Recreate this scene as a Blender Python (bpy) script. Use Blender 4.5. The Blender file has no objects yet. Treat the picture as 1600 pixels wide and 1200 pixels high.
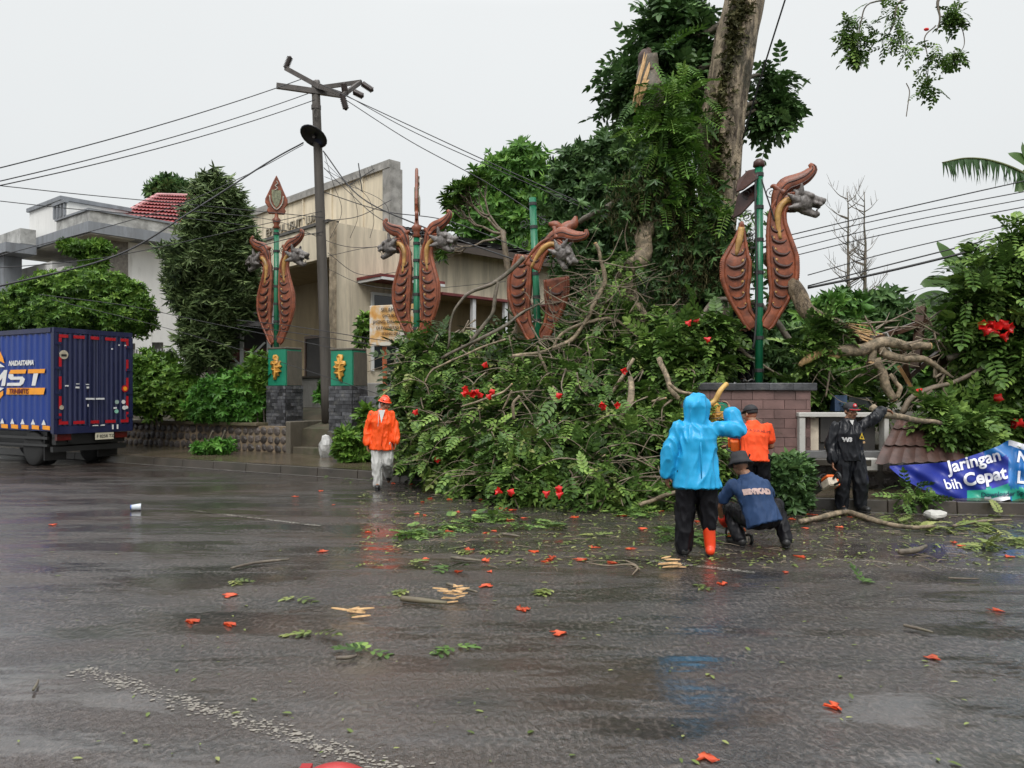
import bpy, bmesh, math, random
import numpy as np
from mathutils import Vector, Matrix, noise

random.seed(7); RNG = np.random.default_rng(7)
scene = bpy.context.scene
COL = scene.collection
R = math.radians
CAMZ, F = 1.65, 1200.0

# ---------------------------------------------------------------- camera, sky, sun, exposure
cam_d = bpy.data.cameras.new('camera'); cam = bpy.data.objects.new('camera', cam_d); COL.objects.link(cam)
cam.location = (0, 0, CAMZ); cam.rotation_euler = (R(90), 0, 0)
cam_d.sensor_width = 36; cam_d.lens = 27; cam_d.shift_y = 15 / 1600
cam_d.clip_start = 0.05; cam_d.clip_end = 1500
scene.camera = cam

SUN_EL, SUN_AZ = 50, 187          # high, behind the camera
world = bpy.data.worlds.new('World'); scene.world = world; world.use_nodes = True
wn, wl = world.node_tree.nodes, world.node_tree.links
wn.clear()
w_out = wn.new('ShaderNodeOutputWorld')
sky = wn.new('ShaderNodeTexSky'); sky.sky_type = 'NISHITA'; sky.sun_disc = False
sky.sun_elevation = R(SUN_EL); sky.sun_rotation = R(SUN_AZ); sky.air_density = 1.5; sky.dust_density = 6
b_sky = wn.new('ShaderNodeBackground'); b_sky.inputs['Strength'].default_value = 0.05
wl.new(sky.outputs[0], b_sky.inputs['Color'])
# overcast cloud layer: even grey white, a little brighter towards the zenith
geo = wn.new('ShaderNodeTexCoord'); sep = wn.new('ShaderNodeSeparateXYZ'); wl.new(geo.outputs['Generated'], sep.inputs[0])
ramp = wn.new('ShaderNodeValToRGB'); wl.new(sep.outputs['Z'], ramp.inputs[0])
ramp.color_ramp.elements[0].position = 0.0; ramp.color_ramp.elements[0].color = (0.70, 0.725, 0.735, 1)
ramp.color_ramp.elements[1].position = 1.0; ramp.color_ramp.elements[1].color = (2.3, 2.33, 2.36, 1)
e_mid = ramp.color_ramp.elements.new(0.45); e_mid.color = (0.77, 0.79, 0.795, 1)
nz = wn.new('ShaderNodeTexNoise'); nz.inputs['Scale'].default_value = 1.6; nz.inputs['Detail'].default_value = 4
wl.new(geo.outputs['Generated'], nz.inputs['Vector'])
mr = wn.new('ShaderNodeMapRange'); mr.inputs['To Min'].default_value = 0.94; mr.inputs['To Max'].default_value = 1.05
wl.new(nz.outputs['Fac'], mr.inputs['Value'])
vm = wn.new('ShaderNodeVectorMath'); vm.operation = 'SCALE'; wl.new(ramp.outputs[0], vm.inputs[0]); wl.new(mr.outputs[0], vm.inputs['Scale'])
b_cl = wn.new('ShaderNodeBackground'); b_cl.inputs['Strength'].default_value = 0.88
wl.new(vm.outputs[0], b_cl.inputs['Color'])
mixw = wn.new('ShaderNodeMixShader'); mixw.inputs[0].default_value = 0.93
wl.new(b_sky.outputs[0], mixw.inputs[1]); wl.new(b_cl.outputs[0], mixw.inputs[2]); wl.new(mixw.outputs[0], w_out.inputs[0])

sun_d = bpy.data.lights.new('sun', 'SUN'); sun = bpy.data.objects.new('sun', sun_d); COL.objects.link(sun)
sun_d.energy = 1.5; sun_d.angle = R(25); sun_d.color = (1, 0.97, 0.93)
_sd = Vector((math.sin(R(SUN_AZ)) * math.cos(R(SUN_EL)), math.cos(R(SUN_AZ)) * math.cos(R(SUN_EL)), math.sin(R(SUN_EL))))          # towards the sun
sun.rotation_euler = _sd.to_track_quat('Z', 'Y').to_euler()
sun.location = (-6, -8, 20)

vs = scene.view_settings; vs.view_transform = 'Standard'; vs.look = 'None'; vs.gamma = 1; vs.exposure = 0.4; vs.use_curve_mapping = False
scene.cycles.use_denoising = True
scene.cycles.max_bounces = 4; scene.cycles.diffuse_bounces = 3; scene.cycles.glossy_bounces = 3; scene.cycles.transmission_bounces = 2; scene.cycles.transparent_max_bounces = 4
scene.cycles.use_adaptive_sampling = True; scene.cycles.adaptive_threshold = 0.02
scene.cycles.caustics_reflective = False; scene.cycles.caustics_refractive = False

# ---------------------------------------------------------------- helpers
def P(px, py, Y):                      # a point seen at pixel (px, py) of the 1600x1200 photograph, at distance Y
    return Vector(((px - 800) / F * Y, Y, CAMZ - (py - 615) / F * Y))
def G(px, py, z=0.0):                  # the point of the ground (height z) seen at that pixel
    return P(px, py, (CAMZ - z) * F / (py - 615))
def s2l(*rgb):
    return tuple(((c / 255) / 12.92 if c / 255 <= 0.04045 else ((c / 255 + 0.055) / 1.055) ** 2.4) for c in rgb) + (1,)

MATS = {}
def newmat(name):
    m = bpy.data.materials.new(name); m.use_nodes = True
    MATS[name] = m
    return m, m.node_tree.nodes, m.node_tree.links, m.node_tree.nodes['Principled BSDF']
def coords(N, L, scale=(1, 1, 1), kind='Object'):
    tc = N.new('ShaderNodeTexCoord'); mp = N.new('ShaderNodeMapping'); mp.inputs['Scale'].default_value = scale
    L.new(tc.outputs[kind], mp.inputs[0]); return mp.outputs[0]
def noise_node(N, L, vec, scale, detail=5, rough=0.6):
    n = N.new('ShaderNodeTexNoise'); n.inputs['Scale'].default_value = scale; n.inputs['Detail'].default_value = detail
    n.inputs['Roughness'].default_value = rough; L.new(vec, n.inputs['Vector']); return n.outputs['Fac']
def ramp_node(N, L, fac, stops):
    r = N.new('ShaderNodeValToRGB'); L.new(fac, r.inputs[0]); cr = r.color_ramp
    cr.elements[0].position, cr.elements[0].color = stops[0]; cr.elements[1].position, cr.elements[1].color = stops[-1]
    for p, c in stops[1:-1]:
        e = cr.elements.new(p); e.color = c
    return r.outputs[0]
def g4(v): return (v, v, v, 1)
def mixc(N, L, fac, a, b, mode='MIX'):
    m = N.new('ShaderNodeMix'); m.data_type = 'RGBA'; m.blend_type = mode
    for sock, val in ((m.inputs[0], fac), (m.inputs[6], a), (m.inputs[7], b)):
        if hasattr(val, 'links') or isinstance(val, bpy.types.NodeSocket): L.new(val, sock)
        else: sock.default_value = val
    return m.outputs[2]
def bump(N, L, bsdf, h, strength=0.3, dist=0.02):
    b = N.new('ShaderNodeBump'); b.inputs['Strength'].default_value = strength; b.inputs['Distance'].default_value = dist
    L.new(h, b.inputs['Height']); L.new(b.outputs[0], bsdf.inputs['Normal']); return b

def mat(name, col, rough=0.6, var=0.25, scale=3.0, bstr=0.15, bscale=40, metallic=0.0, stretch=(1, 1, 1), dirt=None, dirt_amt=0.5, coat=0.0, spec=0.5):
    """plain painted or natural surface: mottled colour, optional dirt blotches or streaks, fine relief"""
    if name in MATS: return MATS[name]
    m, N, L, B = newmat(name)
    v = coords(N, L, stretch)
    n1 = noise_node(N, L, v, scale, 6)
    lo = tuple(c * (1 - var) for c in col[:3]) + (1,); hi = tuple(min(1, c * (1 + var)) for c in col[:3]) + (1,)
    c = ramp_node(N, L, n1, [(0.3, lo), (0.7, hi)])
    if dirt:
        n2 = noise_node(N, L, v, scale * 0.7 + 0.37, 8, 0.7)
        f = ramp_node(N, L, n2, [(0.62 - 0.3 * dirt_amt, g4(0)), (0.72, g4(min(1, 0.4 + dirt_amt * 0.7)))])
        c = mixc(N, L, f, c, dirt)
    L.new(c, B.inputs['Base Color'])
    rr = N.new('ShaderNodeMapRange'); rr.inputs['To Min'].default_value = max(0.02, rough - 0.1); rr.inputs['To Max'].default_value = min(1, rough + 0.12)
    L.new(n1, rr.inputs['Value']); L.new(rr.outputs[0], B.inputs['Roughness'])
    B.inputs['Metallic'].default_value = metallic; B.inputs['Coat Weight'].default_value = coat; B.inputs['Coat Roughness'].default_value = 0.15
    B.inputs['Specular IOR Level'].default_value = spec
    if bstr:
        bump(N, L, B, noise_node(N, L, coords(N, L), bscale, 4), bstr, 0.01)
    return m
def vary(m, lo=.6, hi=1.5):
    """each object that carries this material gets its own brightness"""
    N, L = m.node_tree.nodes, m.node_tree.links; B = N['Principled BSDF']; src = B.inputs['Base Color'].links[0].from_socket; oi = N.new('ShaderNodeObjectInfo')
    r = ramp_node(N, L, oi.outputs['Random'], [(0, g4(lo)), (1, g4(hi))]); L.new(mixc(N, L, 1.0, src, r, 'MULTIPLY'), B.inputs['Base Color']); return m
def leafmat(name, dark, mid, light, rough=0.42, trans=0.13):
    m, N, L, B = newmat(name)
    at = N.new('ShaderNodeAttribute'); at.attribute_name = 'tint'
    gi = N.new('ShaderNodeNewGeometry')
    ad = N.new('ShaderNodeMath'); ad.operation = 'MULTIPLY_ADD'; L.new(gi.outputs['Random Per Island'], ad.inputs[0]); ad.inputs[1].default_value = 0.35
    L.new(at.outputs['Fac'], ad.inputs[2])
    c = ramp_node(N, L, ad.outputs[0], [(0.05, dark), (0.55, mid), (1.15 if False else 1.0, light)])
    L.new(c, B.inputs['Base Color']); B.inputs['Roughness'].default_value = rough; B.inputs['Specular IOR Level'].default_value = 0.28
    tr = N.new('ShaderNodeBsdfTranslucent'); L.new(c, tr.inputs[0])
    mx = N.new('ShaderNodeMixShader'); mx.inputs[0].default_value = trans
    L.new(B.outputs[0], mx.inputs[1]); L.new(tr.outputs[0], mx.inputs[2]); L.new(mx.outputs[0], N['Material Output'].inputs[0])
    return m

def setp(o, label=None, cat=None, group=None, kind=None):
    if label: o['label'] = label
    if cat: o['category'] = cat
    if group: o['group'] = group
    if kind: o['kind'] = kind
    return o
def thing(name, label, cat, loc=(0, 0, 0), rotz=0.0, group=None):
    o = bpy.data.objects.new(name, None); COL.objects.link(o); o.empty_display_size = 0.2
    o.location = loc; o.rotation_euler = (0, 0, rotz)
    o['_m'] = [v for r in (Matrix.Translation(Vector(loc)) @ Matrix.Rotation(rotz, 4, 'Z')) for v in r]
    return setp(o, label, cat, group)
def wm(o):
    v = o.get('_m')
    return Matrix([v[0:4], v[4:8], v[8:12], v[12:16]]) if v else Matrix.Translation(o.location)
def link(name, me, material, parent=None):
    o = bpy.data.objects.new(name, me); COL.objects.link(o)
    if material is not None and not me.materials: me.materials.append(material)
    if parent is not None: o.parent = parent
    return o
def struct(o): o['kind'] = 'structure'; return o

def frame_from(d, up=Vector((0, 0, 1))):
    d = d.normalized()
    if abs(d.dot(up)) > 0.97: up = Vector((0, 1, 0))
    s = d.cross(up).normalized(); u = s.cross(d).normalized()
    return s, u
def spath(pts, n=6):
    """Catmull-Rom through the points"""
    pts = [Vector(p) for p in pts]
    if len(pts) < 3:
        return [pts[0].lerp(pts[1], i / n) for i in range(n + 1)]
    ext = [pts[0] * 2 - pts[1]] + pts + [pts[-1] * 2 - pts[-2]]; out = []
    for i in range(1, len(ext) - 2):
        a, b, c, d = ext[i - 1:i + 3]
        for k in range(n):
            t = k / n
            out.append(0.5 * ((2 * b) + (c - a) * t + (2 * a - 5 * b + 4 * c - d) * t * t + (3 * b - a - 3 * c + d) * t ** 3))
    out.append(pts[-1]); return out
def lerp_list(vals, t):
    x = t * (len(vals) - 1); i = min(int(x), len(vals) - 2); return vals[i] + (vals[i + 1] - vals[i]) * (x - i)

class MB:
    """collects simple shapes into one mesh"""
    def __init__(s): s.v = []; s.f = []
    def add(s, vs, fs):
        o = len(s.v); s.v += [Vector(v) for v in vs]; s.f += [tuple(i + o for i in f) for f in fs]; return s
    def box(s, c, size, M=None, taper=1.0):
        hx, hy, hz = size[0] / 2, size[1] / 2, size[2] / 2; c = Vector(c); vs = []
        for z, k in ((-hz, 1), (hz, taper)):
            for x, y in ((-hx, -hy), (hx, -hy), (hx, hy), (-hx, hy)):
                p = Vector((x * k, y * k, z)); vs.append(c + (M @ p if M else p))
        return s.add(vs, [(3, 2, 1, 0), (4, 5, 6, 7), (0, 1, 5, 4), (1, 2, 6, 5), (2, 3, 7, 6), (3, 0, 4, 7)])
    def bar(s, a, b, w, h=None, up=Vector((0, 0, 1))):
        a, b = Vector(a), Vector(b); h = h or w; sd, u = frame_from(b - a, up); vs = []
        for p in (a, b):
            for x, y in ((-1, -1), (1, -1), (1, 1), (-1, 1)): vs.append(p + sd * x * w / 2 + u * y * h / 2)
        return s.add(vs, [(3, 2, 1, 0), (4, 5, 6, 7), (0, 1, 5, 4), (1, 2, 6, 5), (2, 3, 7, 6), (3, 0, 4, 7)])
    def tube(s, pts, rad, sides=8, cap=True, wob=0.0, seed=0):
        pts = [Vector(p) for p in pts]; n = len(pts); vs = []; fs = []; u_prev = None
        for i, p in enumerate(pts):
            d = pts[min(i + 1, n - 1)] - pts[max(i - 1, 0)]
            if d.length < 1e-9: d = Vector((0, 0, 1))
            d.normalize()
            if u_prev is None: sd, u = frame_from(d)
            else:
                u = u_prev - d * u_prev.dot(d)
                if u.length < 1e-6: sd, u = frame_from(d)
                u.normalize(); sd = d.cross(u)
            u_prev = u
            r = lerp_list(rad, i / (n - 1)) if isinstance(rad, (list, tuple)) else rad
            for k in range(sides):
                a = 2 * math.pi * k / sides
                rr = r * (1 + wob * noise.noise(p * 2.3 + Vector((math.cos(a) * 1.3, math.sin(a) * 1.3, seed)))) if wob else r
                vs.append(p + sd * math.cos(a) * rr + u * math.sin(a) * rr)
        for i in range(n - 1):
            for k in range(sides):
                a, b = i * sides + k, i * sides + (k + 1) % sides
                fs.append((a, b, b + sides, a + sides))
        if cap: fs += [tuple(range(sides))[::-1], tuple(range((n - 1) * sides, n * sides))]
        return s.add(vs, fs)
    def prism(s, outline, thick, M=None, o=(0, 0, 0)):
        """outline in local x-z, thickness along y"""
        n = len(outline); o = Vector(o); vs = []
        for y in (-thick / 2, thick / 2):
            for x, z in outline:
                p = Vector((x, y, z)); vs.append(o + (M @ p if M else p))
        return s.add(vs, [tuple(range(n)), tuple(range(n, 2 * n))[::-1]] + [(i + n, (i + 1) % n + n, (i + 1) % n, i) for i in range(n)])
    def ell(s, c, r, M=None, seg=12, ring=8, zmin=-1.0):
        c = Vector(c); vs = []; fs = []
        t1 = math.acos(max(-1, zmin))
        for i in range(ring + 1):
            t = t1 * i / ring
            for k in range(seg):
                a = 2 * math.pi * k / seg
                p = Vector((math.sin(t) * math.cos(a) * r[0], math.sin(t) * math.sin(a) * r[1], math.cos(t) * r[2]))
                vs.append(c + (M @ p if M else p))
        for i in range(ring):
            for k in range(seg):
                a, b = i * seg + k, i * seg + (k + 1) % seg
                fs.append((a, a + seg, b + seg, b))
        fs.append(tuple(ring * seg + k for k in range(seg))[::-1])
        return s.add(vs, fs)
    def cone(s, a, b, ra, rb, seg=12, ring=3):
        """capsule between two points with two radii"""
        a, b = Vector(a), Vector(b); d = (b - a)
        if d.length < 1e-6: return s.ell(a, (ra, ra, ra))
        d.normalize(); pts = []; rr = []
        for i in range(ring, 0, -1):
            t = i / ring * math.pi / 2 * 0.98; pts.append(a - d * ra * math.sin(t)); rr.append(ra * math.cos(t))
        pts += [a, b]; rr += [ra, rb]
        for i in range(1, ring + 1):
            t = i / ring * math.pi / 2 * 0.98; pts.append(b + d * rb * math.sin(t)); rr.append(rb * math.cos(t))
        return s.tube(pts, rr, seg)
    def loft(s, rings, seg=18):
        """rings: (centre, half-axis vector x, half-axis vector y)"""
        vs = []; fs = []; n = len(rings)
        for c, ax, ay in rings:
            for k in range(seg):
                a = 2 * math.pi * k / seg; vs.append(Vector(c) + Vector(ax) * math.cos(a) + Vector(ay) * math.sin(a))
        for i in range(n - 1):
            for k in range(seg):
                a, b = i * seg + k, i * seg + (k + 1) % seg; fs.append((a, b, b + seg, a + seg))
        fs += [tuple(range(seg))[::-1], tuple(range((n - 1) * seg, n * seg))]
        return s.add(vs, fs)
    def lathe(s, prof, c=(0, 0, 0), seg=16, M=None):
        c = Vector(c); vs = []; fs = []; n = len(prof)
        for r, z in prof:
            for k in range(seg):
                a = 2 * math.pi * k / seg; p = Vector((r * math.cos(a), r * math.sin(a), z)); vs.append(c + (M @ p if M else p))
        for i in range(n - 1):
            for k in range(seg):
                a, b = i * seg + k, i * seg + (k + 1) % seg; fs.append((a, b, b + seg, a + seg))
        fs += [tuple(range(seg))[::-1], tuple(range((n - 1) * seg, n * seg))]
        return s.add(vs, fs)
    def mesh(s, name, M=None, smooth=False):
        me = bpy.data.meshes.new(name)
        me.from_pydata([(M @ v) if M else v for v in s.v], [], s.f); me.update()
        bm = bmesh.new(); bm.from_mesh(me); bmesh.ops.recalc_face_normals(bm, faces=bm.faces); bm.to_mesh(me); bm.free()
        if smooth: me.polygons.foreach_set('use_smooth', [True] * len(me.polygons))
        return me
    def build(s, name, material, parent=None, smooth=False, world=False, bevel=0.0, kind=None):
        """world=True: vertices are in world coordinates"""
        M = None; loc = None
        if world:
            if parent is not None:
                p = parent
                while p.parent is not None: p = p.parent
                M = wm(p)
                M = M.inverted()
            else:
                c = sum(s.v, Vector()) / len(s.v); c.z = min(v.z for v in s.v); M = Matrix.Translation(-c); loc = c
        me = s.mesh(name, M, smooth)
        if bevel:
            bm = bmesh.new(); bm.from_mesh(me)
            bmesh.ops.bevel(bm, geom=[e for e in bm.edges if e.calc_face_angle(0) > 0.5], offset=bevel, segments=1, affect='EDGES', clamp_overlap=True)
            bm.to_mesh(me); bm.free()
        o = link(name, me, material, parent)
        if loc is not None: o.location = loc
        if kind: o['kind'] = kind
        return o
def rotz(a): return Matrix.Rotation(a, 3, 'Z')
def axes(x, y, z): return Matrix((x, y, z)).transposed()

# ---- leaf clouds
def mesh_np(name, V, Fq, tint=None, M=None):
    me = bpy.data.meshes.new(name); k = Fq.shape[1]
    if M is not None:
        A = np.array(M); V = V @ A[:3, :3].T + A[:3, 3]
    me.vertices.add(len(V)); me.vertices.foreach_set('co', V.astype(np.float32).ravel())
    me.loops.add(Fq.size); me.loops.foreach_set('vertex_index', Fq.astype(np.int32).ravel())
    me.polygons.add(len(Fq)); me.polygons.foreach_set('loop_start', np.arange(len(Fq), dtype=np.int32) * k)
    if tint is not None:
        a = me.attributes.new('tint', 'FLOAT', 'POINT'); a.data.foreach_set('value', tint.astype(np.float32))
    me.update(calc_edges=True); return me
def leaflet(base, d, L, W, fold=0.25, droop=0.1):
    base = np.array(base, float); d = np.array(d, float); d /= np.linalg.norm(d); s = np.array([d[1], -d[0], 0.0])
    def p(t, w): return base + d * L * t + s * W * w + np.array([0, 0, abs(w) * W * fold - droop * L * t * t])
    return [p(0, 0), p(.33, .5), p(.72, .42), p(1, 0), p(.72, -.42), p(.33, -.5)], [(0, 1, 2, 3), (0, 3, 4, 5)]
def compose(parts):
    V = []; Fq = []
    for v, f in parts:
        o = len(V); V += list(v); Fq += [tuple(i + o for i in q) for q in f]
    return np.array(V), np.array(Fq)
def pinnate(pairs=5, L=.34, W=.15, ang=55, droop=.25, terminal=True, y0=.18):
    parts = []
    zc = lambda y: -droop * y * y
    w = .008
    for i in range(2):
        a, b = i / 2 * .9, (i + 1) / 2 * .9
        parts.append(([(-w, a, zc(a)), (w, a, zc(a)), (w, b, zc(b)), (-w, b, zc(b))], [(0, 1, 2, 3)]))
    for i in range(pairs):
        y = y0 + (0.9 - y0) * i / max(1, pairs - 1); k = 1 - .35 * abs(i / max(1, pairs - 1) - .35)
        for sgn in (-1, 1):
            a = R(ang - 14 * i / pairs)
            v, f = leaflet((0, y, zc(y)), (sgn * math.sin(a), math.cos(a), 0), L * k, W * k); parts.append((v, f))
    if terminal:
        v, f = leaflet((0, .9, zc(.9)), (0, 1, 0), L, W * 1.05, droop=.35); parts.append((v, f))
    return compose(parts)
def rosette(n=7, L=1.0, W=.3, spread=60, droop=.3):
    parts = []
    for i in range(n):
        a = 2 * math.pi * i / n + .3 * (i % 3); t = R(spread * (.6 + .4 * ((i * 7) % 5) / 4))
        v, f = leaflet((0, 0, 0), (0, 1, 0), L * (.75 + .25 * ((i * 3) % 4) / 3), W, droop=droop)
        v = np.array(v); Rx = np.array([[1, 0, 0], [0, math.cos(t), 0], [0, 0, 1]], float)
        y, z = v[:, 1].copy(), v[:, 2].copy(); v[:, 1] = y * math.sin(t) - z * math.cos(t); v[:, 2] = y * math.cos(t) + z * math.sin(t)
        x, y = v[:, 0].copy(), v[:, 1].copy(); v[:, 0] = x * math.cos(a) - y * math.sin(a); v[:, 1] = x * math.sin(a) + y * math.cos(a)
        # main axis of a rosette is local y
        v = v[:, [0, 2, 1]]; v[:, 2] *= -1
        parts.append((v, f))
    return compose(parts)
T_PIN = pinnate(5, .36, .175, 58, .32); T_PIN2 = pinnate(4, .42, .2, 60, .35); T_FERN = pinnate(12, .2, .06, 72, .55, y0=.08); T_ROS = rosette(7)
T_LEAF = compose([leaflet((0, 0, 0), (0, 1, 0), 1, .42)])
T_LONG = rosette(6, 1.0, .16, 50, .5)
T_BLADE = compose([leaflet((0, 0, 0), (0, 1, 0), 1, .07, droop=.5)])
def leaf_cloud(name, material, parent, pos, dirs, size, tmpl, tint=None, jitter=.4, world=True, kind=None, flat=0.0):
    """many copies of one leaf template in one mesh: pos, dirs (n,3), size (n)"""
    pos = np.asarray(pos, float); n = len(pos); T, Fq = tmpl
    d = np.asarray(dirs, float) + RNG.normal(0, jitter, (n, 3)); d /= np.linalg.norm(d, axis=1)[:, None] + 1e-9
    up = np.array([0, 0, 1.0]) + RNG.normal(0, .35 * (1 - flat), (n, 3))
    s = np.cross(d, up); s /= np.linalg.norm(s, axis=1)[:, None] + 1e-9; u = np.cross(s, d)
    size = np.broadcast_to(np.asarray(size, float), (n,))
    V = pos[:, None, :] + size[:, None, None] * (T[None, :, 0, None] * s[:, None, :] + T[None, :, 1, None] * d[:, None, :] + T[None, :, 2, None] * u[:, None, :])
    Fa = (Fq[None] + (np.arange(n) * len(T))[:, None, None]).reshape(-1, Fq.shape[1])
    if tint is None: tint = RNG.random(n) * .65
    M = None; loc = None
    if world:
        if parent is not None:
            q = parent
            while q.parent is not None: q = q.parent
            M = wm(q).inverted()
        else:
            loc = V.reshape(-1, 3).mean(0); loc[2] = V[..., 2].min(); M = Matrix.Translation(-Vector(loc))
    me = mesh_np(name, V.reshape(-1, 3), Fa, np.repeat(tint, len(T)), M)
    o = link(name, me, material, parent)
    if loc is not None: o.location = loc
    if kind: o['kind'] = kind
    return o
def crown(lobes, n, shell=.55, droop=.35):
    """points and outward directions on the outer part of several ellipsoid lobes (cx,cy,cz,rx,ry,rz); points deep inside another lobe are dropped"""
    lobes = np.array(lobes, float); vol = (lobes[:, 3] * lobes[:, 4] * lobes[:, 5]) ** (2 / 3); pr = vol / vol.sum()
    idx = RNG.choice(len(lobes), n, p=pr); d = RNG.normal(0, 1, (n, 3)); d /= np.linalg.norm(d, axis=1)[:, None]
    rad = 1 - shell * RNG.random(n) ** 1.5
    lump = 1 + .24 * np.sin(d[:, 0] * 7 + idx * 2.1) * np.cos(d[:, 2] * 6 + idx) + .14 * np.sin(d[:, 1] * 13 + d[:, 2] * 9 + idx)
    p = lobes[idx, :3] + d * lobes[idx, 3:] * (rad * lump)[:, None]
    keep = np.ones(n, bool)
    for i, l in enumerate(lobes):
        q = (((p - l[:3]) / l[3:]) ** 2).sum(1); keep &= ~((q < .4) & (idx != i))
    dd = d.copy(); dd[:, 2] -= droop
    return p[keep], dd[keep]
def text_mesh(body, size, extrude=.002, align='LEFT', shear=0.0, bold=0.0):
    cu = bpy.data.curves.new('text', 'FONT'); cu.body = body; cu.size = size; cu.extrude = extrude; cu.align_x = align; cu.shear = shear
    cu.offset = bold; cu.resolution_u = 3
    o = bpy.data.objects.new('text', cu); COL.objects.link(o)
    dg = bpy.context.evaluated_depsgraph_get(); me = bpy.data.meshes.new_from_object(o.evaluated_get(dg))
    bpy.data.objects.remove(o); bpy.data.curves.remove(cu); return me
def text_on(name, body, size, material, parent, origin, xdir, zdir, **kw):
    """flat lettering in thing-local coordinates: runs along xdir, up is zdir"""
    me = text_mesh(body, size, **kw); x = Vector(xdir).normalized(); z = Vector(zdir).normalized(); y = z.cross(x)
    # text local x -> x, text local y -> z, text local z -> outward
    out = x.cross(z)
    M = Matrix.Translation(Vector(origin)) @ axes(x, z, out).to_4x4(); me.transform(M); me.materials.clear()
    return link(name, me, material, parent)
def kink(pts, amp, seed=0):
    return [p + Vector((noise.noise(p * 3.1 + Vector((seed, 0, 0))), noise.noise(p * 3.1 + Vector((0, seed, 9))), noise.noise(p * 3.1 + Vector((7, 0, seed))))) * amp for p in pts]
def remesh(mb, name, voxel, smooth=6, wrinkle=0.0, wscale=9.0, seed=0, M=None, gravity=0.35):
    me = mb.mesh(name); o = bpy.data.objects.new(name, me); COL.objects.link(o)
    r = o.modifiers.new('r', 'REMESH'); r.mode = 'VOXEL'; r.voxel_size = voxel
    if smooth:
        sm = o.modifiers.new('s', 'SMOOTH'); sm.iterations = smooth; sm.factor = .5
    dg = bpy.context.evaluated_depsgraph_get(); out = bpy.data.meshes.new_from_object(o.evaluated_get(dg)); out.name = name
    bpy.data.objects.remove(o); bpy.data.meshes.remove(me)
    if wrinkle:
        n = len(out.vertices); co = np.empty(n * 3, np.float32); no = np.empty(n * 3, np.float32)
        out.vertices.foreach_get('co', co); out.vertices.foreach_get('normal', no); co = co.reshape(-1, 3); no = no.reshape(-1, 3)
        w = np.empty(n)
        for i in range(n):
            p = co[i]; ws_ = wscale * (.75 + .5 * noise.noise(Vector((p[0] * 3, p[1] * 3, p[2] * 3 + seed)))); sh_ = .5 * math.sin(p[2] * 7 + seed) + .35 * p[0] * 4; q = Vector((p[0] * wscale + seed + sh_, p[1] * wscale, p[2] * wscale * gravity + .3 * sh_))
            w[i] = 1 - 2.6 * abs(noise.noise(q)) ** .8 + .25 * noise.noise(Vector((p[0] * wscale * 1.5, p[1] * 13, p[2] * wscale * 1.4 + seed)))
        co += no * (w * wrinkle)[:, None].astype(np.float32); out.vertices.foreach_set('co', co.ravel())
    if M is not None: out.transform(M)
    out.update(); out.polygons.foreach_set('use_smooth', [True] * len(out.polygons)); return out

# ---------------------------------------------------------------- shared materials
CONC = mat('concrete', (.30, .29, .27, 1), .6, .3, 2.5, .3, 30, dirt=(.06, .055, .045, 1), dirt_amt=.55)
CONC_D = mat('dark wet concrete', (.052, .043, .034, 1), .3, .4, 2.0, .3, 25, dirt=(.03, .028, .017, 1), dirt_amt=.6)
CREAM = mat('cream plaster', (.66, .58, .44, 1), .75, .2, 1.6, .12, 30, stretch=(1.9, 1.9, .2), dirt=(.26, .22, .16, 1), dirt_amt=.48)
CREAM_SHADE = mat('shaded cream plaster', (.33, .255, .15, 1), .75, .2, 1.1, .12, 30, stretch=(1.6, 1.6, .22), dirt=(.16, .12, .07, 1), dirt_amt=.4)  # darker copy of the cream plaster: recess shade put into the colour
WHITE = mat('white paint', (.72, .72, .70, 1), .6, .08, 1.5, .08, 30, stretch=(1.5, 1.5, .3), dirt=(.35, .34, .31, 1), dirt_amt=.25)
GREYP = mat('grey paint', (.20, .215, .235, 1), .6, .2, 1.5, .1, 30, stretch=(1.5, 1.5, .3), dirt=(.09, .09, .09, 1), dirt_amt=.4)
MOULD = mat('mouldy whitewash', (.46, .46, .44, 1), .7, .2, 1.6, .15, 30, dirt=(.09, .09, .085, 1), dirt_amt=.75)
STONEP = mat('stone cladding', (.17, .155, .135, 1), .6, .4, 9, .4, 25)
DARK = mat('dark interior', (.028, .026, .024, 1), .7, .4, 3, 0)  # near-black: painted shade of openings, also doors and the roof base
GLASSD = mat('dark window glass', (.02, .024, .028, 1), .08, .3, 1, 0)
METALW = mat('white metal', (.66, .67, .67, 1), .4, .08, 4, 0)
BLACKM = mat('black iron', (.025, .025, .025, 1), .45, .3, 6, .1, 40)
def barkmat(name, hi, lo, moss):
    m, N, L, B = newmat(name); v = coords(N, L, (1, 1, .22)); v2 = coords(N, L, (1, 1, .6))
    f = noise_node(N, L, v, 9, 8, .7); g = noise_node(N, L, v2, 5, 6, .65); ms = noise_node(N, L, coords(N, L, (1, 1, .5)), 1.6, 7, .7)
    c = ramp_node(N, L, f, [(.43, lo), (.5, tuple(a * .6 + b * .4 for a, b in zip(hi, lo))), (.57, hi)])
    c = mixc(N, L, ramp_node(N, L, g, [(.42, g4(0)), (.6, g4(.8))]), c, tuple(x * .45 for x in hi[:3]) + (1,)); c = mixc(N, L, ramp_node(N, L, ms, [(.54, g4(0)), (.62, g4(.9))]), c, moss)
    L.new(c, B.inputs['Base Color']); B.inputs['Roughness'].default_value = .7
    h = N.new('ShaderNodeMath'); h.operation = 'ADD'; L.new(f, h.inputs[0]); L.new(g, h.inputs[1]); bump(N, L, B, h.outputs[0], 1.0, .2); return m
BARK = barkmat('old fissured bark', (.55, .44, .30, 1), (.06, .042, .025, 1), (.045, .04, .018, 1))
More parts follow.
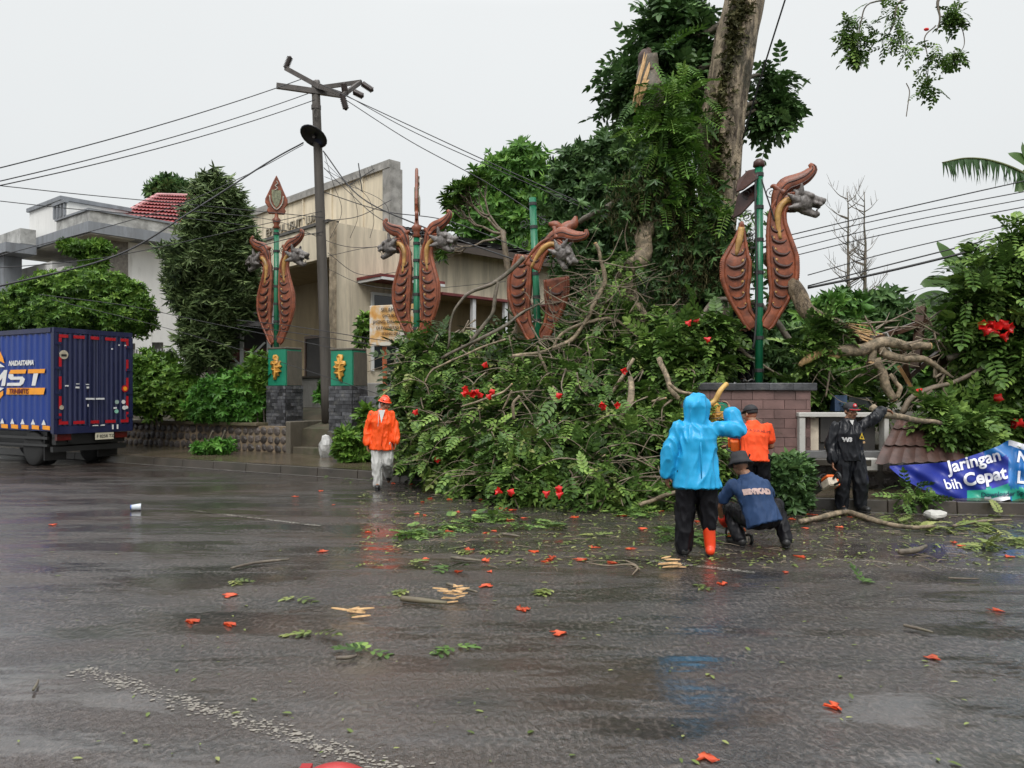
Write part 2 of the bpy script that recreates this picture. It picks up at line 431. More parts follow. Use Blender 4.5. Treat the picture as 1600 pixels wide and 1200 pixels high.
BARKD = mat('branch bark', (.13, .105, .08, 1), .6, .6, 9, 1.0, 26, dirt=(.05, .06, .03, 1), dirt_amt=.6)
TWIG = mat('twig bark', (.165, .13, .09, 1), .6, .45, 12, .3, 50)
WOOD = mat('fresh split wood', (.55, .35, .17, 1), .7, .3, 7, .6, 60, stretch=(6, 6, .8))
LICHEN = mat('lichen bark', (.26, .20, .135, 1), .75, .75, 13, 1.0, 30, dirt=(.055, .052, .028, 1), dirt_amt=.75)
L_TULIP = leafmat('tulip tree leaf', (.024, .050, .012, 1), (.082, .16, .032, 1), (.27, .40, .09, 1))
L_DARK = leafmat('dark evergreen leaf', (0.03364, 0.07148, 0.02733, 1), (0.07148, 0.143, 0.04625, 1), (0.1576, 0.2733, 0.0841, 1))
L_INNER = leafmat('shaded inner leaf', (.014, .028, .010, 1), (.030, .058, .016, 1), (.06, .10, .03, 1))  # darker leaf copy: shade inside the heap put into its colour
L_MANGO = leafmat('glossy green leaf', (0.039, 0.0975, 0.0234, 1), (0.0975, 0.2242, 0.0429, 1), (0.234, 0.4095, 0.078, 1))
L_WEEP = leafmat('long weeping leaf', (0.0348, 0.0609, 0.0232, 1), (0.1015, 0.1522, 0.0551, 1), (0.2465, 0.319, 0.1305, 1))
L_HEDGE = leafmat('hedge leaf', (0.0405, 0.08775, 0.0162, 1), (0.108, 0.2228, 0.03375, 1), (0.2565, 0.3915, 0.0675, 1))
L_HEDGE2 = leafmat('bright hedge leaf', (0.0286, 0.0845, 0.0156, 1), (0.0715, 0.208, 0.0286, 1), (0.156, 0.338, 0.0585, 1))
L_FERN = leafmat('fern frond', (0.03375, 0.081, 0.0162, 1), (0.0945, 0.2025, 0.0297, 1), (0.216, 0.3375, 0.0675, 1), .5)
L_MOSS = leafmat('hanging moss', (0.03375, 0.0375, 0.0135, 1), (0.075, 0.075, 0.02625, 1), (0.1425, 0.1275, 0.0525, 1), .7)
L_LITTER = leafmat('torn leaf', (0.07, 0.1, 0.025, 1), (0.15, 0.2, 0.05, 1), (0.32, 0.33, 0.12, 1), .4)
L_BANANA = leafmat('banana leaf', (0.06, 0.12, 0.036, 1), (0.144, 0.24, 0.072, 1), (0.312, 0.396, 0.18, 1), .4, .3)

def flowermat(name, a, b):
    m, N, L, B = newmat(name); v = coords(N, L)
    L.new(ramp_node(N, L, noise_node(N, L, v, 25, 3), [(.3, a), (.7, b)]), B.inputs['Base Color']); B.inputs['Roughness'].default_value = .35
    tr = N.new('ShaderNodeBsdfTranslucent'); tr.inputs[0].default_value = b; mx = N.new('ShaderNodeMixShader'); mx.inputs[0].default_value = .25
    L.new(B.outputs[0], mx.inputs[1]); L.new(tr.outputs[0], mx.inputs[2]); L.new(mx.outputs[0], N['Material Output'].inputs[0]); return m
FLOWER = flowermat('orange red petal', (.66, .06, .022, 1), (.88, .17, .06, 1))
vary(FLOWER, .55, 1.1); FLOWER_B = flowermat('crimson petal', (.55, .012, .018, 1), (.80, .03, .02, 1))

# wet asphalt: grain, smooth water-filled hollows, brownish silt
def asphalt(name, paint=None):
    m, N, L, B = newmat(name); v = coords(N, L, (1, 1, 1))
    tc = N.new('ShaderNodeTexCoord'); mp = N.new('ShaderNodeMapping'); mp.inputs['Rotation'].default_value = (0, 0, R(22)); mp.inputs['Scale'].default_value = (.22, 1.0, 1); L.new(tc.outputs['Object'], mp.inputs[0]); along = mp.outputs[0]     # stretched along the traffic
    fine = noise_node(N, L, v, 120, 2, .7); grain = noise_node(N, L, coords(N, L, (1, .55, 1)), 34, 3, .6)
    big = noise_node(N, L, along, .9, 7, .66); pud = noise_node(N, L, along, 1.7, 8, .74); sheen = noise_node(N, L, along, .55, 4, .55)
    c = ramp_node(N, L, grain, [(.38, (.007, .0055, .0045, 1)), (.5, (.026, .0205, .018, 1)), (.61, (.092, .078, .070, 1))])  # grain tones; the pale specks also paint wet glints into the colour
    soak_refl = ramp_node(N, L, noise_node(N, L, coords(N, L, (.6, .8, 1)), 2.6, 8, .78), [(.42, g4(.45)), (.58, g4(1.3))]); c = mixc(N, L, 1.0, c, soak_refl, 'MULTIPLY'); c2 = ramp_node(N, L, fine, [(.35, g4(.5)), (.65, g4(1.5))]); c = mixc(N, L, 1.0, c, c2, 'MULTIPLY')  # soaked patches, with dark reflections of the water film painted in
    silt = ramp_node(N, L, big, [(.46, g4(0)), (.64, g4(.85))]); c = mixc(N, L, silt, c, (.050, .030, .021, 1))
    puddle = ramp_node(N, L, pud, [(.445, g4(0)), (.545, g4(1))])
    if paint:
        w = ramp_node(N, L, noise_node(N, L, coords(N, L, (1, 1, 1)), 34, 6, .8), [(paint[0], g4(0)), (paint[0] + .05, g4(1))])
        w2 = ramp_node(N, L, noise_node(N, L, coords(N, L, (1, 1, 1)), 2.2, 3, .6), [(.38, g4(0)), (.52, g4(1))]); w = mixc(N, L, 1.0, w, w2, 'MULTIPLY')
        c = mixc(N, L, w, c, (.55, .52, .45, 1))
    L.new(c, B.inputs['Base Color']); B.inputs['Roughness'].default_value = .45; B.inputs['Specular IOR Level'].default_value = .4
    hs = N.new('ShaderNodeMath'); hs.operation = 'MULTIPLY_ADD'; L.new(fine, hs.inputs[0]); hs.inputs[1].default_value = .35; L.new(grain, hs.inputs[2])
    b1 = N.new('ShaderNodeBump'); b1.inputs['Distance'].default_value = .03; b1.inputs['Strength'].default_value = 1.0; L.new(hs.outputs[0], b1.inputs['Height']); L.new(b1.outputs[0], B.inputs['Normal'])
    # the water film: a clear coat, thick and flat in the hollows, following the grain elsewhere
    cw = N.new('ShaderNodeMapRange'); cw.inputs['To Min'].default_value = .75; cw.inputs['To Max'].default_value = 1.0; L.new(puddle, cw.inputs['Value']); L.new(cw.outputs[0], B.inputs['Coat Weight'])
    B.inputs['Coat IOR'].default_value = 1.8
    rs = N.new('ShaderNodeMapRange'); rs.inputs['From Min'].default_value = .3; rs.inputs['From Max'].default_value = .7; rs.inputs['To Min'].default_value = .07; rs.inputs['To Max'].default_value = .26; L.new(sheen, rs.inputs['Value'])
    rr = N.new('ShaderNodeMix'); rr.data_type = 'FLOAT'; L.new(puddle, rr.inputs[0]); L.new(rs.outputs[0], rr.inputs[2]); rr.inputs[3].default_value = .045; L.new(rr.outputs[0], B.inputs['Coat Roughness'])
    b2 = N.new('ShaderNodeBump'); b2.inputs['Distance'].default_value = .022; L.new(hs.outputs[0], b2.inputs['Height'])
    st = N.new('ShaderNodeMix'); st.data_type = 'FLOAT'; L.new(puddle, st.inputs[0]); st.inputs[2].default_value = .8; st.inputs[3].default_value = .06; L.new(st.outputs[0], b2.inputs['Strength'])
    rip = noise_node(N, L, v, 13, 2, .5); b3 = N.new('ShaderNodeBump'); b3.inputs['Strength'].default_value = .10; b3.inputs['Distance'].default_value = .01
    L.new(rip, b3.inputs['Height']); L.new(b2.outputs[0], b3.inputs['Normal']); L.new(b3.outputs[0], B.inputs['Coat Normal'])
    return m
ASPH = asphalt('wet asphalt'); PAINT = asphalt('worn road paint', (.50,)); PAINT2 = asphalt('faint road paint', (.54,))
PAVE = mat('wet pavement', (.085, .066, .046, 1), .2, .35, 1.4, .25, 22, dirt=(.055, .06, .022, 1), dirt_amt=.55)
SOIL = mat('garden soil', (.06, .048, .03, 1), .8, .4, 2.5, .5, 15, dirt=(.035, .05, .018, 1), dirt_amt=.6)

# ---------------------------------------------------------------- ground, road, kerb, pavement
KERB = [(-60, 46.4), (-11, 19.3), (-3.9, 15.35), (1.5, 12.35), (3.9, 11.0), (5.2, 10.62), (7, 10.4), (14, 10.0), (45, 8.0)]
KP = [Vector((x, y, 0)) for x, y in KERB]
KD = Vector((-.874, .486, 0)); KN = Vector((.486, .874, 0)); K0 = Vector((3.9, 11.0, 0))
def K(s, d, z=0.0): return K0 + KD * s + KN * d + Vector((0, 0, z))
def off(d, z=0.0):
    out = []
    for i, p in enumerate(KP):
        t = (KP[min(i + 1, len(KP) - 1)] - KP[max(i - 1, 0)]).normalized(); out.append(p + Vector((-t.y, t.x, 0)) * d + Vector((0, 0, z)))
    return out
def strip(mb, A, Bv):
    n = len(A); mb.add(A + Bv, [(i, i + 1, n + i + 1, n + i) for i in range(n - 1)])
mb = MB(); mb.add([(-400, -60, 0), (400, -60, 0), (400, 900, 0), (-400, 900, 0)], [(0, 1, 2, 3)])
struct(mb.build('road', ASPH))
mb = MB(); strip(mb, off(.14, .17), off(2.6, .19)); struct(mb.build('pavement', PAVE))
# kerb: stones laid end to end
kerb = struct(bpy.data.objects.new('kerb', None)); COL.objects.link(kerb)
pts = [KP[0].lerp(KP[1], i / 4) for i in range(2, 4)]
for a, b in zip(KP[1:-1], KP[2:]):
    n = max(1, round((b - a).length / 1.0)); pts += [a.lerp(b, i / n) for i in range(n)]
pts = [p for p in pts if p.x < 14]
for a, b in zip(pts[:-1], pts[1:]):
    d = (b - a).normalized(); nn = Vector((-d.y, d.x, 0)); g = d * .006
    m_ = MB(); h = .17 + random.uniform(-.006, .006)
    q = [a + g, b - g, b - g + nn * .145, a + g + nn * .145]; dz = Vector((0, 0, h))
    m_.add([v - Vector((0, 0, .05)) for v in q] + [v + dz + (nn * .02 if i < 2 else Vector()) for i, v in enumerate(q)], [(0, 1, 5, 4), (1, 2, 6, 5), (2, 3, 7, 6), (3, 0, 4, 7), (4, 5, 6, 7)])
    m_.build('kerb_stone', CONC_D, kerb, bevel=.008)
mb = MB(); strip(mb, off(-.12, .004), off(-.002, .004)); struct(mb.build('gutter_edge', mat('gutter concrete', (.10, .094, .086, 1), .3, .4, 5, .2, 40)))
# painted lines, worn, each a thin sheet on the road
def line(name, a, b, w, m, z=.004):
    a, b = Vector(a), Vector(b); d = (b - a).normalized(); n = Vector((-d.y, d.x, 0)) * w / 2; zz = Vector((0, 0, z)); q = MB()
    k = 14; q.add([a.lerp(b, i / k) + n + zz for i in range(k + 1)] + [a.lerp(b, i / k) - n + zz for i in range(k + 1)], [(i, i + 1, k + 2 + i, k + 1 + i) for i in range(k)])
    return struct(q.build(name, m))
def flake_line(a, b, w, n, seed):
    """what is left of a painted line: crumbs of paint, denser along the middle"""
    a, b = Vector(a), Vector(b); d = (b - a); nn = Vector((-d.y, d.x, 0)).normalized(); q = MB(); random.seed(seed)
    for k in range(n):
        t_ = random.random(); keep = .35 + .9 * noise.noise(Vector((t_ * 9 + seed, 0, 0)))
        if random.random() > keep + .3: continue
        c = a + d * t_ + nn * random.gauss(0, w * .3); r = random.uniform(.0025, .0075) * random.choice((1, 1, 1.6)); an = random.uniform(0, 6.28); m_ = random.choice((4, 5, 6))
        q.add([c + Vector((math.cos(an + 6.28 * i / m_) * r * random.uniform(.5, 1.3) * 1.5, math.sin(an + 6.28 * i / m_) * r * random.uniform(.5, 1.3), .004 + k * 1e-7)) for i in range(m_)], [tuple(range(m_))])
    return struct(q.build('road_line', FLAKE))
FLAKE = mat('paint flake', (.23, .21, .18, 1), .4, .25, 30, 0)
flake_line(G(125, 1045), G(720, 1235), .13, 1500, 2); flake_line(G(1280, 872), G(1600, 897), .14, 520, 5)
line('road_line', G(300, 798), G(500, 822), .085, PAINT)
line('road_line', G(975, 872), G(1180, 895), .085, PAINT)
line('road_line', G(1095, 853), G(1165, 862), .07, PAINT2)
# raised garden behind the retaining wall and the land beyond
mb = MB(); prev = off(2.55, .18)
for d, z in ((2.62, .78), (3.4, .95), (4.4, 1.2), (5.6, 1.28)):
    cur = off(d, z); strip(mb, prev, cur); prev = cur
struct(mb.build('garden_ground', SOIL))
mb = MB(); mb.add([(-60, 51, 1.1), (-11, 24.3, 1.1), (1.5, 17, 1.1), (6, 14.6, 1.1), (60, 13.5, 1.1), (150, 200, 1.1), (-150, 200, 1.1)], [tuple(range(7))])
struct(mb.build('terrain', SOIL))

# ---------------------------------------------------------------- rubble walls
def stone_mesh(seed):
    random.seed(seed); m_ = MB(); n = random.choice((6, 7, 8)); out = []
    for k in range(n):
        a = 2 * math.pi * k / n; r = random.uniform(.8, 1.08); out.append((math.cos(a) * r, math.sin(a) * r))
    vs = [Vector((x * .5, .12, z * .5)) for x, z in out] + [Vector((x * .47, -.1, z * .47)) for x, z in out] + [Vector((x * .27 + random.uniform(-.05, .05), -.26 + random.uniform(-.05, .03), z * .27)) for x, z in out]
    fs = [(i, (i + 1) % n, n + (i + 1) % n, n + i) for i in range(n)] + [(n + i, n + (i + 1) % n, 2 * n + (i + 1) % n, 2 * n + i) for i in range(n)] + [tuple(range(2 * n, 3 * n))]
    m_.add(vs, fs); return m_.mesh('stone', smooth=False)
STONE = mat('dark river stone', (.062, .052, .046, 1), .4, .5, 7, .5, 25)
vary(STONE, .5, 1.9)
STONES = []
for i in range(9):
    me = stone_mesh(i); me.materials.append(STONE); STONES.append(me)
random.seed(11)
MORT = mat('tan mortar', (.20, .15, .10, 1), .65, .35, 3, .5, 30, dirt=(.06, .062, .03, 1), dirt_amt=.5)
def stones(parent, L, H, cell, skip=lambda x, z: False):
    """stones proud of the face y=0 of a wall that runs along local x"""
    row = 0; z = cell * .5
    while z < H - cell * .3:
        x = cell * (.5 if row % 2 else .95)
        while x < L - cell * .3:
            w = cell * random.uniform(.82, 1.15)
            if not skip(x, z):
                o = bpy.data.objects.new('stone', random.choice(STONES)); COL.objects.link(o); o.parent = parent
                o.location = (x, -.004, z + random.uniform(-.02, .02)); o.rotation_euler = (0, random.uniform(-.6, .6), 0)
                o.scale = (w * 1.08, cell * .5, cell * random.uniform(.92, 1.06))
            x += w * 1.06
        z += cell * .94; row += 1
KA = math.atan2(-KD.y, -KD.x)                   # local x runs along the kerb, towards the right
def kwall(name, label, s0, s1, d, z0, h, thick, material, cat='wall'):
    p = K(s0, d, z0); t = thing(name, label, cat, p, KA); L = s0 - s1
    m_ = MB(); m_.box((L / 2, thick / 2, h / 2), (L, thick, h)); m_.build('mortar', material, t); return t, L
wall, L = kwall('retaining_wall', 'low retaining wall of dark rounded stones in tan mortar below the hedge', 24, 12.1, 2.35, .17, .66, .3, MORT)
stones(wall, L, .66, .225)
m_ = MB(); m_.box((L / 2 - .5, .12, .7), (L - 1.0, .44, .08)); m_.build('coping', mat('mossy coping', (.14, .115, .075, 1), .5, .4, 3, .3, 25, dirt=(.05, .06, .02, 1), dirt_amt=.6), wall, bevel=.01)

# gate pillars with green tops and slate bases
GREENP = mat('green paint', (.012, .20, .115, 1), .38, .2, 2.5, .1, 30, stretch=(1, 1, .4), dirt=(.02, .10, .06, 1), dirt_amt=.35)
SLATE = mat('slate strip', (.045, .046, .05, 1), .35, .55, 8, .5, 30, dirt=(.15, .145, .13, 1), dirt_amt=.3); vary(SLATE, .5, 2.2)
GOLD = mat('gold paint', (.60, .31, .055, 1), .45, .3, 8, .3, 30)
STAIN = mat('stained cement', (.115, .10, .075, 1), .55, .45, 1.6, .3, 25, stretch=(1, 1, .35), dirt=(.03, .03, .025, 1), dirt_amt=.6)
def flame_ornament(mb, o, s, flip=1):
    """gold leaf scroll: a raised flame-shaped plate with curled lobes and ribs, local x-z, facing -y"""
    out = [(-.12, -.52), (.02, -.5), (.06, -.34), (.2, -.36), (.12, -.2), (.3, -.18), (.16, -.03), (.34, .04), (.2, .12), (.26, .26), (.1, .26), (.14, .42), (.02, .52), (-.12, .5), (-.16, .38), (-.08, .28), (-.24, .26), (-.3, .12), (-.16, .06), (-.26, -.06), (-.14, -.14), (-.2, -.28), (-.08, -.34)]
    mb.prism([(x * s * flip, z * s) for x, z in out], .05, None, o)
    for pts, w in (([(-.05, -.45), (.0, -.2), (-.04, .1), (-.03, .4)], .045), ([(-.02, -.2), (.1, -.2), (.22, -.18)], .035), ([(-.02, .02), (.12, .0), (.26, .05)], .035), ([(-.03, .15), (.08, .15), (.2, .24)], .03), ([(-.04, .12), (-.14, .16), (-.24, .14)], .035), ([(-.02, -.12), (-.12, -.1), (-.2, -.06)], .03), ([(-.03, .4), (.02, .48), (.1, .42)], .03)):
        mb.tube(spath([Vector((o[0] + x * s * flip, o[1] - .03, o[2] + z * s)) for x, z in pts], 4), [w * s, w * s * 1.1, w * s * .5], 6)
def pillar(label, base, w, d, ztop, zmid, z0, stain_right, flip):
    t = thing('gate_pillar', label, 'pillar', (base.x, base.y, z0), KA, 'painted gate pillars beside the steps')
    m_ = MB(); m_.box((0, d / 2, (ztop + zmid) / 2 - z0), (w, d, ztop - zmid)); m_.build('painted_block', GREENP, t, bevel=.012)
    m_ = MB(); m_.box((w / 2 + .006, d / 2 + .03, (ztop + zmid) / 2 - z0 - .02), (.02, d - .05, ztop - zmid - .06)); m_.build('bare_side', STAIN, t)
    m_ = MB(); m_.box((0, d / 2, ztop - z0 + .02), (w + .03, d + .03, .05)); m_.build('cap', STAIN, t, bevel=.01)
    m_ = MB(); flame_ornament(m_, (0 if flip > 0 else -.02, -.02, (ztop + zmid) / 2 - z0), .62, flip); m_.build('gold_ornament', GOLD, t, smooth=True)
    core = MB(); core.box((0, d / 2, (zmid - z0) / 2), (w + .03, d + .03, zmid - z0)); base_o = core.build('slate_base', mat('slate joint', (.03, .03, .03, 1), .5), t)
    hh = zmid - z0; rows = int(hh / .085)
    for r_ in range(rows):
        for fx in range(2):              # front and right-hand side
            ln = w + .05 if fx == 0 else d + .02; x = 0
            while x < ln - .02:
                l_ = min(random.uniform(.14, .3), ln - x); q = MB(); pr = random.uniform(.012, .03)
                if fx == 0: q.box((-ln / 2 + x + l_ / 2, -.015 - pr / 2, (r_ + .5) * hh / rows), (l_ - .008, pr, hh / rows - .008))
                else: q.box((w / 2 + .015 + pr / 2, x + l_ / 2, (r_ + .5) * hh / rows), (pr, l_ - .008, hh / rows - .008))
                q.build('slate', SLATE, base_o); x += l_
    return t
pillar('gate pillar carrying the dragon post with leaf-shaped finial', K(12.84, 2.7), .62, .56, 2.79, 1.85, .72, True, 1)
pillar('shorter-looking gate pillar with gold scroll, right of the mossy steps', K(10.33, 2.3), .66, .5, 2.67, 1.83, .17, True, -1)
# mossy steps between the pillars, slab at the foot
MOSSY = mat('mossy step', (.085, .07, .052, 1), .4, .45, 2.5, .45, 20, dirt=(.035, .045, .015, 1), dirt_amt=.65)
t = thing('garden_steps', 'worn mossy steps between the two green gate pillars', 'steps', K(11.85, 2.3, .17), KA)
for i in range(6):
    m_ = MB(); m_.box((.55, .2 + i * .42, .09 + i * .17), (1.12 - .02 * i, .46, .18)); m_.build('step', MOSSY, t, bevel=.015)
m_ = MB(); m_.box((-.1, .75, .4), (.16, 1.7, .8)); m_.build('side_wall', STAIN, t, bevel=.02)
m_ = MB(); m_.box((1.2, .6, .3), (.16, 1.3, .6)); m_.build('side_wall', STAIN, t, bevel=.02)
t = thing('cement_block_wall', 'pale stained cement wall stub standing behind the steps', 'wall', K(14.5, 5.2, 1.1), KA)
m_ = MB(); m_.box((.55, .1, .5), (1.1, .25, 1.0)); m_.build('cement_block', mat('pale stained cement', (.33, .32, .30, 1), .6, .25, 1.5, .3, 25, stretch=(1, 1, .4), dirt=(.06, .055, .045, 1), dirt_amt=.6), t, bevel=.02)
m_ = MB(); m_.box((.55, .1, 1.03), (1.2, .35, .06)); m_.build('coping', CONC_D, t)
t = thing('painted_rock', 'white-painted stone with black patches at the foot of the steps', 'stone', K(10.4, 1.85, .17))
m_ = MB(); m_.ell((0, 0, .24), (.16, .14, .3), seg=10, ring=7)
for v in m_.v: v += Vector((noise.noise(v * 6), noise.noise(v * 6 + Vector((3, 1, 2))), 0)) * .07
m_.build('rock', mat('patchy paint', (.55, .55, .53, 1), .5, .1, 3.2, .3, 20, dirt=(.03, .03, .03, 1), dirt_amt=.9), t)

# mauve block wall, right of the heap
t = thing('block_wall', 'mauve painted block wall with dark coping behind the orange-shirted worker', 'wall', P(1092, 712, 12.3).xy.to_3d() + Vector((0, 0, .66)), R(-7))
MAUVE = mat('mauve paint', (.17, .10, .09, 1), .55, .3, 2.2, .3, 25, dirt=(.09, .055, .05, 1), dirt_amt=.6)
vary(MAUVE, .8, 1.2); MAUVEJ = mat('mauve joint', (.145, .085, .077, 1), .7, .3, 4, .2)
wl_ = 1.72; m_ = MB(); m_.box((wl_ / 2, .12, .52), (wl_, .2, 1.04)); wallcore = m_.build('wall_core', MAUVEJ, t)
random.seed(3); rows = 7
for r_ in range(rows):
    x = 0 if r_ % 2 else -.16
    while x < wl_:
        x0, x1 = max(x, 0), min(x + .33, wl_)
        if x1 - x0 > .05:
            m_ = MB(); m_.box(((x0 + x1) / 2, .005 + random.uniform(-.004, .004), (r_ + .5) * 1.04 / rows), (x1 - x0 - .007, .05, 1.04 / rows - .007)); m_.build('block', MAUVE, wallcore)
        x += .33
for i in range(5):
    m_ = MB(); m_.box((i * .36 + .18, .1, 1.1 + random.uniform(-.01, .01)), (.37, .34, .12)); m_.build('coping_stone', SLATE, t, bevel=.012)
m_ = MB(); m_.box((.24, -.045, .6), (.42, .04, .5)); m_.build('green_panel', GREENP, t)
m_ = MB(); flame_ornament(m_, (.26, -.075, .58), .5, 1); m_.build('gold_ornament', GOLD, t, smooth=True)
m_ = MB(); m_.box((wl_ / 2 + .3, -.12, -.06), (wl_ + 1.0, .5, .11)); m_.build('ledge', CONC_D, t, bevel=.015)
m_ = MB(); m_.box((wl_ / 2 + 1.2, .1, -.4), (wl_ + 4.4, .4, .58)); base_o = m_.build('rubble_base', mat('dark mortar', (.05, .045, .038, 1), .6, .4, 4, .4, 30), t)
holder = base_o
row = 0; z = -.58
while z < -.15:
    x = .1
    while x < wl_ + 3.2:
        o = bpy.data.objects.new('stone', random.choice(STONES)); COL.objects.link(o); o.parent = holder
        o.location = (x, -.11, z); o.scale = (.24, .1, .2); o.rotation_euler = (0, random.uniform(-.5, .5), 0); x += .25
    z += .2
# whitewashed notice-board box, collapsed
t = thing('broken_display_case', 'weathered whitewashed display case with dark openings beside the mauve wall', 'display case', P(1250, 713, 12.0).xy.to_3d() + Vector((0, 0, .66)), R(-5))
OLDW = mat('flaking whitewash', (.46, .45, .42, 1), .6, .15, 3, .3, 30, dirt=(.12, .10, .07, 1), dirt_amt=.4)
for nm, c, sz, m2 in (('top_beam', (.66, .1, .66), (1.38, .3, .07), OLDW), ('post', (.03, .1, .31), (.09, .26, .62), OLDW), ('peeling_panel', (.2, .14, .34), (.24, .05, .54), mat('ivory paint', (.55, .48, .38, 1), .6, .2, 6, .2, 30, dirt=(.16, .12, .08, 1), dirt_amt=.5)),
                      ('back_board', (.75, .2, .34), (.9, .04, .56), DARK), ('sliding_pane', (.6, .16, .42), (.5, .02, .4), mat('grimy glass', (.055, .05, .045, 1), .25, .3, 3, 0)), ('bottom_board', (.7, .08, .04), (1.24, .3, .12), mat('grey board', (.12, .12, .12, 1), .5, .3, 3, .2)), ('post', (1.3, .1, .31), (.07, .24, .6), OLDW)):
    m_ = MB(); m_.box(c, sz); m_.build(nm, m2, t, bevel=.008)
m_ = MB(); m_.bar((.35, -.1, .16), (.95, -.06, .24), .05, .03); m_.build('loose_lath', WOOD, t)
m_ = MB(); m_.box((.95, -.2, -.09), (.26, .16, .2)); m_.build('white_block', OLDW, t, bevel=.02)
m_ = MB(); m_.box((1.62, -.1, -.06), (.32, .18, .15)); m_.build('white_block', OLDW, t, bevel=.02)

# ---------------------------------------------------------------- cream building
def quad_box(mb, o, u, v, u0, u1, v0, v1, z0, z1):
    """box along two horizontal directions u, v from origin o"""
    vs = [o + u * a + v * b + Vector((0, 0, z)) for z in (z0, z1) for a, b in ((u0, v0), (u1, v0), (u1, v1), (u0, v1))]
    return mb.add(vs, [(3, 2, 1, 0), (4, 5, 6, 7), (0, 1, 5, 4), (1, 2, 6, 5), (2, 3, 7, 6), (3, 0, 4, 7)])
RED_T = mat('red trim', (.17, .03, .03, 1), .5, .3, 4, .1)
TILE_D = mat('dark roof tile', (.045, .042, .042, 1), .4, .5, 8, .5, 30, dirt=(.10, .085, .07, 1), dirt_amt=.35)
u = Vector((-.70, .714, 0)); v = Vector((.714, .70, 0)); C0 = P(526, 345, 22).xy.to_3d()
b = thing('cream_building', 'cream plastered building with a tall stepped parapet behind the utility pole', 'building', (C0.x, C0.y, 1.1))
def part(nm, m2, fn, parent=None, **kw):
    q = MB(); fn(q); return q.build(nm, m2, parent or b, world=True, **kw)
ZT = 6.6
part('wall', CREAM, lambda q: quad_box(q, C0, u, v, .12, .3, 0, 3.4, 1.1, ZT - .02))                     # solid right-hand wall, its face set back behind the corner strip
part('corner_strip', mat('worn corner', (.36, .29, .2, 1), .7, .5, 6, .3, 25, dirt=(.1, .08, .05, 1), dirt_amt=.7), lambda q: quad_box(q, C0, u, v, 0, .3, -.06, .0, 1.1, ZT))
part('wall', CREAM, lambda q: quad_box(q, C0, u, v, .2, .4, 3.41, 11, 4.95, ZT - .1))                     # band over the veranda
part('veranda_back_wall', CREAM_SHADE, lambda q: quad_box(q, C0, u, v, 2.2, 2.4, 2.2, 11, 1.1, 4.95))
part('veranda_ceiling', CREAM_SHADE, lambda q: quad_box(q, C0, u, v, .41, 2.4, 3.41, 11, 4.955, 5.0))
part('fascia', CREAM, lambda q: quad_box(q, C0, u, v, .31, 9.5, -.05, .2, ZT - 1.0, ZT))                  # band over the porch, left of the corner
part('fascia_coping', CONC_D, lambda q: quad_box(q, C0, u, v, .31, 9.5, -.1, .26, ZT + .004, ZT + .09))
part('porch_soffit', CREAM_SHADE, lambda q: quad_box(q, C0, u, v, .31, 9.5, .21, 2.3, ZT - 1.0, ZT - .9))
part('porch_back_wall', CREAM_SHADE, lambda q: quad_box(q, C0, u, v, .31, 9.5, 2.31, 2.5, 1.1, ZT))
for a0, a1, z0, z1 in ((.8, 1.9, 1.2, 3.9), (4.4, 5.6, 1.2, 3.6)):
    w_ = part('door', DARK, lambda q: quad_box(q, C0, u, v, a0, a1, 2.2, 2.29, z0, z1))
    part('frame', mat('brown timber', (.09, .05, .03, 1), .5, .3, 5, .1), lambda q: (quad_box(q, C0, u, v, a0 - .08, a0, 2.16, 2.28, z0, z1), quad_box(q, C0, u, v, a1, a1 + .08, 2.16, 2.28, z0, z1), quad_box(q, C0, u, v, a0 - .08, a1 + .08, 2.16, 2.28, z1, z1 + .1)), w_)
part('window', GLASSD, lambda q: quad_box(q, C0, u, v, .6, 1.7, 2.2, 2.29, 4.4, 5.3))
# tall parapet set back behind the block, grey coping and end pier
D0 = P(612, 258, 25).xy.to_3d(); ZP = P(612, 262, 25).z
part('parapet_wall', CREAM, lambda q: quad_box(q, D0, u, v, .42, 11, 0, .25, 4.5, ZP))
part('coping', CONC, lambda q: quad_box(q, D0, u, v, .0, 11, -.1, .35, ZP + .004, ZP + .26))
part('end_pier', CONC, lambda q: quad_box(q, D0, u, v, -.04, .4, -.08, .4, 2.0, ZP))
for k in (1.6, 3.6, 5.6, 7.6):
    part('pilaster', CREAM, lambda q: quad_box(q, D0, u, v, k, k + .1, -.05, -.003, 4.5, ZP))
# raised lettering on the parapet, weathered to illegible strokes in the photograph
text_on('lettering', 'E:PUDUL USUTT LUX', .42, mat('grey letters', (.22, .20, .16, 1), .6), b, D0 + u * 8.6 - v * .03 + Vector((0, 0, ZP - 1.0)) - Vector((C0.x, C0.y, 1.1)), -u, (0, 0, 1), extrude=.03)
# canopy with white frame over the window
part('canopy', RED_T, lambda q: quad_box(q, C0, u, v, -1.1, .119, .75, 3.1, 4.98, 5.06))
part('canopy_frame', METALW, lambda q: (quad_box(q, C0, u, v, -1.1, -1.04, .78, 3.1, 4.9, 4.975), quad_box(q, C0, u, v, -1.03, .11, .78, .84, 4.9, 4.975), quad_box(q, C0, u, v, -.2, -.1, 2.4, 2.5, 1.1, 4.85)))
w_ = part('window', GLASSD, lambda q: quad_box(q, C0, u, v, .06, .115, 1.3, 3.0, 2.4, 4.6))
part('frame', METALW, lambda q: (quad_box(q, C0, u, v, .02, .1, 1.22, 1.3, 2.32, 4.68), quad_box(q, C0, u, v, .02, .1, 2.1, 2.18, 2.4, 4.6), quad_box(q, C0, u, v, .02, .1, 1.3, 3.0, 4.6, 4.68)), w_)
part('end_wall', CREAM_SHADE, lambda q: quad_box(q, C0, u, v, .41, 2.2, 10.8, 11, 1.1, 4.95))
part('trim', RED_T, lambda q: quad_box(q, C0, u, v, .12, .41, 4.0, 11, 4.86, 4.945))
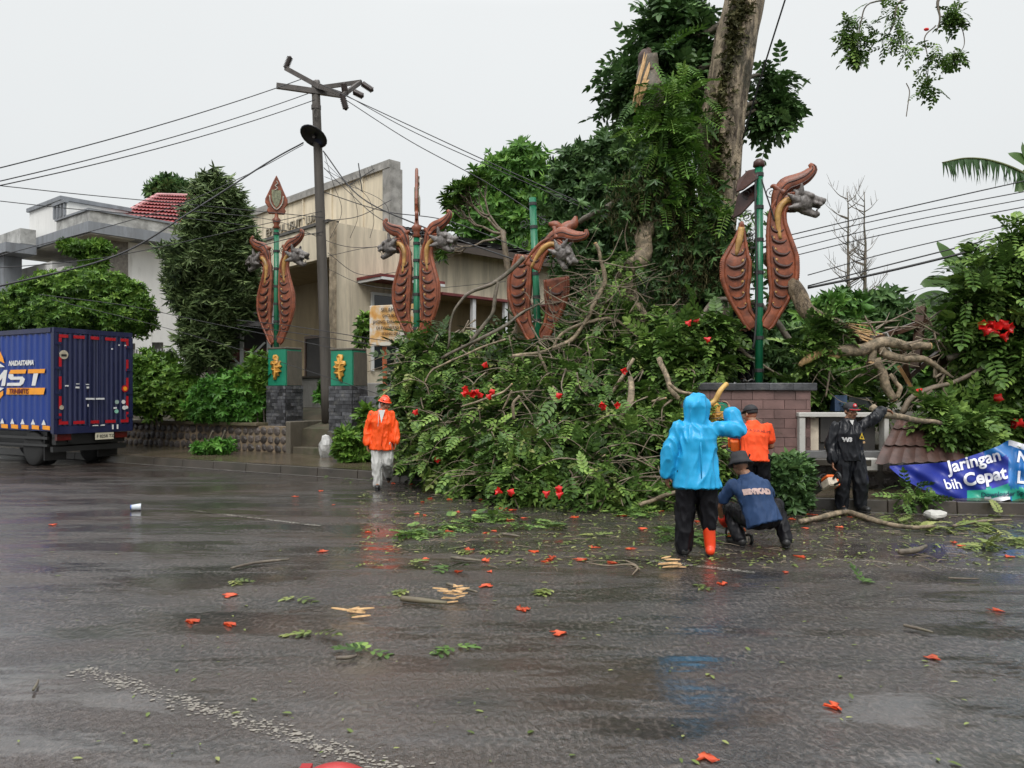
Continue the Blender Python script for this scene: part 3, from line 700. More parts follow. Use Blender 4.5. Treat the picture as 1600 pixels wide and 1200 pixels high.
for k in (5.4, 6.9, 8.4):
    part('column', METALW, lambda q: quad_box(q, C0, u, v, .22, .36, k, k + .14, 1.1, 4.855))
# pitched tile roof right of the pier
def roof_strip(q, i, n):
    a0, a1 = -.5 + 4.2 * i / n, -.5 + 4.2 * (i + 1.12) / n; z0, z1 = ZT - .15 + .3 * (a0 + .5), ZT - .15 + .3 * (a1 + .5)
    ks = 36; vs = []
    for j in range(ks + 1):
        h = .05 * abs(math.sin(j * 1.57)) ; t_ = 3.1 + 8.4 * j / ks
        vs += [C0 + u * a0 + v * t_ + Vector((0, 0, z0 + h + .07)), C0 + u * a1 + v * t_ + Vector((0, 0, z1 + h))]
    q.add(vs, [(2 * j, 2 * j + 2, 2 * j + 3, 2 * j + 1) for j in range(ks)])
rf = part('roof', DARK, lambda q: q.add([C0 + u * a + v * t_ + Vector((0, 0, ZT - .25 + .3 * (a + .5) - zz)) for zz in (0, .14) for a, t_ in ((-.5, 3.1), (-.5, 11.5), (3.7, 11.5), (3.7, 3.1))], [(0, 1, 2, 3), (7, 6, 5, 4), (0, 4, 5, 1), (1, 5, 6, 2), (2, 6, 7, 3), (3, 7, 4, 0)]))
for i in range(11): part('tile_course', TILE_D, lambda q: roof_strip(q, i, 11), rf)
part('gutter_board', mat('dark board', (.06, .045, .035, 1), .6), lambda q: quad_box(q, C0, u, v, -.56, -.5, 3.1, 11.5, ZT - .42, ZT - .14))
# television aerial above the parapet
t = thing('television_aerial', 'thin television aerial standing above the cream parapet', 'aerial', P(560, 290, 24.5))
q = MB(); q.bar(P(566, 300, 24.5), P(560, 255, 24.5), .03); q.build('mast', BLACKM, t, world=True)
q = MB(); q.bar(P(545, 290, 24.5), P(585, 264, 24.5), .025); q.build('boom', BLACKM, t, world=True)
for i in range(7):
    a = P(547 + i * 6, 289 - i * 3.8, 24.5); q = MB(); q.bar(a + Vector((-.06, 0, .17)), a + Vector((.06, 0, -.17)), .012); q.build('element', BLACKM, t, world=True)

# ---------------------------------------------------------------- modern house, left
RED_TILE = mat('red glazed tile', (.30, .045, .045, 1), .35, .3, 5, .2, 30, dirt=(.16, .03, .035, 1), dirt_amt=.4)
hu = Vector((-.78, .625, 0)); hv = Vector((.66, .75, 0)); H0 = P(138, 330, 30).xy.to_3d()
b = thing('modern_house', 'white and grey flat-roofed house with red tiled hip roof behind the truck', 'house', (H0.x, H0.y, 1.1))
zt = P(138, 328, 30).z; zb = P(138, 362, 30).z; zm = (zt + zb) / 2
bx = lambda nm, m2, u0, u1, v0, v1, z0, z1, par=None: part(nm, m2, lambda q: quad_box(q, H0, hu, hv, u0, u1, v0, v1, z0, z1), par)
bx('eaves_slab', GREYP, 0, 9, 0, 9, zb, zm); bx('parapet', MOULD, .06, 3.2, .06, 9, zm + .004, zt); bx('parapet_coping', GREYP, .0, 3.25, 0, 9, zt + .004, zt + .09)
bx('wall', WHITE, .9, 8, 1.9, 8.8, 1.1, zb - .004); bx('stone_pier', STONEP, .84, 1.8, .9, 1.88, 1.1, zb - .004); bx('stone_pier', STONEP, .8, .89, 4.9, 5.6, 1.1, zb - .5)
bx('soffit', mat('pale soffit', (.48, .46, .42, 1), .7), .1, 8.5, .1, 1.8, zb - .05, zb - .006)
bx('balcony_band', mat('cream band', (.55, .45, .30, 1), .6, .15, 3, .1), .1, .88, 5.2, 9, zb - 2.2, zb - 1.2); bx('balcony_coping', OLDW, .0, .92, 5.1, 9, zb - 1.19, zb - .95)
bx('wall', WHITE, 4.6, 12, .4, 1.2, 1.1, zb - .6); bx('roof_tower', WHITE, 3.3, 6.8, .3, 3, zm + .01, zt + .95); bx('tower_coping', GREYP, 3.2, 6.9, .2, 3.1, zt + .955, zt + 1.12)
bx('lower_parapet', MOULD, 5.2, 11.5, -.6, .0, zb + .1, zt - .1)
for i in range(4): bx('baluster', GREYP, 2.2 + i * .34, 2.34 + i * .34, -.02, .05, zt + .1, zt + .62)
bx('balustrade_top', GREYP, 2.1, 3.4, -.05, .1, zt + .625, zt + .75); bx('balustrade_wall', WHITE, 2.16, 3.4, .055, .12, zt + .1, zt + .62)
bx('eaves_slab', GREYP, 5.0, 14, -1.2, -.05, zb - .35, zb + .05); bx('corner_post', GREYP, 6.2, 6.9, -.9, -.2, 1.1, zb - .36)
for i in range(3): bx('louvre', WHITE if i % 2 == 0 else GREYP, 7.0, 14, -1.3, -1.22, zb - 1.6 + i * .42, zb - 1.25 + i * .42)
for (u0, u1, z0, z1) in ((2.2, 4.2, zb - 2.9, zb - 1.4), (7.2, 8.6, zb - 2.6, zb - 1.2)):
    w_ = bx('window', GLASSD, u0, u1, .3, .38 if u0 > 4 else 1.89, z0, z1); bx('frame', METALW, u0 - .1, u1 + .1, .26, .31, z1, z1 + .1, w_)
bx('window_hood', OLDW, 2.0, 4.6, -.1, .3, zb - 1.3, zb - 1.15)
bx('column', WHITE, 8.2, 8.9, -1.1, -.4, 1.1, zb - 1.7); bx('column', GREYP, 9.4, 10.2, -1.1, -.4, 1.1, zb - 1.7)
# hip roof of red tiles: courses of ribbed tile
rz = P(243, 352, 34).z; A = P(176, 345, 33.5); Bq = P(320, 357, 36); r1 = P(246, 306, 37); r2 = P(330, 308, 40); Cq = P(225, 330, 44); Dq = P(360, 335, 46)
rf = part('hip_roof', RED_TILE, lambda q: q.add([A, Bq, r2, r1, Cq, Dq], [(0, 1, 2, 3), (0, 3, 4), (3, 2, 5, 4), (1, 5, 2)]))
n_c = 9
for i in range(n_c):
    q = MB(); t0, t1 = i / n_c, (i + 1.15) / n_c; vs = []; ks = 44
    e0, e1 = A.lerp(r1, t0), Bq.lerp(r2, t0); f0, f1 = A.lerp(r1, min(t1, 1.02)), Bq.lerp(r2, min(t1, 1.02))
    for j in range(ks + 1):
        h = Vector((0, -.03, .05 * abs(math.sin(j * 1.57)))); vs += [e0.lerp(e1, j / ks) + h + Vector((0, -.05, .12)), f0.lerp(f1, j / ks) + h + Vector((0, -.02, .02))]
    q.add(vs, [(2 * j, 2 * j + 2, 2 * j + 3, 2 * j + 1) for j in range(ks)]); q.build('tile_course', RED_TILE, rf, world=True)
q = MB(); q.tube([A, r1, r2], .14, 8); q.build('ridge_tiles', mat('pale ridge', (.42, .2, .2, 1), .5), rf, world=True)
# garden fence of the house
t = thing('house_fence', 'white railing fence with grey posts in front of the house, above the hedge', 'fence', P(205, 560, 23.5).xy.to_3d() + Vector((0, 0, 1.1)))
fa, fb = P(200, 600, 23.6), P(300, 600, 22.6); fa.z = fb.z = 1.1
for i in range(22):
    p = fa.lerp(fb, i / 21); q = MB(); q.box(p + Vector((0, 0, .95)), (.035, .035, 1.9)); q.build('bar', METALW, t, world=True)
for zz in (.6, 1.75):
    q = MB(); q.bar(fa + Vector((0, .05, zz)), fb + Vector((0, .05, zz)), .05); q.build('rail', METALW, t, world=True)
for k in (0, .45, 1):
    p = fa.lerp(fb, k); q = MB(); q.box(p + Vector((0, .1, 1.05)), (.3, .1, 2.1)); q.build('post', STONEP, t, world=True)

# small roadside pavilion between the weeping tree and the pillar
t = thing('white_kiosk', 'small white panelled kiosk with crossed braces behind the hedge', 'kiosk', P(378, 600, 21.5).xy.to_3d() + Vector((0, 0, 1.1)))
kp = lambda px, py, dy=0: P(px, py, 21.5 + dy)
q = MB(); q.box(kp(378, 583), (1.6, .1, .6)); q.build('front_panel', OLDW, t, world=True)
for px in (338, 378, 420):
    q = MB(); q.bar(kp(px, 600, -.1), kp(px, 500, -.1), .09); q.build('post', METALW, t, world=True)
for a_, b_ in (((340, 535), (377, 572)), ((377, 572), (414, 535)), ((345, 572), (360, 540))):
    q = MB(); q.bar(kp(*a_, -.18), kp(*b_, -.18), .045); q.build('brace', METALW, t, world=True)
q = MB(); q.bar(kp(336, 571, -.14), kp(422, 571, -.14), .07); q.build('rail', METALW, t, world=True)
q = MB(); q.box(kp(378, 558, .8), (1.6, .06, .5)); q.build('back_panel', mat('maroon board', (.10, .03, .02, 1), .5), t, world=True)
q = MB(); q.box(kp(380, 520, .9), (1.7, .06, 1.0)); q.build('dark_inside_panel', DARK, t, world=True)  # solid dark panel painted as the shaded inside of the kiosk
q = MB(); q.add([kp(325, 505, -.9), kp(440, 512, -.9), kp(450, 478, .9), kp(335, 470, .9), kp(325, 500, -.9), kp(440, 507, -.9), kp(450, 474, .9), kp(335, 466, .9)], [(0, 1, 2, 3), (7, 6, 5, 4), (0, 4, 5, 1), (1, 5, 6, 2), (2, 6, 7, 3), (3, 7, 4, 0)]); q.build('roof', TILE_D, t, world=True)

# ---------------------------------------------------------------- welcome sign
t = thing('welcome_sign', 'rust-stained white metal sign with dark lettering on an orange post', 'sign', P(602, 625, 19).xy.to_3d() + Vector((0, 0, 1.0)))
SIGNM, N, Lk, Bs = newmat('rusted sign paint'); cv = coords(N, Lk, (1.2, 1.2, 1.2)); nf = noise_node(N, Lk, cv, 1.9, 8, .62)
c_ = ramp_node(N, Lk, nf, [(.45, (.60, .57, .50, 1)), (.56, (.58, .34, .12, 1)), (.66, (.50, .22, .04, 1))]); Lk.new(c_, Bs.inputs['Base Color']); Bs.inputs['Roughness'].default_value = .55
sa = P(578, 478, 19); sw = Vector((.93, -.36, 0)); wS, hS = 1.3, 1.0
q = MB(); M3 = axes(sw, Vector((.36, .93, 0)), Vector((0, 0, 1))); q.box(sa + sw * wS / 2 + Vector((0, 0, -hS / 2)), (wS, .05, hS), M3); q.build('board', SIGNM, t, world=True, bevel=.01)
BLK = mat('sign lettering', (.03, .022, .02, 1), .6)
for i, (tx, sz) in enumerate((('SELAMAT', .13), ('DICUKAS', .11), ('JIYENG DALAM KU', .115), ('DI FWOSITAS DA', .105), ('ITANG DJU', .1))):
    text_on('lettering', tx, sz, BLK, t, sa + sw * (.62 if i != 2 else .6) + Vector((-.02, -.05, -.16 - i * .145)) - Vector(t.location), sw, (0, 0, 1), align='CENTER', extrude=.003)
q = MB(); q.bar(P(602, 628, 19.05), P(600, 478, 19.05), .1); q.build('post', mat('orange rusty post', (.42, .10, .03, 1), .5, .4, 5, .2, 30, dirt=(.25, .2, .15, 1), dirt_amt=.3), t, world=True)
q = MB(); q.bar(P(660, 628, 18.6), P(658, 480, 18.6), .1); q.build('post', MATS['orange rusty post'], t, world=True)
# low parapet with carved dark blocks behind the walker
t = thing('carved_parapet', 'row of carved dark blocks on a cement wall behind the walking worker', 'wall', P(550, 640, 18.2).xy.to_3d() + Vector((0, 0, .9)), KA)
q = MB(); q.box((.8, .1, .25), (2.4, .2, .5)); q.build('wall', CONC, t)
for i in range(5):
    q = MB(); q.box((-.2 + i * .42, .06, .6), (.4, .2, .17)); q.build('carved_block', SLATE, t, bevel=.01)
t = thing('cement_plinth', 'stained cement plinth under the rusted sign', 'plinth', P(560, 640, 19.8).xy.to_3d() + Vector((0, 0, 1.1)), KA)
q = MB(); q.box((.9, .3, .4), (2.6, .5, .85)); q.build('plinth', MATS['pale stained cement'], t, bevel=.02)

# ---------------------------------------------------------------- utility pole
PYM = 19.5; pb, pt = P(512, 660, PYM), P(493, 128, PYM)
t = thing('utility_pole', 'tall grey concrete utility pole with crooked cross arms and a saucer lamp', 'utility pole', (pb.x, pb.y, 1.0))
q = MB(); q.tube([pb.lerp(pt, i / 10) for i in range(11)], [.15, .105], 14); q.build('pole', mat('grey weathered pole', (.075, .066, .056, 1), .7, .4, 2, .4, 20, stretch=(3, 3, .3), dirt=(.05, .045, .04, 1), dirt_amt=.5), t, smooth=True, world=True)
STEEL = mat('rusty steel', (.075, .065, .058, 1), .55, .4, 6, .3, 30)
pp = lambda px, py, dy=0: P(px, py, PYM + dy)
for a_, b_, w in (((432, 134, -.3), (536, 149, .1), .13), ((447, 107, .3), (500, 136, -.15), .12), ((500, 136, -.15), (533, 147, -.4), .11), ((500, 137, -.15), (564, 128, .5), .1), ((564, 128, .5), (534, 150, -.4), .1)):
    q = MB(); q.bar(pp(*a_), pp(*b_), w * .75, w); q.build('cross_arm', STEEL, t, world=True)
INSUL = mat('brown glazed insulator', (.035, .022, .018, 1), .25, .3, 8, 0)
for (x0, y0), (x1, y1), dy in (((446, 108), (454, 88), .3), ((534, 146), (541, 172), -.4), ((552, 143), (568, 151), 0), ((565, 130), (583, 142), .5), ((540, 150), (537, 130), -.2)):
    a, c = pp(x0, y0, dy), pp(x1, y1, dy); q = MB(); n = 9; q.tube([a.lerp(c, i / (n * 2)) for i in range(n * 2 + 1)], [.035] + [(.085 if i % 2 else .04) for i in range(n * 2 - 1)] + [.03], 10); q.build('insulator', INSUL, t, world=True, smooth=True)
q = MB(); q.tube([pp(493, 133), pp(499, 133)], .13, 12); q.tube([pp(494, 165), pp(494, 171)], .125, 12); q.build('pole_band', STEEL, t, world=True)
lamp = MB(); Ml = Matrix.Rotation(R(62), 3, 'X') @ Matrix.Rotation(R(0), 3, 'Z'); _z = Vector((.28, .5, .82)).normalized(); _x = Vector((.94, -.05, -.3)); _x = (_x - _z * _x.dot(_z)).normalized(); Ml = axes(_x, _z.cross(_x), _z)
lamp.lathe([(.02, .13), (.12, .12), (.27, .05), (.36, 0), (.34, -.02), (.25, .02), (.05, .06)], pp(490, 213, -.3), 20, Ml); sh = lamp.build('lamp_shade', mat('black enamel', (.015, .015, .017, 1), .3, .2, 5, 0), t, world=True, smooth=True)
q = MB(); q.bar(pp(498, 214, 0), pp(490, 214, -.3), .06); q.build('lamp_bracket', STEEL, t, world=True)
q = MB(); q.tube(spath([pp(493, 168, -.14), pp(490, 176, -.16), pp(494, 184, -.16), pp(497, 176, -.15)], 5), .012, 6); q.build('wire_loop', STEEL, t, world=True)

# ---------------------------------------------------------------- cables
CABLE = mat('cable', (.018, .018, .02, 1), .5, .2, 3, 0)
def cable(label, pts, r=.014, sag=0.0, n=10):
    pts = [P(*p) for p in pts]
    if sag and len(pts) == 2:
        a, c = pts; path = [a.lerp(c, i / 16) - Vector((0, 0, sag * 4 * (i / 16) * (1 - i / 16))) for i in range(17)]
    else: path = spath(pts, n)
    q = MB(); q.tube(path, r * .8, 5); o = q.build('overhead_cable', CABLE, None, world=True, smooth=True)
    return setp(o, label, 'cable', 'overhead cables')
cable('topmost cable from the pole cross arm to the upper left sky', [(470, 124, 19.3), (-40, 272, 13)], .014, .1)
cable('second cable from the cross arm towards the upper left', [(482, 146, 19.3), (-40, 292, 13)], .013, .12)
cable('lowest of three parallel cables running upper left from the pole', [(492, 156, 19.3), (-40, 298, 13)], .013, .14)
cable('upper of the paired cables from pole to broken tree', [(500, 131, 19.2), (640, 196, 18), (770, 256, 17), (960, 340, 16)], .014)
cable('lower of the paired cables from pole to broken tree', [(536, 146, 19.2), (640, 203, 18), (770, 262, 17), (960, 346, 16)], .012)
cable('lone slack cable dropping from cross arm behind the middle dragon post', [(534, 152, 19.2), (640, 220, 18), (760, 285, 17), (860, 350, 16)], .013)
cable('thick cable slanting down left from the lamp on the pole', [(474, 223, 19.3), (420, 253, 18.5), (300, 330, 17), (180, 400, 16), (-20, 452, 14)], .024)
cable('thin cable beside the thick one below the lamp', [(474, 226, 19.3), (380, 276, 18), (250, 330, 17), (-20, 405, 14)], .011)
cable('cable crossing the sky above the house roof', [(-20, 288, 15), (130, 304, 16), (300, 320, 17), (505, 340, 19.3)], .012)
cable('cable running along the house parapet', [(-20, 312, 15), (130, 328, 16), (300, 342, 17), (503, 368, 19.3)], .011)
cable('cable passing in front of the white house wall', [(-20, 420, 15), (120, 408, 16), (240, 388, 17), (503, 330, 19.3)], .011)
cable('cable in front of the round clipped tree', [(60, 460, 18), (200, 478, 18.5), (330, 505, 19), (600, 560, 18.5)], .010)
cable('lower cable in front of the round clipped tree', [(80, 468, 18), (250, 510, 18.5), (420, 560, 18.6), (620, 625, 17)], .009)
cable('cable from the lamp bracket to the middle dragon post', [(505, 236, 19.3), (560, 305, 18.5), (650, 350, 17), (830, 415, 15.5)], .02)
cable('cable stapled along the cream wall below the coping', [(506, 262, 19.3), (545, 300, 19), (600, 345, 18), (690, 370, 17)], .012)
cable('bundle cable sagging over the dark tile roof', [(505, 300, 19.4), (600, 330, 18.5), (700, 345, 18), (830, 395, 16.5)], .014)
cable('taut cable rising right across the parapet', [(505, 345, 19.4), (560, 338, 19.8), (612, 312, 20.5)], .012)
cable('slack service line swagged low across the cream wall', [(512, 395, 19.4), (560, 428, 19.6), (620, 425, 19), (700, 405, 18)], .010)
cable('service line looping under the first swag', [(512, 420, 19.4), (570, 445, 19.6), (650, 452, 19), (790, 440, 18)], .008)
cable('straight thin line across the cream wall at dragon height', [(512, 400, 19.4), (600, 385, 19.2), (780, 388, 18)], .009)
cable('cable from the left dragon post to the pole', [(405, 385, 19), (455, 372, 19.2), (505, 362, 19.4)], .014)
cable('cable passing behind the leaf finial', [(300, 330, 19), (430, 345, 19.2), (540, 385, 19.5), (640, 380, 18)], .01)
cable('pair cable low behind the left dragon tails', [(370, 500, 19.2), (460, 510, 19.3), (600, 532, 18.6), (690, 540, 17.5)], .012)
cable('second low cable behind the left dragon tails', [(370, 508, 19.2), (460, 520, 19.3), (600, 541, 18.6), (690, 552, 17.5)], .012)
random.seed(21)
for i, lb in enumerate(('curled loose end hanging nearest the pole on the cream wall', 'kinked loose wire drooping from the tangle by the pole', 'looped loose wire at mid parapet', 'loose wire hanging closest to the grey end pier')):
    x = 520 + i * 25
    cable(lb, [(507, 240 + i * 12, 19.3), (x, 285 + i * 9, 19.5), (x + 14, 330 + i * 6, 19.8), (x - 4 + i * 6, 372, 19.8)], .008)
# right-hand side
cable('topmost cable right of the dragon head', [(1190, 378, 15), (1400, 328, 14), (1640, 274, 13)], .014)
cable('second cable right of the dragon head', [(1190, 386, 15), (1400, 338, 14), (1640, 292, 13)], .012)
cable('third cable right of the dragon head, passing the bare tree', [(1190, 412, 15), (1400, 362, 14), (1640, 316, 13)], .012)
cable('upper of the thick cables over the splintered trunk', [(1262, 447, 14), (1400, 411, 13.6), (1640, 351, 13)], .016)
cable('lower thick bundled cable over the splintered trunk', [(1262, 450, 14), (1400, 421, 13.6), (1640, 362, 13)], .028)
cable('cable just under the dragon jaw on the right', [(1215, 395, 15), (1400, 350, 14), (1640, 304, 13)], .011)
cable('cable between the thick pair and the third cable', [(1262, 430, 14), (1400, 392, 13.6), (1640, 338, 13)], .012)
cable('faint distant cable near the banana plant', [(1380, 470, 22), (1480, 438, 21), (1640, 384, 19)], .008)
cable('steep cable running up beside the tall trunk', [(1160, 218, 15.2), (1192, 110, 14.4), (1236, -30, 13.5)], .02)

# ---------------------------------------------------------------- box truck
A0 = Vector((-10.14, 17.0, 0)); tr_ = Vector((.482, .876, 0)); th_ = KD.copy()
t = thing('box_truck', 'dark blue box truck with orange and white lettering parked at the kerb', 'truck', A0)
Tr = lambda a, b_, z: A0 + tr_ * a + th_ * b_ + Vector((0, 0, z))
TB = mat('blue truck paint', (.006, .034, .21, 1), .36, .25, 1.2, .05, 30, stretch=(2, 2, .2), dirt=(.02, .035, .12, 1), dirt_amt=.35)
TB2 = mat('navy door paint', (.010, .014, .055, 1), .38, .3, 1.5, .05, 30, stretch=(2, 2, .2), dirt=(.03, .034, .07, 1), dirt_amt=.45)
TK = mat('black chassis', (.012, .012, .012, 1), .5, .3, 5, .1); RUB = mat('tyre rubber', (.010, .010, .010, 1), .7, .3, 5, .2)
REDR = mat('red reflective tape', (.40, .008, .015, 1), .35, .15, 6, 0); ORT = mat('orange decal', (.85, .33, .015, 1), .4, .1, 5, 0); WHT = mat('white decal', (.70, .70, .68, 1), .4, .1, 5, 0)
W_, L_, ZB, ZTk = 1.86, 5.0, .79, 3.1
def tbox(q, a0, a1, b0, b1, z0, z1):
    vs = [Tr(a, b_, z) for z in (z0, z1) for a, b_ in ((a0, b0), (a1, b0), (a1, b1), (a0, b1))]
    return q.add(vs, [(3, 2, 1, 0), (4, 5, 6, 7), (0, 1, 5, 4), (1, 2, 6, 5), (2, 3, 7, 6), (3, 0, 4, 7)])
def tpart(nm, m2, *boxes, par=None, bevel=0):
    q = MB()
    for bb in boxes: tbox(q, *bb)
    return q.build(nm, m2, par or t, world=True, bevel=bevel)
box = tpart('cargo_box', TB, (.03, W_ - .03, .03, L_, ZB + .02, ZTk - .02))
q = MB(); n = 84; vs = []                                  # ribbed side
for i in range(n + 1):
    b_ = .08 + (L_ - .1) * i / n; dpt = -.012 if (i // 2) % 2 else .012
    vs += [Tr(dpt, b_, ZB + .06), Tr(dpt, b_, ZTk - .1)]
q.add(vs, [(2 * i, 2 * i + 2, 2 * i + 3, 2 * i + 1) for i in range(n)]); q.build('side_panel', TB, t, world=True)
for k in range(2):                                         # ribbed rear doors
    q = MB(); a0 = .07 + k * (W_ / 2 - .05); a1 = a0 + W_ / 2 - .06; n = 30; vs = []
    for i in range(n + 1):
        a = a0 + (a1 - a0) * i / n; dpt = -.028 if (i // 2) % 2 else -.008
        vs += [Tr(a, dpt, ZB + .14), Tr(a, dpt, ZTk - .1)]
    q.add(vs, [(2 * i, 2 * i + 2, 2 * i + 3, 2 * i + 1) for i in range(n)]); dr = q.build('rear_door', TB2, t, world=True)
    am = W_ / 2 - .14 + k * .24
    q = MB(); q.tube([Tr(am, -.06, ZB + .1), Tr(am, -.06, ZTk - .08)], .014, 6); q.build('lock_rod', TB2, dr, world=True)
    for zz in (ZB + .3, ZB + .85, ZB + 1.4, ZB + 1.95):
        q = MB(); tbox(q, (.0 if k == 0 else W_ - .14), (.14 if k == 0 else W_), -.05, -.03, zz, zz + .06); q.build('hinge', TB2, dr, world=True)
    q = MB(); tbox(q, am - .1, am + .1, -.08, -.06, ZB + .72, ZB + .76); q.build('handle', METALW, dr, world=True)
tpart('frame', TB2, (-.02, W_ + .02, -.03, .05, ZTk - .09, ZTk + .02), (-.02, W_ + .02, -.03, .05, ZB - .04, ZB + .13), (-.025, .06, -.035, .08, ZB - .02, ZTk - .095), (W_ - .06, W_ + .025, -.035, .08, ZB - .02, ZTk - .095), (-.03, .06, .085, L_, ZTk - .09, ZTk + .015))
tape = [(.09, .30, ZTk - .2, ZTk - .13), (.09, .15, ZTk - .36, ZTk - .21), (W_ - .29, W_ - .09, ZTk - .2, ZTk - .13), (W_ - .15, W_ - .09, ZTk - .36, ZTk - .21), (.09, .30, ZB + .17, ZB + .24), (.09, .15, ZB + .245, ZB + .42), (W_ - .29, W_ - .09, ZB + .17, ZB + .24), (W_ - .15, W_ - .09, ZB + .245, ZB + .42)]
for a in (.42, .80, 1.18): tape += [(a, a + .26, ZTk - .2, ZTk - .13), (a, a + .26, ZB + .17, ZB + .24)]
for z in (.52, .96, 1.40, 1.62): tape += [(.09, .15, ZB + z, ZB + z + .28), (W_ - .15, W_ - .09, ZB + z, ZB + z + .28)] if z != 1.62 else []
for a0, a1, z0, z1 in tape: tpart('red_tape', REDR, (a0, a1, -.037, -.031, z0, z1))
def disc(nm, m2, a, z, r):
    q = MB(); c = Tr(a, -.04, z); n = 18; ring = [c + tr_ * math.cos(2 * math.pi * i / n) * r + Vector((0, 0, math.sin(2 * math.pi * i / n) * r)) for i in range(n)]
    q.add(ring + [p + th_ * .008 for p in ring], [tuple(range(n))] + [(i, (i + 1) % n, n + (i + 1) % n, n + i) for i in range(n)]); return q.build(nm, m2, t, world=True)
BEIGE = mat('beige sticker', (.45, .40, .30, 1), .5, .3, 20, 0)
st = disc('round_sticker', BEIGE, .2, ZTk - .58, .1)
q = MB(); tbox(q, .14, .26, -.046, -.042, ZTk - .62, ZTk - .57); q.build('sticker_mark', TK, st, world=True)
for a, z, r, m2 in ((1.68, ZB + .98, .085, REDR), (1.68, ZB + .98, .05, ORT), (1.64, ZB + .66, .05, WHT), (1.66, ZB + .52, .05, WHT), (1.72, ZB + .53, .04, WHT), (1.47, ZB + .66, .05, mat('grey green sticker', (.25, .34, .3, 1), .5)), (1.46, ZB + .44, .05, mat('mint sticker', (.25, .55, .42, 1), .5)), (.15, ZB + .55, .05, BEIGE)):
    o = disc('round_sticker', m2, a, z, r)
    if m2 is ORT: o.location = (-th_ * .006)
for a0, a1, z0, z1 in ((.22, .3, 1.02, 1.05), (.46, .55, .98, 1.02), (.47, .55, 1.07, 1.09), (.7, .8, 1.06, 1.08), (.72, .78, .98, 1.02), (.74, .77, .56, .62), (1.38, 1.46, .5, .54), (1.32, 1.36, 1.9, 1.93), (1.5, 1.54, 2.0, 2.03), (1.66, 1.7, 2.0, 2.03), (.86, 1.0, .11, .13), (1.04, 1.16, .11, .14), (1.34, 1.38, .02, .13), (1.46, 1.5, .02, .13)):
    tpart('white_mark', WHT, (a0, a1, -.05, -.045, ZB + z0, ZB + z1))
# lettering on the side
side = lambda b_, z: Tr(-.02, b_, z) - A0
text_on('lettering', 'NAIDASTAIMA', .155, WHT, t, side(1.77, 2.30), -th_, (0, 0, 1), shear=.25, bold=.006)
q = MB()
def sidepoly(nm, m2, pts, y=-.022):
    q = MB(); n = len(pts); f = [Tr(y, b_, z) for b_, z in pts]; k = [p + tr_ * .006 for p in f]
    q.add(f + k, [tuple(range(n)), tuple(range(n, 2 * n))[::-1]] + [(i, (i + 1) % n, n + (i + 1) % n, n + i) for i in range(n)]); return q.build(nm, m2, t, world=True)
sidepoly('letter', WHT, [(1.77, 2.10), (1.58, 2.10), (1.56, 2.04), (1.2, 2.04), (1.1, 1.98), (1.16, 1.88), (1.28, 1.83), (1.84, 1.83), (1.82, 1.90), (1.32, 1.90), (1.29, 1.97), (1.68, 1.97), (1.78, 2.02)])
sidepoly('letter', WHT, [(.75, 2.105), (.57, 2.105), (.68, 1.83), (.83, 1.83)]); sidepoly('letter', WHT, [(1.95, 2.2), (1.82, 2.2), (1.92, 1.83), (2.08, 1.83), (2.02, 2.02), (2.2, 1.9), (2.36, 1.9), (2.3, 2.05), (2.42, 1.83), (2.56, 1.83), (2.44, 2.2), (2.3, 2.2), (2.26, 2.0)])
sidepoly('orange_letter_top', ORT, [(1.68, 2.2), (1.04, 2.2), (1.08, 2.11), (1.76, 2.11)]); sidepoly('orange_letter_top', ORT, [(.97, 2.2), (.3, 2.2), (.33, 2.11), (.98, 2.11)])
sidepoly('name_bar', ORT, [(1.83, 1.78), (.3, 1.78), (.36, 1.63), (1.87, 1.63)])
text_on('lettering', 'TRINIMITIS', .165, mat('maroon letters', (.16, .02, .01, 1), .5), t, side(1.74, 1.65) - tr_ * .012, -th_, (0, 0, 1), shear=.2, bold=.004)
sidepoly('flame_decal', ORT, [(2.6, 2.75), (2.2, 2.72), (2.02, 2.5), (1.95, 2.36), (2.15, 2.42), (2.5, 2.56)]); sidepoly('flame_decal', WHT, [(2.6, 2.5), (2.2, 2.38), (1.92, 2.27), (2.15, 2.27), (2.6, 2.36)], -.026)
sidepoly('flame_decal', ORT, [(2.6, 1.3), (2.25, 1.45), (2.0, 1.62), (2.0, 1.72), (2.3, 1.62), (2.6, 1.5)]); sidepoly('flame_decal', WHT, [(2.6, 1.62), (2.2, 1.68), (1.95, 1.78), (2.2, 1.8), (2.6, 1.76)], -.026)
for i in range(9): sidepoly('orange_stripe', ORT, [(.12 + i * .42, ZB + .14), (.4 + i * .42, ZB + .15), (.4 + i * .42, ZB + .06), (.12 + i * .42, ZB + .05)]); sidepoly('white_fin', WHT, [(.36 + i * .42, ZB + .28), (.28 + i * .42, ZB + .16), (.44 + i * .42, ZB + .16)])
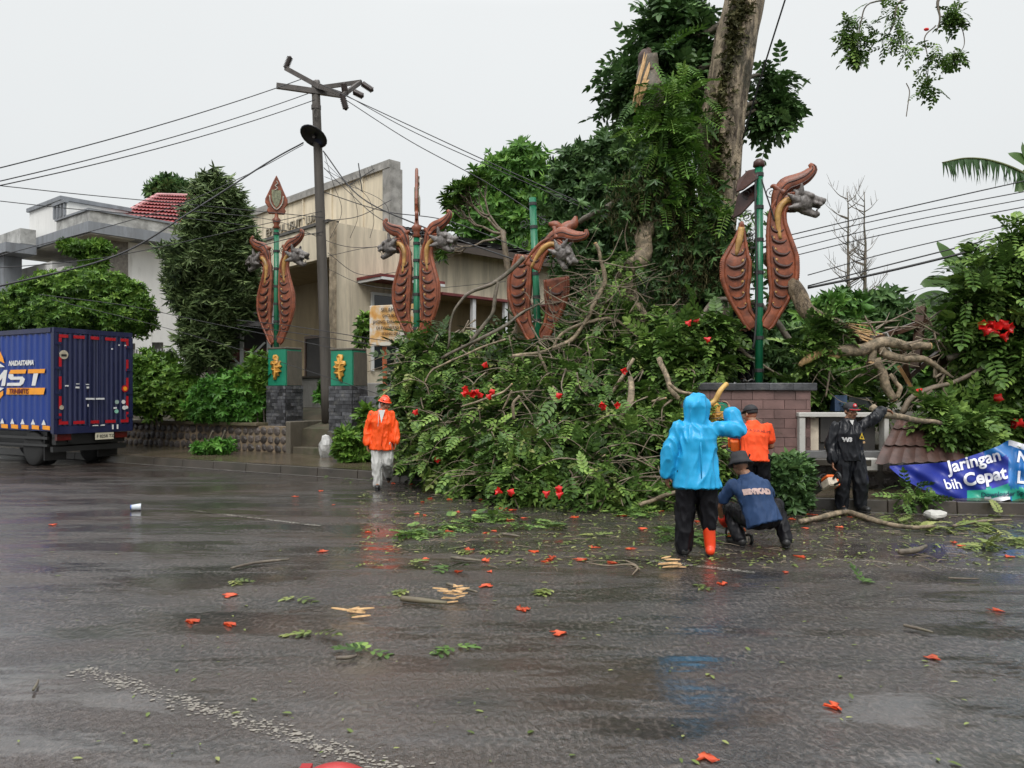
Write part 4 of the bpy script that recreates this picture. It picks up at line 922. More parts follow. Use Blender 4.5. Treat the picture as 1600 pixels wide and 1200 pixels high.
# chassis, wheels, lights, plate
tpart('chassis_rail', TK, (.35, .47, .05, L_, .55, ZB), (W_ - .47, W_ - .35, .05, L_, .55, ZB), (.1, W_ - .1, .1, .25, .5, ZB - .05))
tpart('underbody_shade', TK, (.14, W_ - .14, .5, 4.6, .4, ZB - .002)); tpart('bumper', TK, (.05, W_ - .05, .12, .22, .34, .46)); tpart('side_guard', mat('dark steel', (.02, .02, .02, 1), .5), (.02, .07, .3, 4, .62, .68), (.02, .07, .3, 4, .46, .51))  # black box added below the floor to darken the space under the truck
tpart('mud_flap', TK, (.05, .55, .45, .48, .14, .7)); tpart('mud_flap', TK, (W_ - .55, W_ - .05, .45, .48, .14, .7))
for a in (.08, W_ - .4): tpart('tail_light', mat('dark red lens', (.10, .01, .01, 1), .2), (a, a + .32, .02, .1, .6, .74))
pl = tpart('number_plate', mat('cream plate', (.62, .58, .44, 1), .4, .1, 5, 0), (.95, 1.4, -.02, -.005, .58, .74))
text_on('lettering', 'F 8258 TZ', .1, TK, t, Tr(.975, -.024, .625) - A0, tr_, (0, 0, 1))
for b_ in (.95, 3.9):
    for a0 in ((.06, .26), (.29, .49), (W_ - .26, W_ - .06), (W_ - .49, W_ - .29)) if b_ < 2 else ((.1, .32), (W_ - .32, W_ - .1)):
        q = MB(); M3 = axes(th_, Vector((0, 0, 1)), tr_); hw = (a0[1] - a0[0]) / 2; prof = [(.22, -hw), (.36, -hw), (.4, -hw * .7), (.4, hw * .7), (.36, hw), (.22, hw)]
        q.lathe(prof, Tr((a0[0] + a0[1]) / 2, b_, .4), 22, M3); w_ = q.build('wheel', RUB, t, world=True, smooth=True)
        q = MB(); q.lathe([(.05, -hw * .8), (.22, -hw * .55), (.215, hw * .5), (.05, hw * .8)], Tr((a0[0] + a0[1]) / 2, b_, .4), 18, M3); q.build('rim', mat('grey rim', (.06, .06, .06, 1), .5), w_, world=True, smooth=True)
tpart('cab', TB, (.08, W_ - .08, L_ + .15, L_ + 1.6, .6, 2.2))

# ---------------------------------------------------------------- dragon posts
TERRA = mat('terracotta brown paint', (.225, .062, .026, 1), .42, .5, 8, .4, 30, dirt=(.085, .026, .014, 1), dirt_amt=.6)
TERRA_D = mat('dark groove paint', (.045, .013, .008, 1), .45, .35, 5, .2, 30); SILVER = mat('silver grey paint', (.17, .155, .145, 1), .4, .55, 14, .4, 35, dirt=(.045, .035, .03, 1), dirt_amt=.7)
GOLDN = mat('gold neck', (.42, .24, .07, 1), .4, .4, 7, .3, 30, dirt=(.15, .07, .03, 1), dirt_amt=.5); POSTG = mat('green post', (.008, .135, .062, 1), .3, .25, 5, .1, 30, stretch=(1, 1, .3), dirt=(.01, .05, .03, 1), dirt_amt=.4)
CEN = [(8, 6, 8), (13, 14, 11), (22, 30, 10), (31, 56, 16), (35, 84, 23), (34, 112, 24), (29, 142, 19), (26, 168, 14), (28, 188, 12), (38, 202, 11.5), (54, 204, 11)]
_c = spath([Vector((x, 0, z)) for x, z, w in CEN], 5); _w = [lerp_list([w for x, z, w in CEN], i / (len(_c) - 1)) for i in range(len(_c))]
def head_mesh():
    q = MB(); q.ell((0, 0, 0), (.19, .15, .17)); q.ell((.14, 0, .06), (.17, .11, .09)); q.ell((.27, 0, .06), (.09, .085, .07)); q.ell((.33, 0, .09), (.04, .05, .035))
    q.ell((.02, 0, .12), (.13, .13, .07)); q.cone((.05, 0, -.12), (.25, 0, -.17), .075, .05); q.ell((.27, 0, -.15), (.05, .06, .04))
    for s in (-1, 1):
        q.ell((.1, .1 * s, .1), (.07, .05, .05)); q.cone((-.05, .11 * s, .12), (-.08, .15 * s, .25), .05, .02); q.cone((-.1, .1 * s, 0), (-.26, .14 * s, .06), .07, .02); q.cone((-.08, .1 * s, -.1), (-.2, .15 * s, -.15), .06, .02)
        q.cone((.2, .09 * s, .0), (.29, .08 * s, -.01), .035, .03); q.cone((.28, .05 * s, .02), (.285, .05 * s, -.06), .018, .008); q.cone((.25, .045 * s, -.13), (.255, .045 * s, -.06), .016, .008)
    q.cone((-.1, 0, .12), (-.22, 0, .22), .06, .02)
    me = remesh(q, 'head', .012, 3, .004, 18, 2); me.materials.append(SILVER); return me
HEAD = head_mesh()
SC = MB(); pts = [Vector((-1.0, 0, .25)), Vector((-.55, -.05, -.28)), Vector((.1, -.07, -.42)), Vector((.7, -.05, -.2)), Vector((1.0, 0, .3))]; SC.tube(spath(pts, 4), [.1, .2, .24, .18, .06], 6); SCALE_ME = SC.mesh('scale', smooth=True); SCALE_ME.materials.append(TERRA_D)
BOSS = MB(); BOSS.ell((0, 0, 0), (1, .8, 1), seg=8, ring=5); BOSS_ME = BOSS.mesh('boss', smooth=True); BOSS_ME.materials.append(GOLDN)
def dragon(parent, mir, s, o, i0=0, i1=None, head=True, crest=True, taper=False, Mx=None, body_name='dragon_body'):
    i1 = i1 if i1 is not None else len(_c) - 1; o = Vector(o)
    def T_(x, y, z): p = Vector((x * s * mir, y * s, z * s)); return o + (Mx @ p if Mx else p)
    rings = []; n = i1 - i0
    for k in range(i0, i1 + 1):
        d = (_c[min(k + 1, i1)] - _c[max(k - 1, i0)]).normalized(); nx = Vector((d.z, 0, -d.x)); w = _w[k]
        if taper: w *= min(1, (i1 - k + .3) / 12)
        c = T_(_c[k].x, 0, _c[k].z); ax = T_(_c[k].x + nx.x * w, 0, _c[k].z + nx.z * w) - c; ay = T_(_c[k].x, max(4.5, w * .36) if not taper else max(2, w * .36), _c[k].z) - c
        rings.append((c, ax, ay))
    q = MB(); q.loft(rings, 14); body = q.build(body_name, TERRA, parent, smooth=True)
    for side_ in (-.86, .86):                              # raised rim on both edges
        q = MB(); path = [r_[0] + r_[1] * side_ - r_[2] * .55 for r_ in rings]; q.tube(path, [2 * s, 3.4 * s, 3.4 * s, 2 * s], 6); q.build('rim', TERRA, body, smooth=True)
    q = MB(); acc = 0; last = None                         # beads along the outer edge
    for k in range(len(rings) - 1):
        if k + i0 < 9: continue
        for j in range(2):
            c = rings[k][0].lerp(rings[k + 1][0], j / 2); ax = rings[k][1].lerp(rings[k + 1][1], j / 2); ay = rings[k][2].lerp(rings[k + 1][2], j / 2)
            q.ell(c + ax * .98 - ay * .35, (2.5 * s,) * 3, seg=6, ring=4)
    if q.v: setp(q.build('bead_row', TERRA, body, smooth=True), kind='stuff')
    for k in range(12, 34, 3):                             # crescent scales with a boss each
        if not (i0 + 1 <= k <= i1 - 2): continue
        r_ = rings[k - i0]; sc = r_[1].length * .62
        for me, dx, dz, ss in ((SCALE_ME, -.05, 0, 1), (BOSS_ME, -.42 , .3, .2)):
            ob = bpy.data.objects.new(me.name.split('.')[0], me); COL.objects.link(ob); ob.parent = body
            ob.location = r_[0] + r_[1] * dx - r_[2] * .9 + Vector((0, 0, dz * sc)); ob.scale = (sc * ss * mir, sc * ss, sc * ss); ob.rotation_euler = (0, mir * .35, 0)
    if i1 > 44 or taper:
        k0 = max(30 if not taper else i1 - 10, i0); q = MB()     # gilded throat
        path = [rings[k - i0][0] - rings[k - i0][1] * (-.1) - rings[k - i0][2] * .8 for k in range(k0, i1 - 1)]
        if len(path) > 2: q.tube(path, [3 * s, 6 * s, 5 * s], 6); q.build('gilded_throat', GOLDN, body, smooth=True)
    if head:
        ob = bpy.data.objects.new('head', HEAD); COL.objects.link(ob); ob.parent = body
        hp = T_(64, 0, 199); f = (T_(65, 0, 198.8) - T_(64, 0, 199)).normalized(); up = (T_(64, 0, 200) - T_(64, 0, 199)).normalized(); up = (up - f * up.dot(f)).normalized()
        M4 = axes(f, up.cross(f), up).to_4x4(); M4.translation = hp; ob.matrix_local = M4 @ Matrix.Scale(s * 94, 4)
    if crest:
        cp = spath([T_(x, 0, z) for x, z in ((24, 186), (29, 210), (40, 226), (56, 232), (70, 239), (80, 250), (75, 258))], 4); q = MB(); n = len(cp); rr = []
        for k, p in enumerate(cp):
            d = (cp[min(k + 1, n - 1)] - cp[max(k - 1, 0)]).normalized(); yv = (T_(0, 1, 0) - T_(0, 0, 0)).normalized(); nx = d.cross(yv); w = lerp_list([6, 11, 13, 12, 10, 7, 3], k / (n - 1)) * s
            rr.append((p, nx * w, yv * max(w * .5, 2.5 * s)))
        q.loft(rr, 10); q.tube(spath([T_(x, 0, z) for x, z in ((38, 214), (29, 220), (22, 226), (17, 225))], 4), [8 * s, 6 * s, 4 * s, 1.5 * s], 8); cb = q.build('crest', TERRA, body, smooth=True)
        for dy in (-.62, .1):
            g_ = MB(); g_.tube([p - yv_ * .85 + nx_ * dy for p, nx_, yv_ in rr[1:-2]], [1.2 * s, 1.8 * s, .8 * s], 5); g_.build('groove', TERRA_D, body, smooth=True)  # dark raised stripes stand in for carved grooves
    return body
def scroll(parent, c, r, s0, dirx, thick=.008):
    q = MB(); pts = []
    for k in range(26):
        a = k / 25 * 4.2 * math.pi / 1.4 + s0; rr = r * (1 - k / 32); pts.append(Vector(c) + Vector((dirx * rr * math.cos(a), 0, rr * math.sin(a))))
    q.tube(pts, thick, 5); q.build('iron_scroll', BLACKM, parent, smooth=True)
def dragon_post(label, px, ybase, ytop, Y, rot, s, foot_y, sides, finial=None, lean=0.0):
    base = P(px, ybase, Y); t = thing('dragon_post', label, 'ornamental post', base, rot, 'dragon ornament posts'); h = (ybase - ytop) / F * Y; zf = (ybase - foot_y) / F * Y
    tilt = Matrix.Rotation(lean, 3, 'Y'); tp = lambda x, y, z: tilt @ Vector((x, y, z))
    q = MB(); q.tube([tp(0, 0, -.6), tp(0, 0, h)], .068, 12); pole = q.build('pole', POSTG, t, smooth=True)
    for k in range(7):
        z = zf * 0 + .25 + (h - .4) * k / 6; q = MB(); q.tube([tp(0, 0, z), tp(0, 0, z + .06)], .078, 12); q.build('band', BLACKM, pole)
    for sg in (-1, 1):
        for z, r in ((.62, .11), (.75, .08), (.9, .1)): scroll(t, tp(sg * .2, 0, zf + 239 * s * z), r, 1.0 if sg > 0 else 2, sg)
        for z in (.28, .55):
            q = MB(); q.bar(tp(0, 0, zf + 239 * s * z), tp(sg * .14, 0, zf + 239 * s * z), .03); q.build('bracket', BLACKM, t)
    for mir, kw in sides: dragon(t, mir, s, tp(0, 0, zf), **kw)
    if finial:
        f = finial; q = MB(); q.lathe([(.05, 0), (.1, .03), (.06, .1), (.09, .16), (.11, .24), (.05, .3), (.04, .42)], tp(0, 0, h), 12); nk = q.build('finial_neck', TERRA, t, smooth=True)
        a = f['a']; M3 = rotz(a); H, Wd = f['h'], f['w']; z0 = h + .38
        out = [(-.35, 0), (-.42, .1), (-.35, .16), (-.5, .28), (-.49, .38), (-.3, .62), (-.14, .84), (0, 1), (.14, .84), (.3, .62), (.49, .38), (.5, .28), (.35, .16), (.42, .1), (.35, 0)]
        q = MB(); q.prism([(x * Wd, z * H) for x, z in out], .07, M3, (0, 0, z0)); fo = q.build('leaf_finial', TERRA, t, bevel=.015)
        q = MB(); q.prism([(x * Wd * .42, H * .36 + z * H * .42) for x, z in ((-.5, .6), (.5, .6), (.5, .1), (.25, -.32), (0, -.5), (-.25, -.32), (-.5, .1))], .1, M3, (0, 0, z0)); q.build('shield', mat('shield silver green', (.20, .21, .13, 1), .45, .5, 18, .3, 40), fo, bevel=.01)
        q = MB(); q.tube(spath([M3 @ Vector((x * Wd * .6, -.06, H * .36 + z * H * .5)) + Vector((0, 0, z0)) for x, z in ((-.5, .2), (-.4, -.2), (0, -.5), (.4, -.2), (.5, .2))], 5), .016, 6); q.build('wreath', mat('pale relief', (.4, .38, .32, 1), .5), fo, smooth=True)
        q = MB(); q.tube(spath([M3 @ Vector((x * Wd, -.05, z * H)) + Vector((0, 0, z0)) for x, z in ((-.08, .6), (.05, .66), (-.05, .72), (.06, .78), (0, .84))], 4), .014, 6); q.build('relief', MATS['pale relief'], fo, smooth=True)
    return t, zf, tp, h
full = {}
dragon_post('dragon post on the left gate pillar, topped by a broad leaf finial with shield', 432, 547, 358, 19.7, KA, .0112, 540, [(1, full), (-1, full)], dict(a=.8, h=1.0, w=.56))
dragon_post('dragon post with thin edge-on spear finial, in front of the cream building', 651, 560, 372, 16.6, KA, .0107, 535, [(1, full), (-1, full)], dict(a=R(124), h=1.15, w=.36))
t, zf, tp, h = dragon_post('leaning dragon post smashed by the fallen branches, heads torn off', 842, 560, 308, 14.8, KA + .1, .0108, 535, [(1, dict(i0=0, i1=25, head=False, crest=False)), (-1, dict(i0=0, i1=33, head=False, crest=False))], None, R(-2.4))
Mx = Matrix.Rotation(R(58), 3, 'Y')
wl3 = lambda px, py, Y: wm(t).inverted() @ P(px, py, Y)
dragon(t, 1, .0098, wl3(748, 500, 14.6), i0=30, head=True, crest=True, Mx=Matrix.Rotation(R(38), 3, 'Y'), body_name='torn_neck')
q = MB(); path = spath([wl3(x, y, 14.4) for x, y in ((868, 396), (874, 372), (884, 358), (896, 350), (900, 338))], 5); q.tube(path, [.05, .12, .13, .1, .03], 8); q.tube(spath([wl3(x, y, 14.4) for x, y in ((880, 362), (868, 352), (857, 350))], 4), [.08, .09, .03], 8); q.build('loose_crest', TERRA, t, smooth=True)
q = MB(); q.tube([wl3(870, 400, 14.4), wl3(866, 382, 14.4)], [.09, .06], 8); q.build('gilded_stub', GOLDN, t, smooth=True)
t, zf, tp, h = dragon_post('dragon post above the mauve wall, right dragon whole and left one headless', 1186, 605, 262, 12.9, R(-10), .01075, 518, [(1, full), (-1, dict(i0=0, i1=36, head=False, crest=False, taper=True))], None)
wl4 = lambda px, py, Y: wm(t).inverted() @ P(px, py, Y)
q = MB(); q.lathe([(.06, 0), (.1, .02), (.09, .1), (.05, .14)], tp(0, 0, h), 10); q.build('cap', TERRA_D, t, smooth=True)
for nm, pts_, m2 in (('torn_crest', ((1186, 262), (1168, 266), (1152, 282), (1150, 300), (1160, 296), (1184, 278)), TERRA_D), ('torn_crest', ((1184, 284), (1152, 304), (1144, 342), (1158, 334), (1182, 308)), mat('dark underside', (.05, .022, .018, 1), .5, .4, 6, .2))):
    q = MB(); n = len(pts_); f = [wl4(x, y, 12.95 + .25 * math.sin(i)) for i, (x, y) in enumerate(pts_)]; k = [p + Vector((.02, .07, 0)) for p in f]
    q.add(f + k, [tuple(range(n)), tuple(range(n, 2 * n))[::-1]] + [(i, (i + 1) % n, n + (i + 1) % n, n + i) for i in range(n)]); q.build(nm, m2, t, bevel=.01)
q = MB(); q.tube(spath([wl4(x, y, 12.8) for x, y in ((1190, 280), (1196, 300), (1206, 330), (1210, 345))], 4), .012, 6); q.build('cable_stay', BLACKM, t, smooth=True)
q = MB(); q.tube(spath([wl4(x, y, 12.75) for x, y in ((1184, 272), (1180, 300), (1183, 440), (1180, 520), (1176, 545))], 4), .018, 6); q.build('conduit', BLACKM, t, smooth=True)

# ---------------------------------------------------------------- torn banner
BN = {'blue': mat('banner blue', (.010, .024, .25, 1), .45, .15, 2, .1, 12), 'teal': mat('banner azure', (.012, .13, .38, 1), .35, .15, 2, .1, 12), 'green': mat('banner green', (.03, .34, .24, 1), .35, .1, 2, .1, 12), 'white': mat('banner white', (.72, .72, .76, 1), .4, .05, 2, .1, 12), 'violet': mat('banner violet', (.05, .055, .40, 1), .45, .1, 2, .1, 12)}
def blerp(pts, x):
    for (x0, y0), (x1, y1) in zip(pts[:-1], pts[1:]):
        if x <= x1: return y0 + (y1 - y0) * max(0, (x - x0)) / (x1 - x0)
    return pts[-1][1]
BT = [(1390, 728), (1440, 725), (1490, 721), (1530, 708), (1560, 697), (1577, 687), (1600, 694), (1650, 690), (1740, 676)]; BB = [(1390, 731), (1410, 748), (1440, 764), (1480, 777), (1510, 786), (1545, 788), (1578, 780), (1590, 792), (1650, 806), (1740, 815)]
def bdepth(px, py):
    f = 11.05 - .0012 * (px - 1390); f += .05 * math.sin((px + py * .8) / 13) + .035 * math.sin((px - py * 1.6) / 9 + 1) - .18 * math.exp(-((px - 1577) / 22) ** 2) + .12 * math.exp(-((px - 1592) / 7) ** 2)
    return f + .004 * (765 - py)
t = thing('torn_banner', 'torn blue advertising banner with white lettering hanging over the rubble', 'banner', P(1500, 788, 10.9))
q = MB(); nu, nv = 130, 22; vs = []; fs = []; cls = []
for i in range(nu + 1):
    x = 1390 + 350 * i / nu; yt, yb = blerp(BT, x), blerp(BB, x)
    for j in range(nv + 1): y = yt + (yb - yt) * j / nv; vs.append(P(x, y, bdepth(x, y)))
for i in range(nu):
    for j in range(nv):
        a = i * (nv + 1) + j; fs.append((a, a + 1, a + nv + 2, a + nv + 1)); x = 1390 + 350 * (i + .5) / nu; yt, yb = blerp(BT, x), blerp(BB, x); y = yt + (yb - yt) * (j + .5) / nv
        if x > 1530 and y > 779 - (x - 1530) * .1 + (12 if x > 1580 else 0): k = 'white' if x < 1578 else 'teal'
        elif x > 1512 and y > 768 - (x - 1512) * .17 + (8 if x > 1578 else 0): k = 'green'
        elif x > 1577: k = 'teal' if y - yt > 10 else 'white'
        elif x > 1538 and y < 712: k = 'teal'
        elif x > 1545 and y > 742: k = 'violet'
        else: k = 'blue'
        cls.append(k)
q.add(vs, fs); me = bpy.data.meshes.new('sheet'); Mi = wm(t).inverted(); me.from_pydata([Mi @ v_ for v_ in q.v], [], q.f)
keys = list(BN); [me.materials.append(BN[k]) for k in keys]
me.polygons.foreach_set('material_index', [keys.index(k) for k in cls]); me.polygons.foreach_set('use_smooth', [True] * len(cls)); me.update(); link('sheet', me, None, t)
def banner_text(body, x, y, size, ang, m2, bold=.6, shear=0):
    me = text_mesh(body, size, extrude=0, bold=bold, shear=shear); bm = bmesh.new(); bm.from_mesh(me)
    bmesh.ops.triangulate(bm, faces=bm.faces); bmesh.ops.subdivide_edges(bm, edges=[e for e in bm.edges if e.calc_length() > 4], cuts=2); bmesh.ops.triangulate(bm, faces=bm.faces)
    ca, sa_ = math.cos(ang), math.sin(ang)
    for vv in bm.verts:
        lx, ly = vv.co.x, vv.co.y; px, py = x + lx * ca + ly * sa_ , y - ly * ca + lx * sa_ * 1.0; vv.co = Mi @ P(px, py, bdepth(px, py) - .022)
    bm.to_mesh(me); bm.free(); me.materials.clear(); link('lettering', me, m2, t)
banner_text('Jaringan', 1483, 739, 27, R(-14), BN['white']); banner_text('bih', 1478, 764, 22, R(-2), BN['white'], .3, -.3); banner_text('Cepat', 1507, 760, 28, R(-11), BN['white'], .9)
banner_text('L', 1588, 754, 26, R(5), BN['white'], .8); banner_text('N', 1588, 721, 24, R(10), BN['white'], .8); banner_text('Downloader Speed', 1533, 777, 10.5, R(-3), mat('banner dark print', (.01, .03, .07, 1), .5), .2)

# brown metal tile sheet leaning over the rubble
BRM = mat('brown metal tile', (.085, .045, .036, 1), .42, .5, 5, .3, 30, dirt=(.04, .026, .02, 1), dirt_amt=.6)
t = thing('fallen_roof_sheet', 'brown metal tile roof sheet torn down beside the worker in black', 'roof sheet', P(1430, 725, 11.5))
for r_ in range(3):
    q = MB(); vs = []; n = 84
    e = [(1368, 724, 11.35, 1512, 718, 11.45), (1382, 694, 11.55, 1496, 696, 11.6), (1396, 668, 11.8, 1486, 670, 11.85), (1404, 652, 12.0, 1470, 655, 12.0)]
    x0, y0, d0, x1, y1, d1 = e[r_]; X0, Y0, D0_, X1, Y1, D1 = e[r_ + 1]
    for i in range(n + 1):
        k = i / n; hb = .035 * abs(math.sin(k * math.pi * 7)) ; sc_ = 2.0 * abs(math.sin(k * math.pi * 7))
        a = P(x0 + (x1 - x0) * k, y0 + (y1 - y0) * k + sc_, d0 + (d1 - d0) * k - hb - .05); c = P(X0 + (X1 - X0) * k, Y0 + (Y1 - Y0) * k, D0_ + (D1 - D0_) * k - hb * .7)
        vs += [a, c, a + Vector((0, .02, 0)), c + Vector((0, .02, 0))]
    q.add(vs, [(4 * i, 4 * i + 4, 4 * i + 5, 4 * i + 1) for i in range(n)] + [(4 * i + 2, 4 * i + 3, 4 * i + 7, 4 * i + 6) for i in range(n)] + [(4 * i, 4 * i + 2, 4 * i + 6, 4 * i + 4) for i in range(n)]); q.build('tile_row', BRM, t, world=True)
# collapsed timber roof under the fallen trunk
t = thing('collapsed_roof_frame', 'dark splintered roof timbers under the fallen trunk', 'roof frame', P(1450, 600, 13.2))
TIM = mat('wet dark timber', (.075, .04, .025, 1), .45, .5, 6, .3, 40, stretch=(1, 1, 3))
for a_, b_, w in (((1335, 540), (1450, 500), .12), ((1400, 520), (1470, 495), .1), ((1430, 575), (1440, 480), .14), ((1475, 610), (1470, 530), .12), ((1500, 520), (1420, 590), .1), ((1455, 560), (1540, 500), .1), ((1410, 545), (1420, 600), .09), ((1540, 700), (1550, 540), .16)):
    q = MB(); q.bar(P(*a_, 13.3), P(*b_, 13.5), w, w * .7); q.build('timber', TIM, t, world=True)
q = MB(); q.bar(P(1404, 572, 13), P(1424, 605, 12.9), .2, .05); q.build('plank', mat('yellow plank', (.28, .15, .05, 1), .6, .3, 5, .2), t, world=True)
for a_, b_ in (((1384, 520), (1393, 540)), ((1385, 540), (1392, 552)), ((1400, 640), (1407, 652)), ((1352, 600), (1362, 618))):
    q = MB(); q.bar(P(*a_, 12.7), P(*b_, 12.7), .09, .02); q.build('white_chip', OLDW, t, world=True)
t = thing('blue_crate', 'dark blue plastic crate on the ledge behind the worker in black', 'crate', P(1328, 644, 12.4))
q = MB(); q.box(P(1310, 630, 12.5), (.2, .2, .26)); q.build('crate_end', mat('navy plastic', (.03, .06, .12, 1), .4), t, world=True)
q = MB(); q.box(P(1338, 632, 12.6), (.38, .3, .24)); q.build('crate_body', mat('black plastic', (.02, .025, .025, 1), .4), t, world=True)

# ---------------------------------------------------------------- trees and shrubs
def lobes_px(rows, Y):
    """(px, py, rx_px, ry_px, depth offset, ry depth in m) -> ellipsoids in metres"""
    out = []
    for r_ in rows:
        px, py, rx, rz_ = r_[:4]; dy = r_[4] if len(r_) > 4 else 0; D = Y + dy; c = P(px, py, D); k = D / F
        out.append((c.x, c.y, c.z, rx * k, (r_[5] if len(r_) > 5 else rx * k * .9), rz_ * k))
    return out
def limb(mb, pts, rad, sides=8, wob=.3, n=6, seed=0):
    if (max(rad) if isinstance(rad, (list, tuple)) else rad) > .06: wob = min(wob, .13)
    r0 = .6 * max(rad) if isinstance(rad, (list, tuple)) else rad * .6; path = spath(pts, n); path = [path[0]] + kink(path[1:-1], min(.09, .012 + r0 * .7), seed) + [path[-1]]; mb.tube(path, rad, sides, True, wob, seed)
def tree(name, label, Y, lobes, n, size, tmpl, lm, trunk_px, r0, group=None, droop=.3, shell=.5, cat='tree', bark=None, jitter=.5, base_z=1.0, dirs_fn=None):
    bpx = trunk_px[0]; base = P(bpx[0], bpx[1], Y); t = thing(name, label, cat, (base.x, base.y, base_z), 0, group)
    lb = lobes_px(lobes, Y); p, d = crown(lb, n, shell, droop)
    if dirs_fn: d = dirs_fn(p, d)
    leaf_cloud('crown', lm, t, p, d, size * (0.7 + .6 * RNG.random(len(p))), tmpl, jitter=jitter)
    q = MB(); pts = [P(x, y, Y) for x, y in trunk_px]; pts[0].z = base_z - .2; limb(q, pts, [r0, r0 * .8, r0 * .5], 9)
    q.build('trunk', bark or BARKD, t, smooth=True, world=True)
    top = pts[-1]; mid = pts[len(pts) // 2]
    for l in lb:
        q = MB(); c = Vector(l[:3]); limb(q, [mid.lerp(top, .5), top.lerp(c, .5) + Vector((0, 0, -.1)), c], [r0 * .4, r0 * .22, r0 * .06], 6); q.build('limb', bark or BARKD, t, smooth=True, world=True)
    return t
down = lambda k: (lambda p, d: d * np.array([.55, .55, .2]) + np.array([0, 0, -k]))
tree('weeping_tree', 'tall columnar weeping tree with long drooping leaves beside the pale house', 20.8, [(332, 300, 26, 34), (338, 345, 46, 50), (330, 410, 62, 55), (352, 460, 52, 60), (305, 450, 42, 45), (322, 525, 40, 50), (376, 400, 26, 55), (358, 325, 28, 40), (290, 420, 28, 35)], 6500, .25, T_LONG, L_WEEP, [(335, 640), (335, 560), (336, 430), (338, 310)], .16, droop=.9, shell=.35, dirs_fn=down(1.1), jitter=.4)
tree('clipped_tree', 'spreading flat-topped bright green tree rising behind the blue truck', 22.5, [(60, 466, 46, 22), (135, 455, 58, 28), (198, 472, 34, 30), (40, 492, 38, 24), (120, 492, 74, 30), (190, 500, 46, 24), (95, 442, 46, 14), (165, 443, 42, 16), (-10, 500, 42, 22), (222, 488, 20, 18)], 8500, .15, T_ROS, L_HEDGE, [(150, 640), (150, 560), (145, 490)], .14, shell=.45)
tree('young_tree', 'feathery young treetop in front of the stone pier of the house', 25, [(130, 390, 24, 10), (155, 388, 18, 10), (108, 383, 12, 6), (146, 412, 18, 14)], 520, .22, T_ROS, L_HEDGE, [(146, 620), (146, 480), (142, 395)], .06)
tree('distant_tree', 'airy distant tree crown above the red roof', 46, [(262, 292, 22, 12), (285, 302, 22, 12), (250, 300, 16, 10), (300, 312, 20, 10)], 420, .55, T_ROS, L_DARK, [(275, 560), (272, 420), (270, 300)], .2)
tree('mango_tree', 'broad bright green tree behind the dark tile roof', 33, [(785, 290, 45, 50), (820, 270, 42, 40), (760, 345, 52, 52), (815, 345, 55, 60), (850, 300, 35, 45), (780, 420, 60, 55), (850, 400, 55, 70), (830, 490, 60, 60), (780, 500, 40, 50)], 5200, .42, T_ROS, L_MANGO, [(810, 620), (810, 500), (808, 340)], .25)
tree('dense_dark_tree', 'dense dark evergreen tree between the bright tree and the tall trunk', 20, [(900, 275, 38, 42), (940, 260, 48, 44), (985, 250, 40, 45), (920, 330, 60, 60), (975, 330, 50, 70), (910, 410, 45, 60), (1000, 400, 50, 80), (905, 500, 45, 60), (950, 500, 60, 60)], 5200, .25, T_ROS, L_DARK, [(940, 620), (940, 500), (940, 320)], .2)
tree('clipped_tree', 'dark bushy tree seen between trunk and splintered limb, behind the wall', 18.5, [(1030, 500, 60, 70), (1100, 520, 60, 60), (1160, 540, 60, 60), (1215, 560, 50, 55), (960, 520, 60, 70)], 3400, .26, T_ROS, L_DARK, [(1080, 660), (1080, 600), (1080, 540)], .14)
for i, (px, py, rx, ry, lb) in enumerate(((1300, 500, 45, 40, 'bush behind the splintered trunk, left of the bare tree'), (1375, 490, 40, 34, 'bush at the foot of the bare tree'), (1450, 510, 45, 40, 'bush below the banana plant'), (1225, 520, 40, 45, 'bush behind the headless dragon post'))):
    tree('background_bush', lb, 21 + i, [(px, py, rx, ry), (px - 20, py + 30, rx, ry), (px + 20, py + 45, rx * 1.1, ry), (px, py + 80, rx * 1.3, ry)], 700, .36, T_ROS, L_DARK if i % 2 else L_MANGO, [(px, 640), (px, 580), (px, py)], .07, 'bushes beyond the wall', cat='bush')
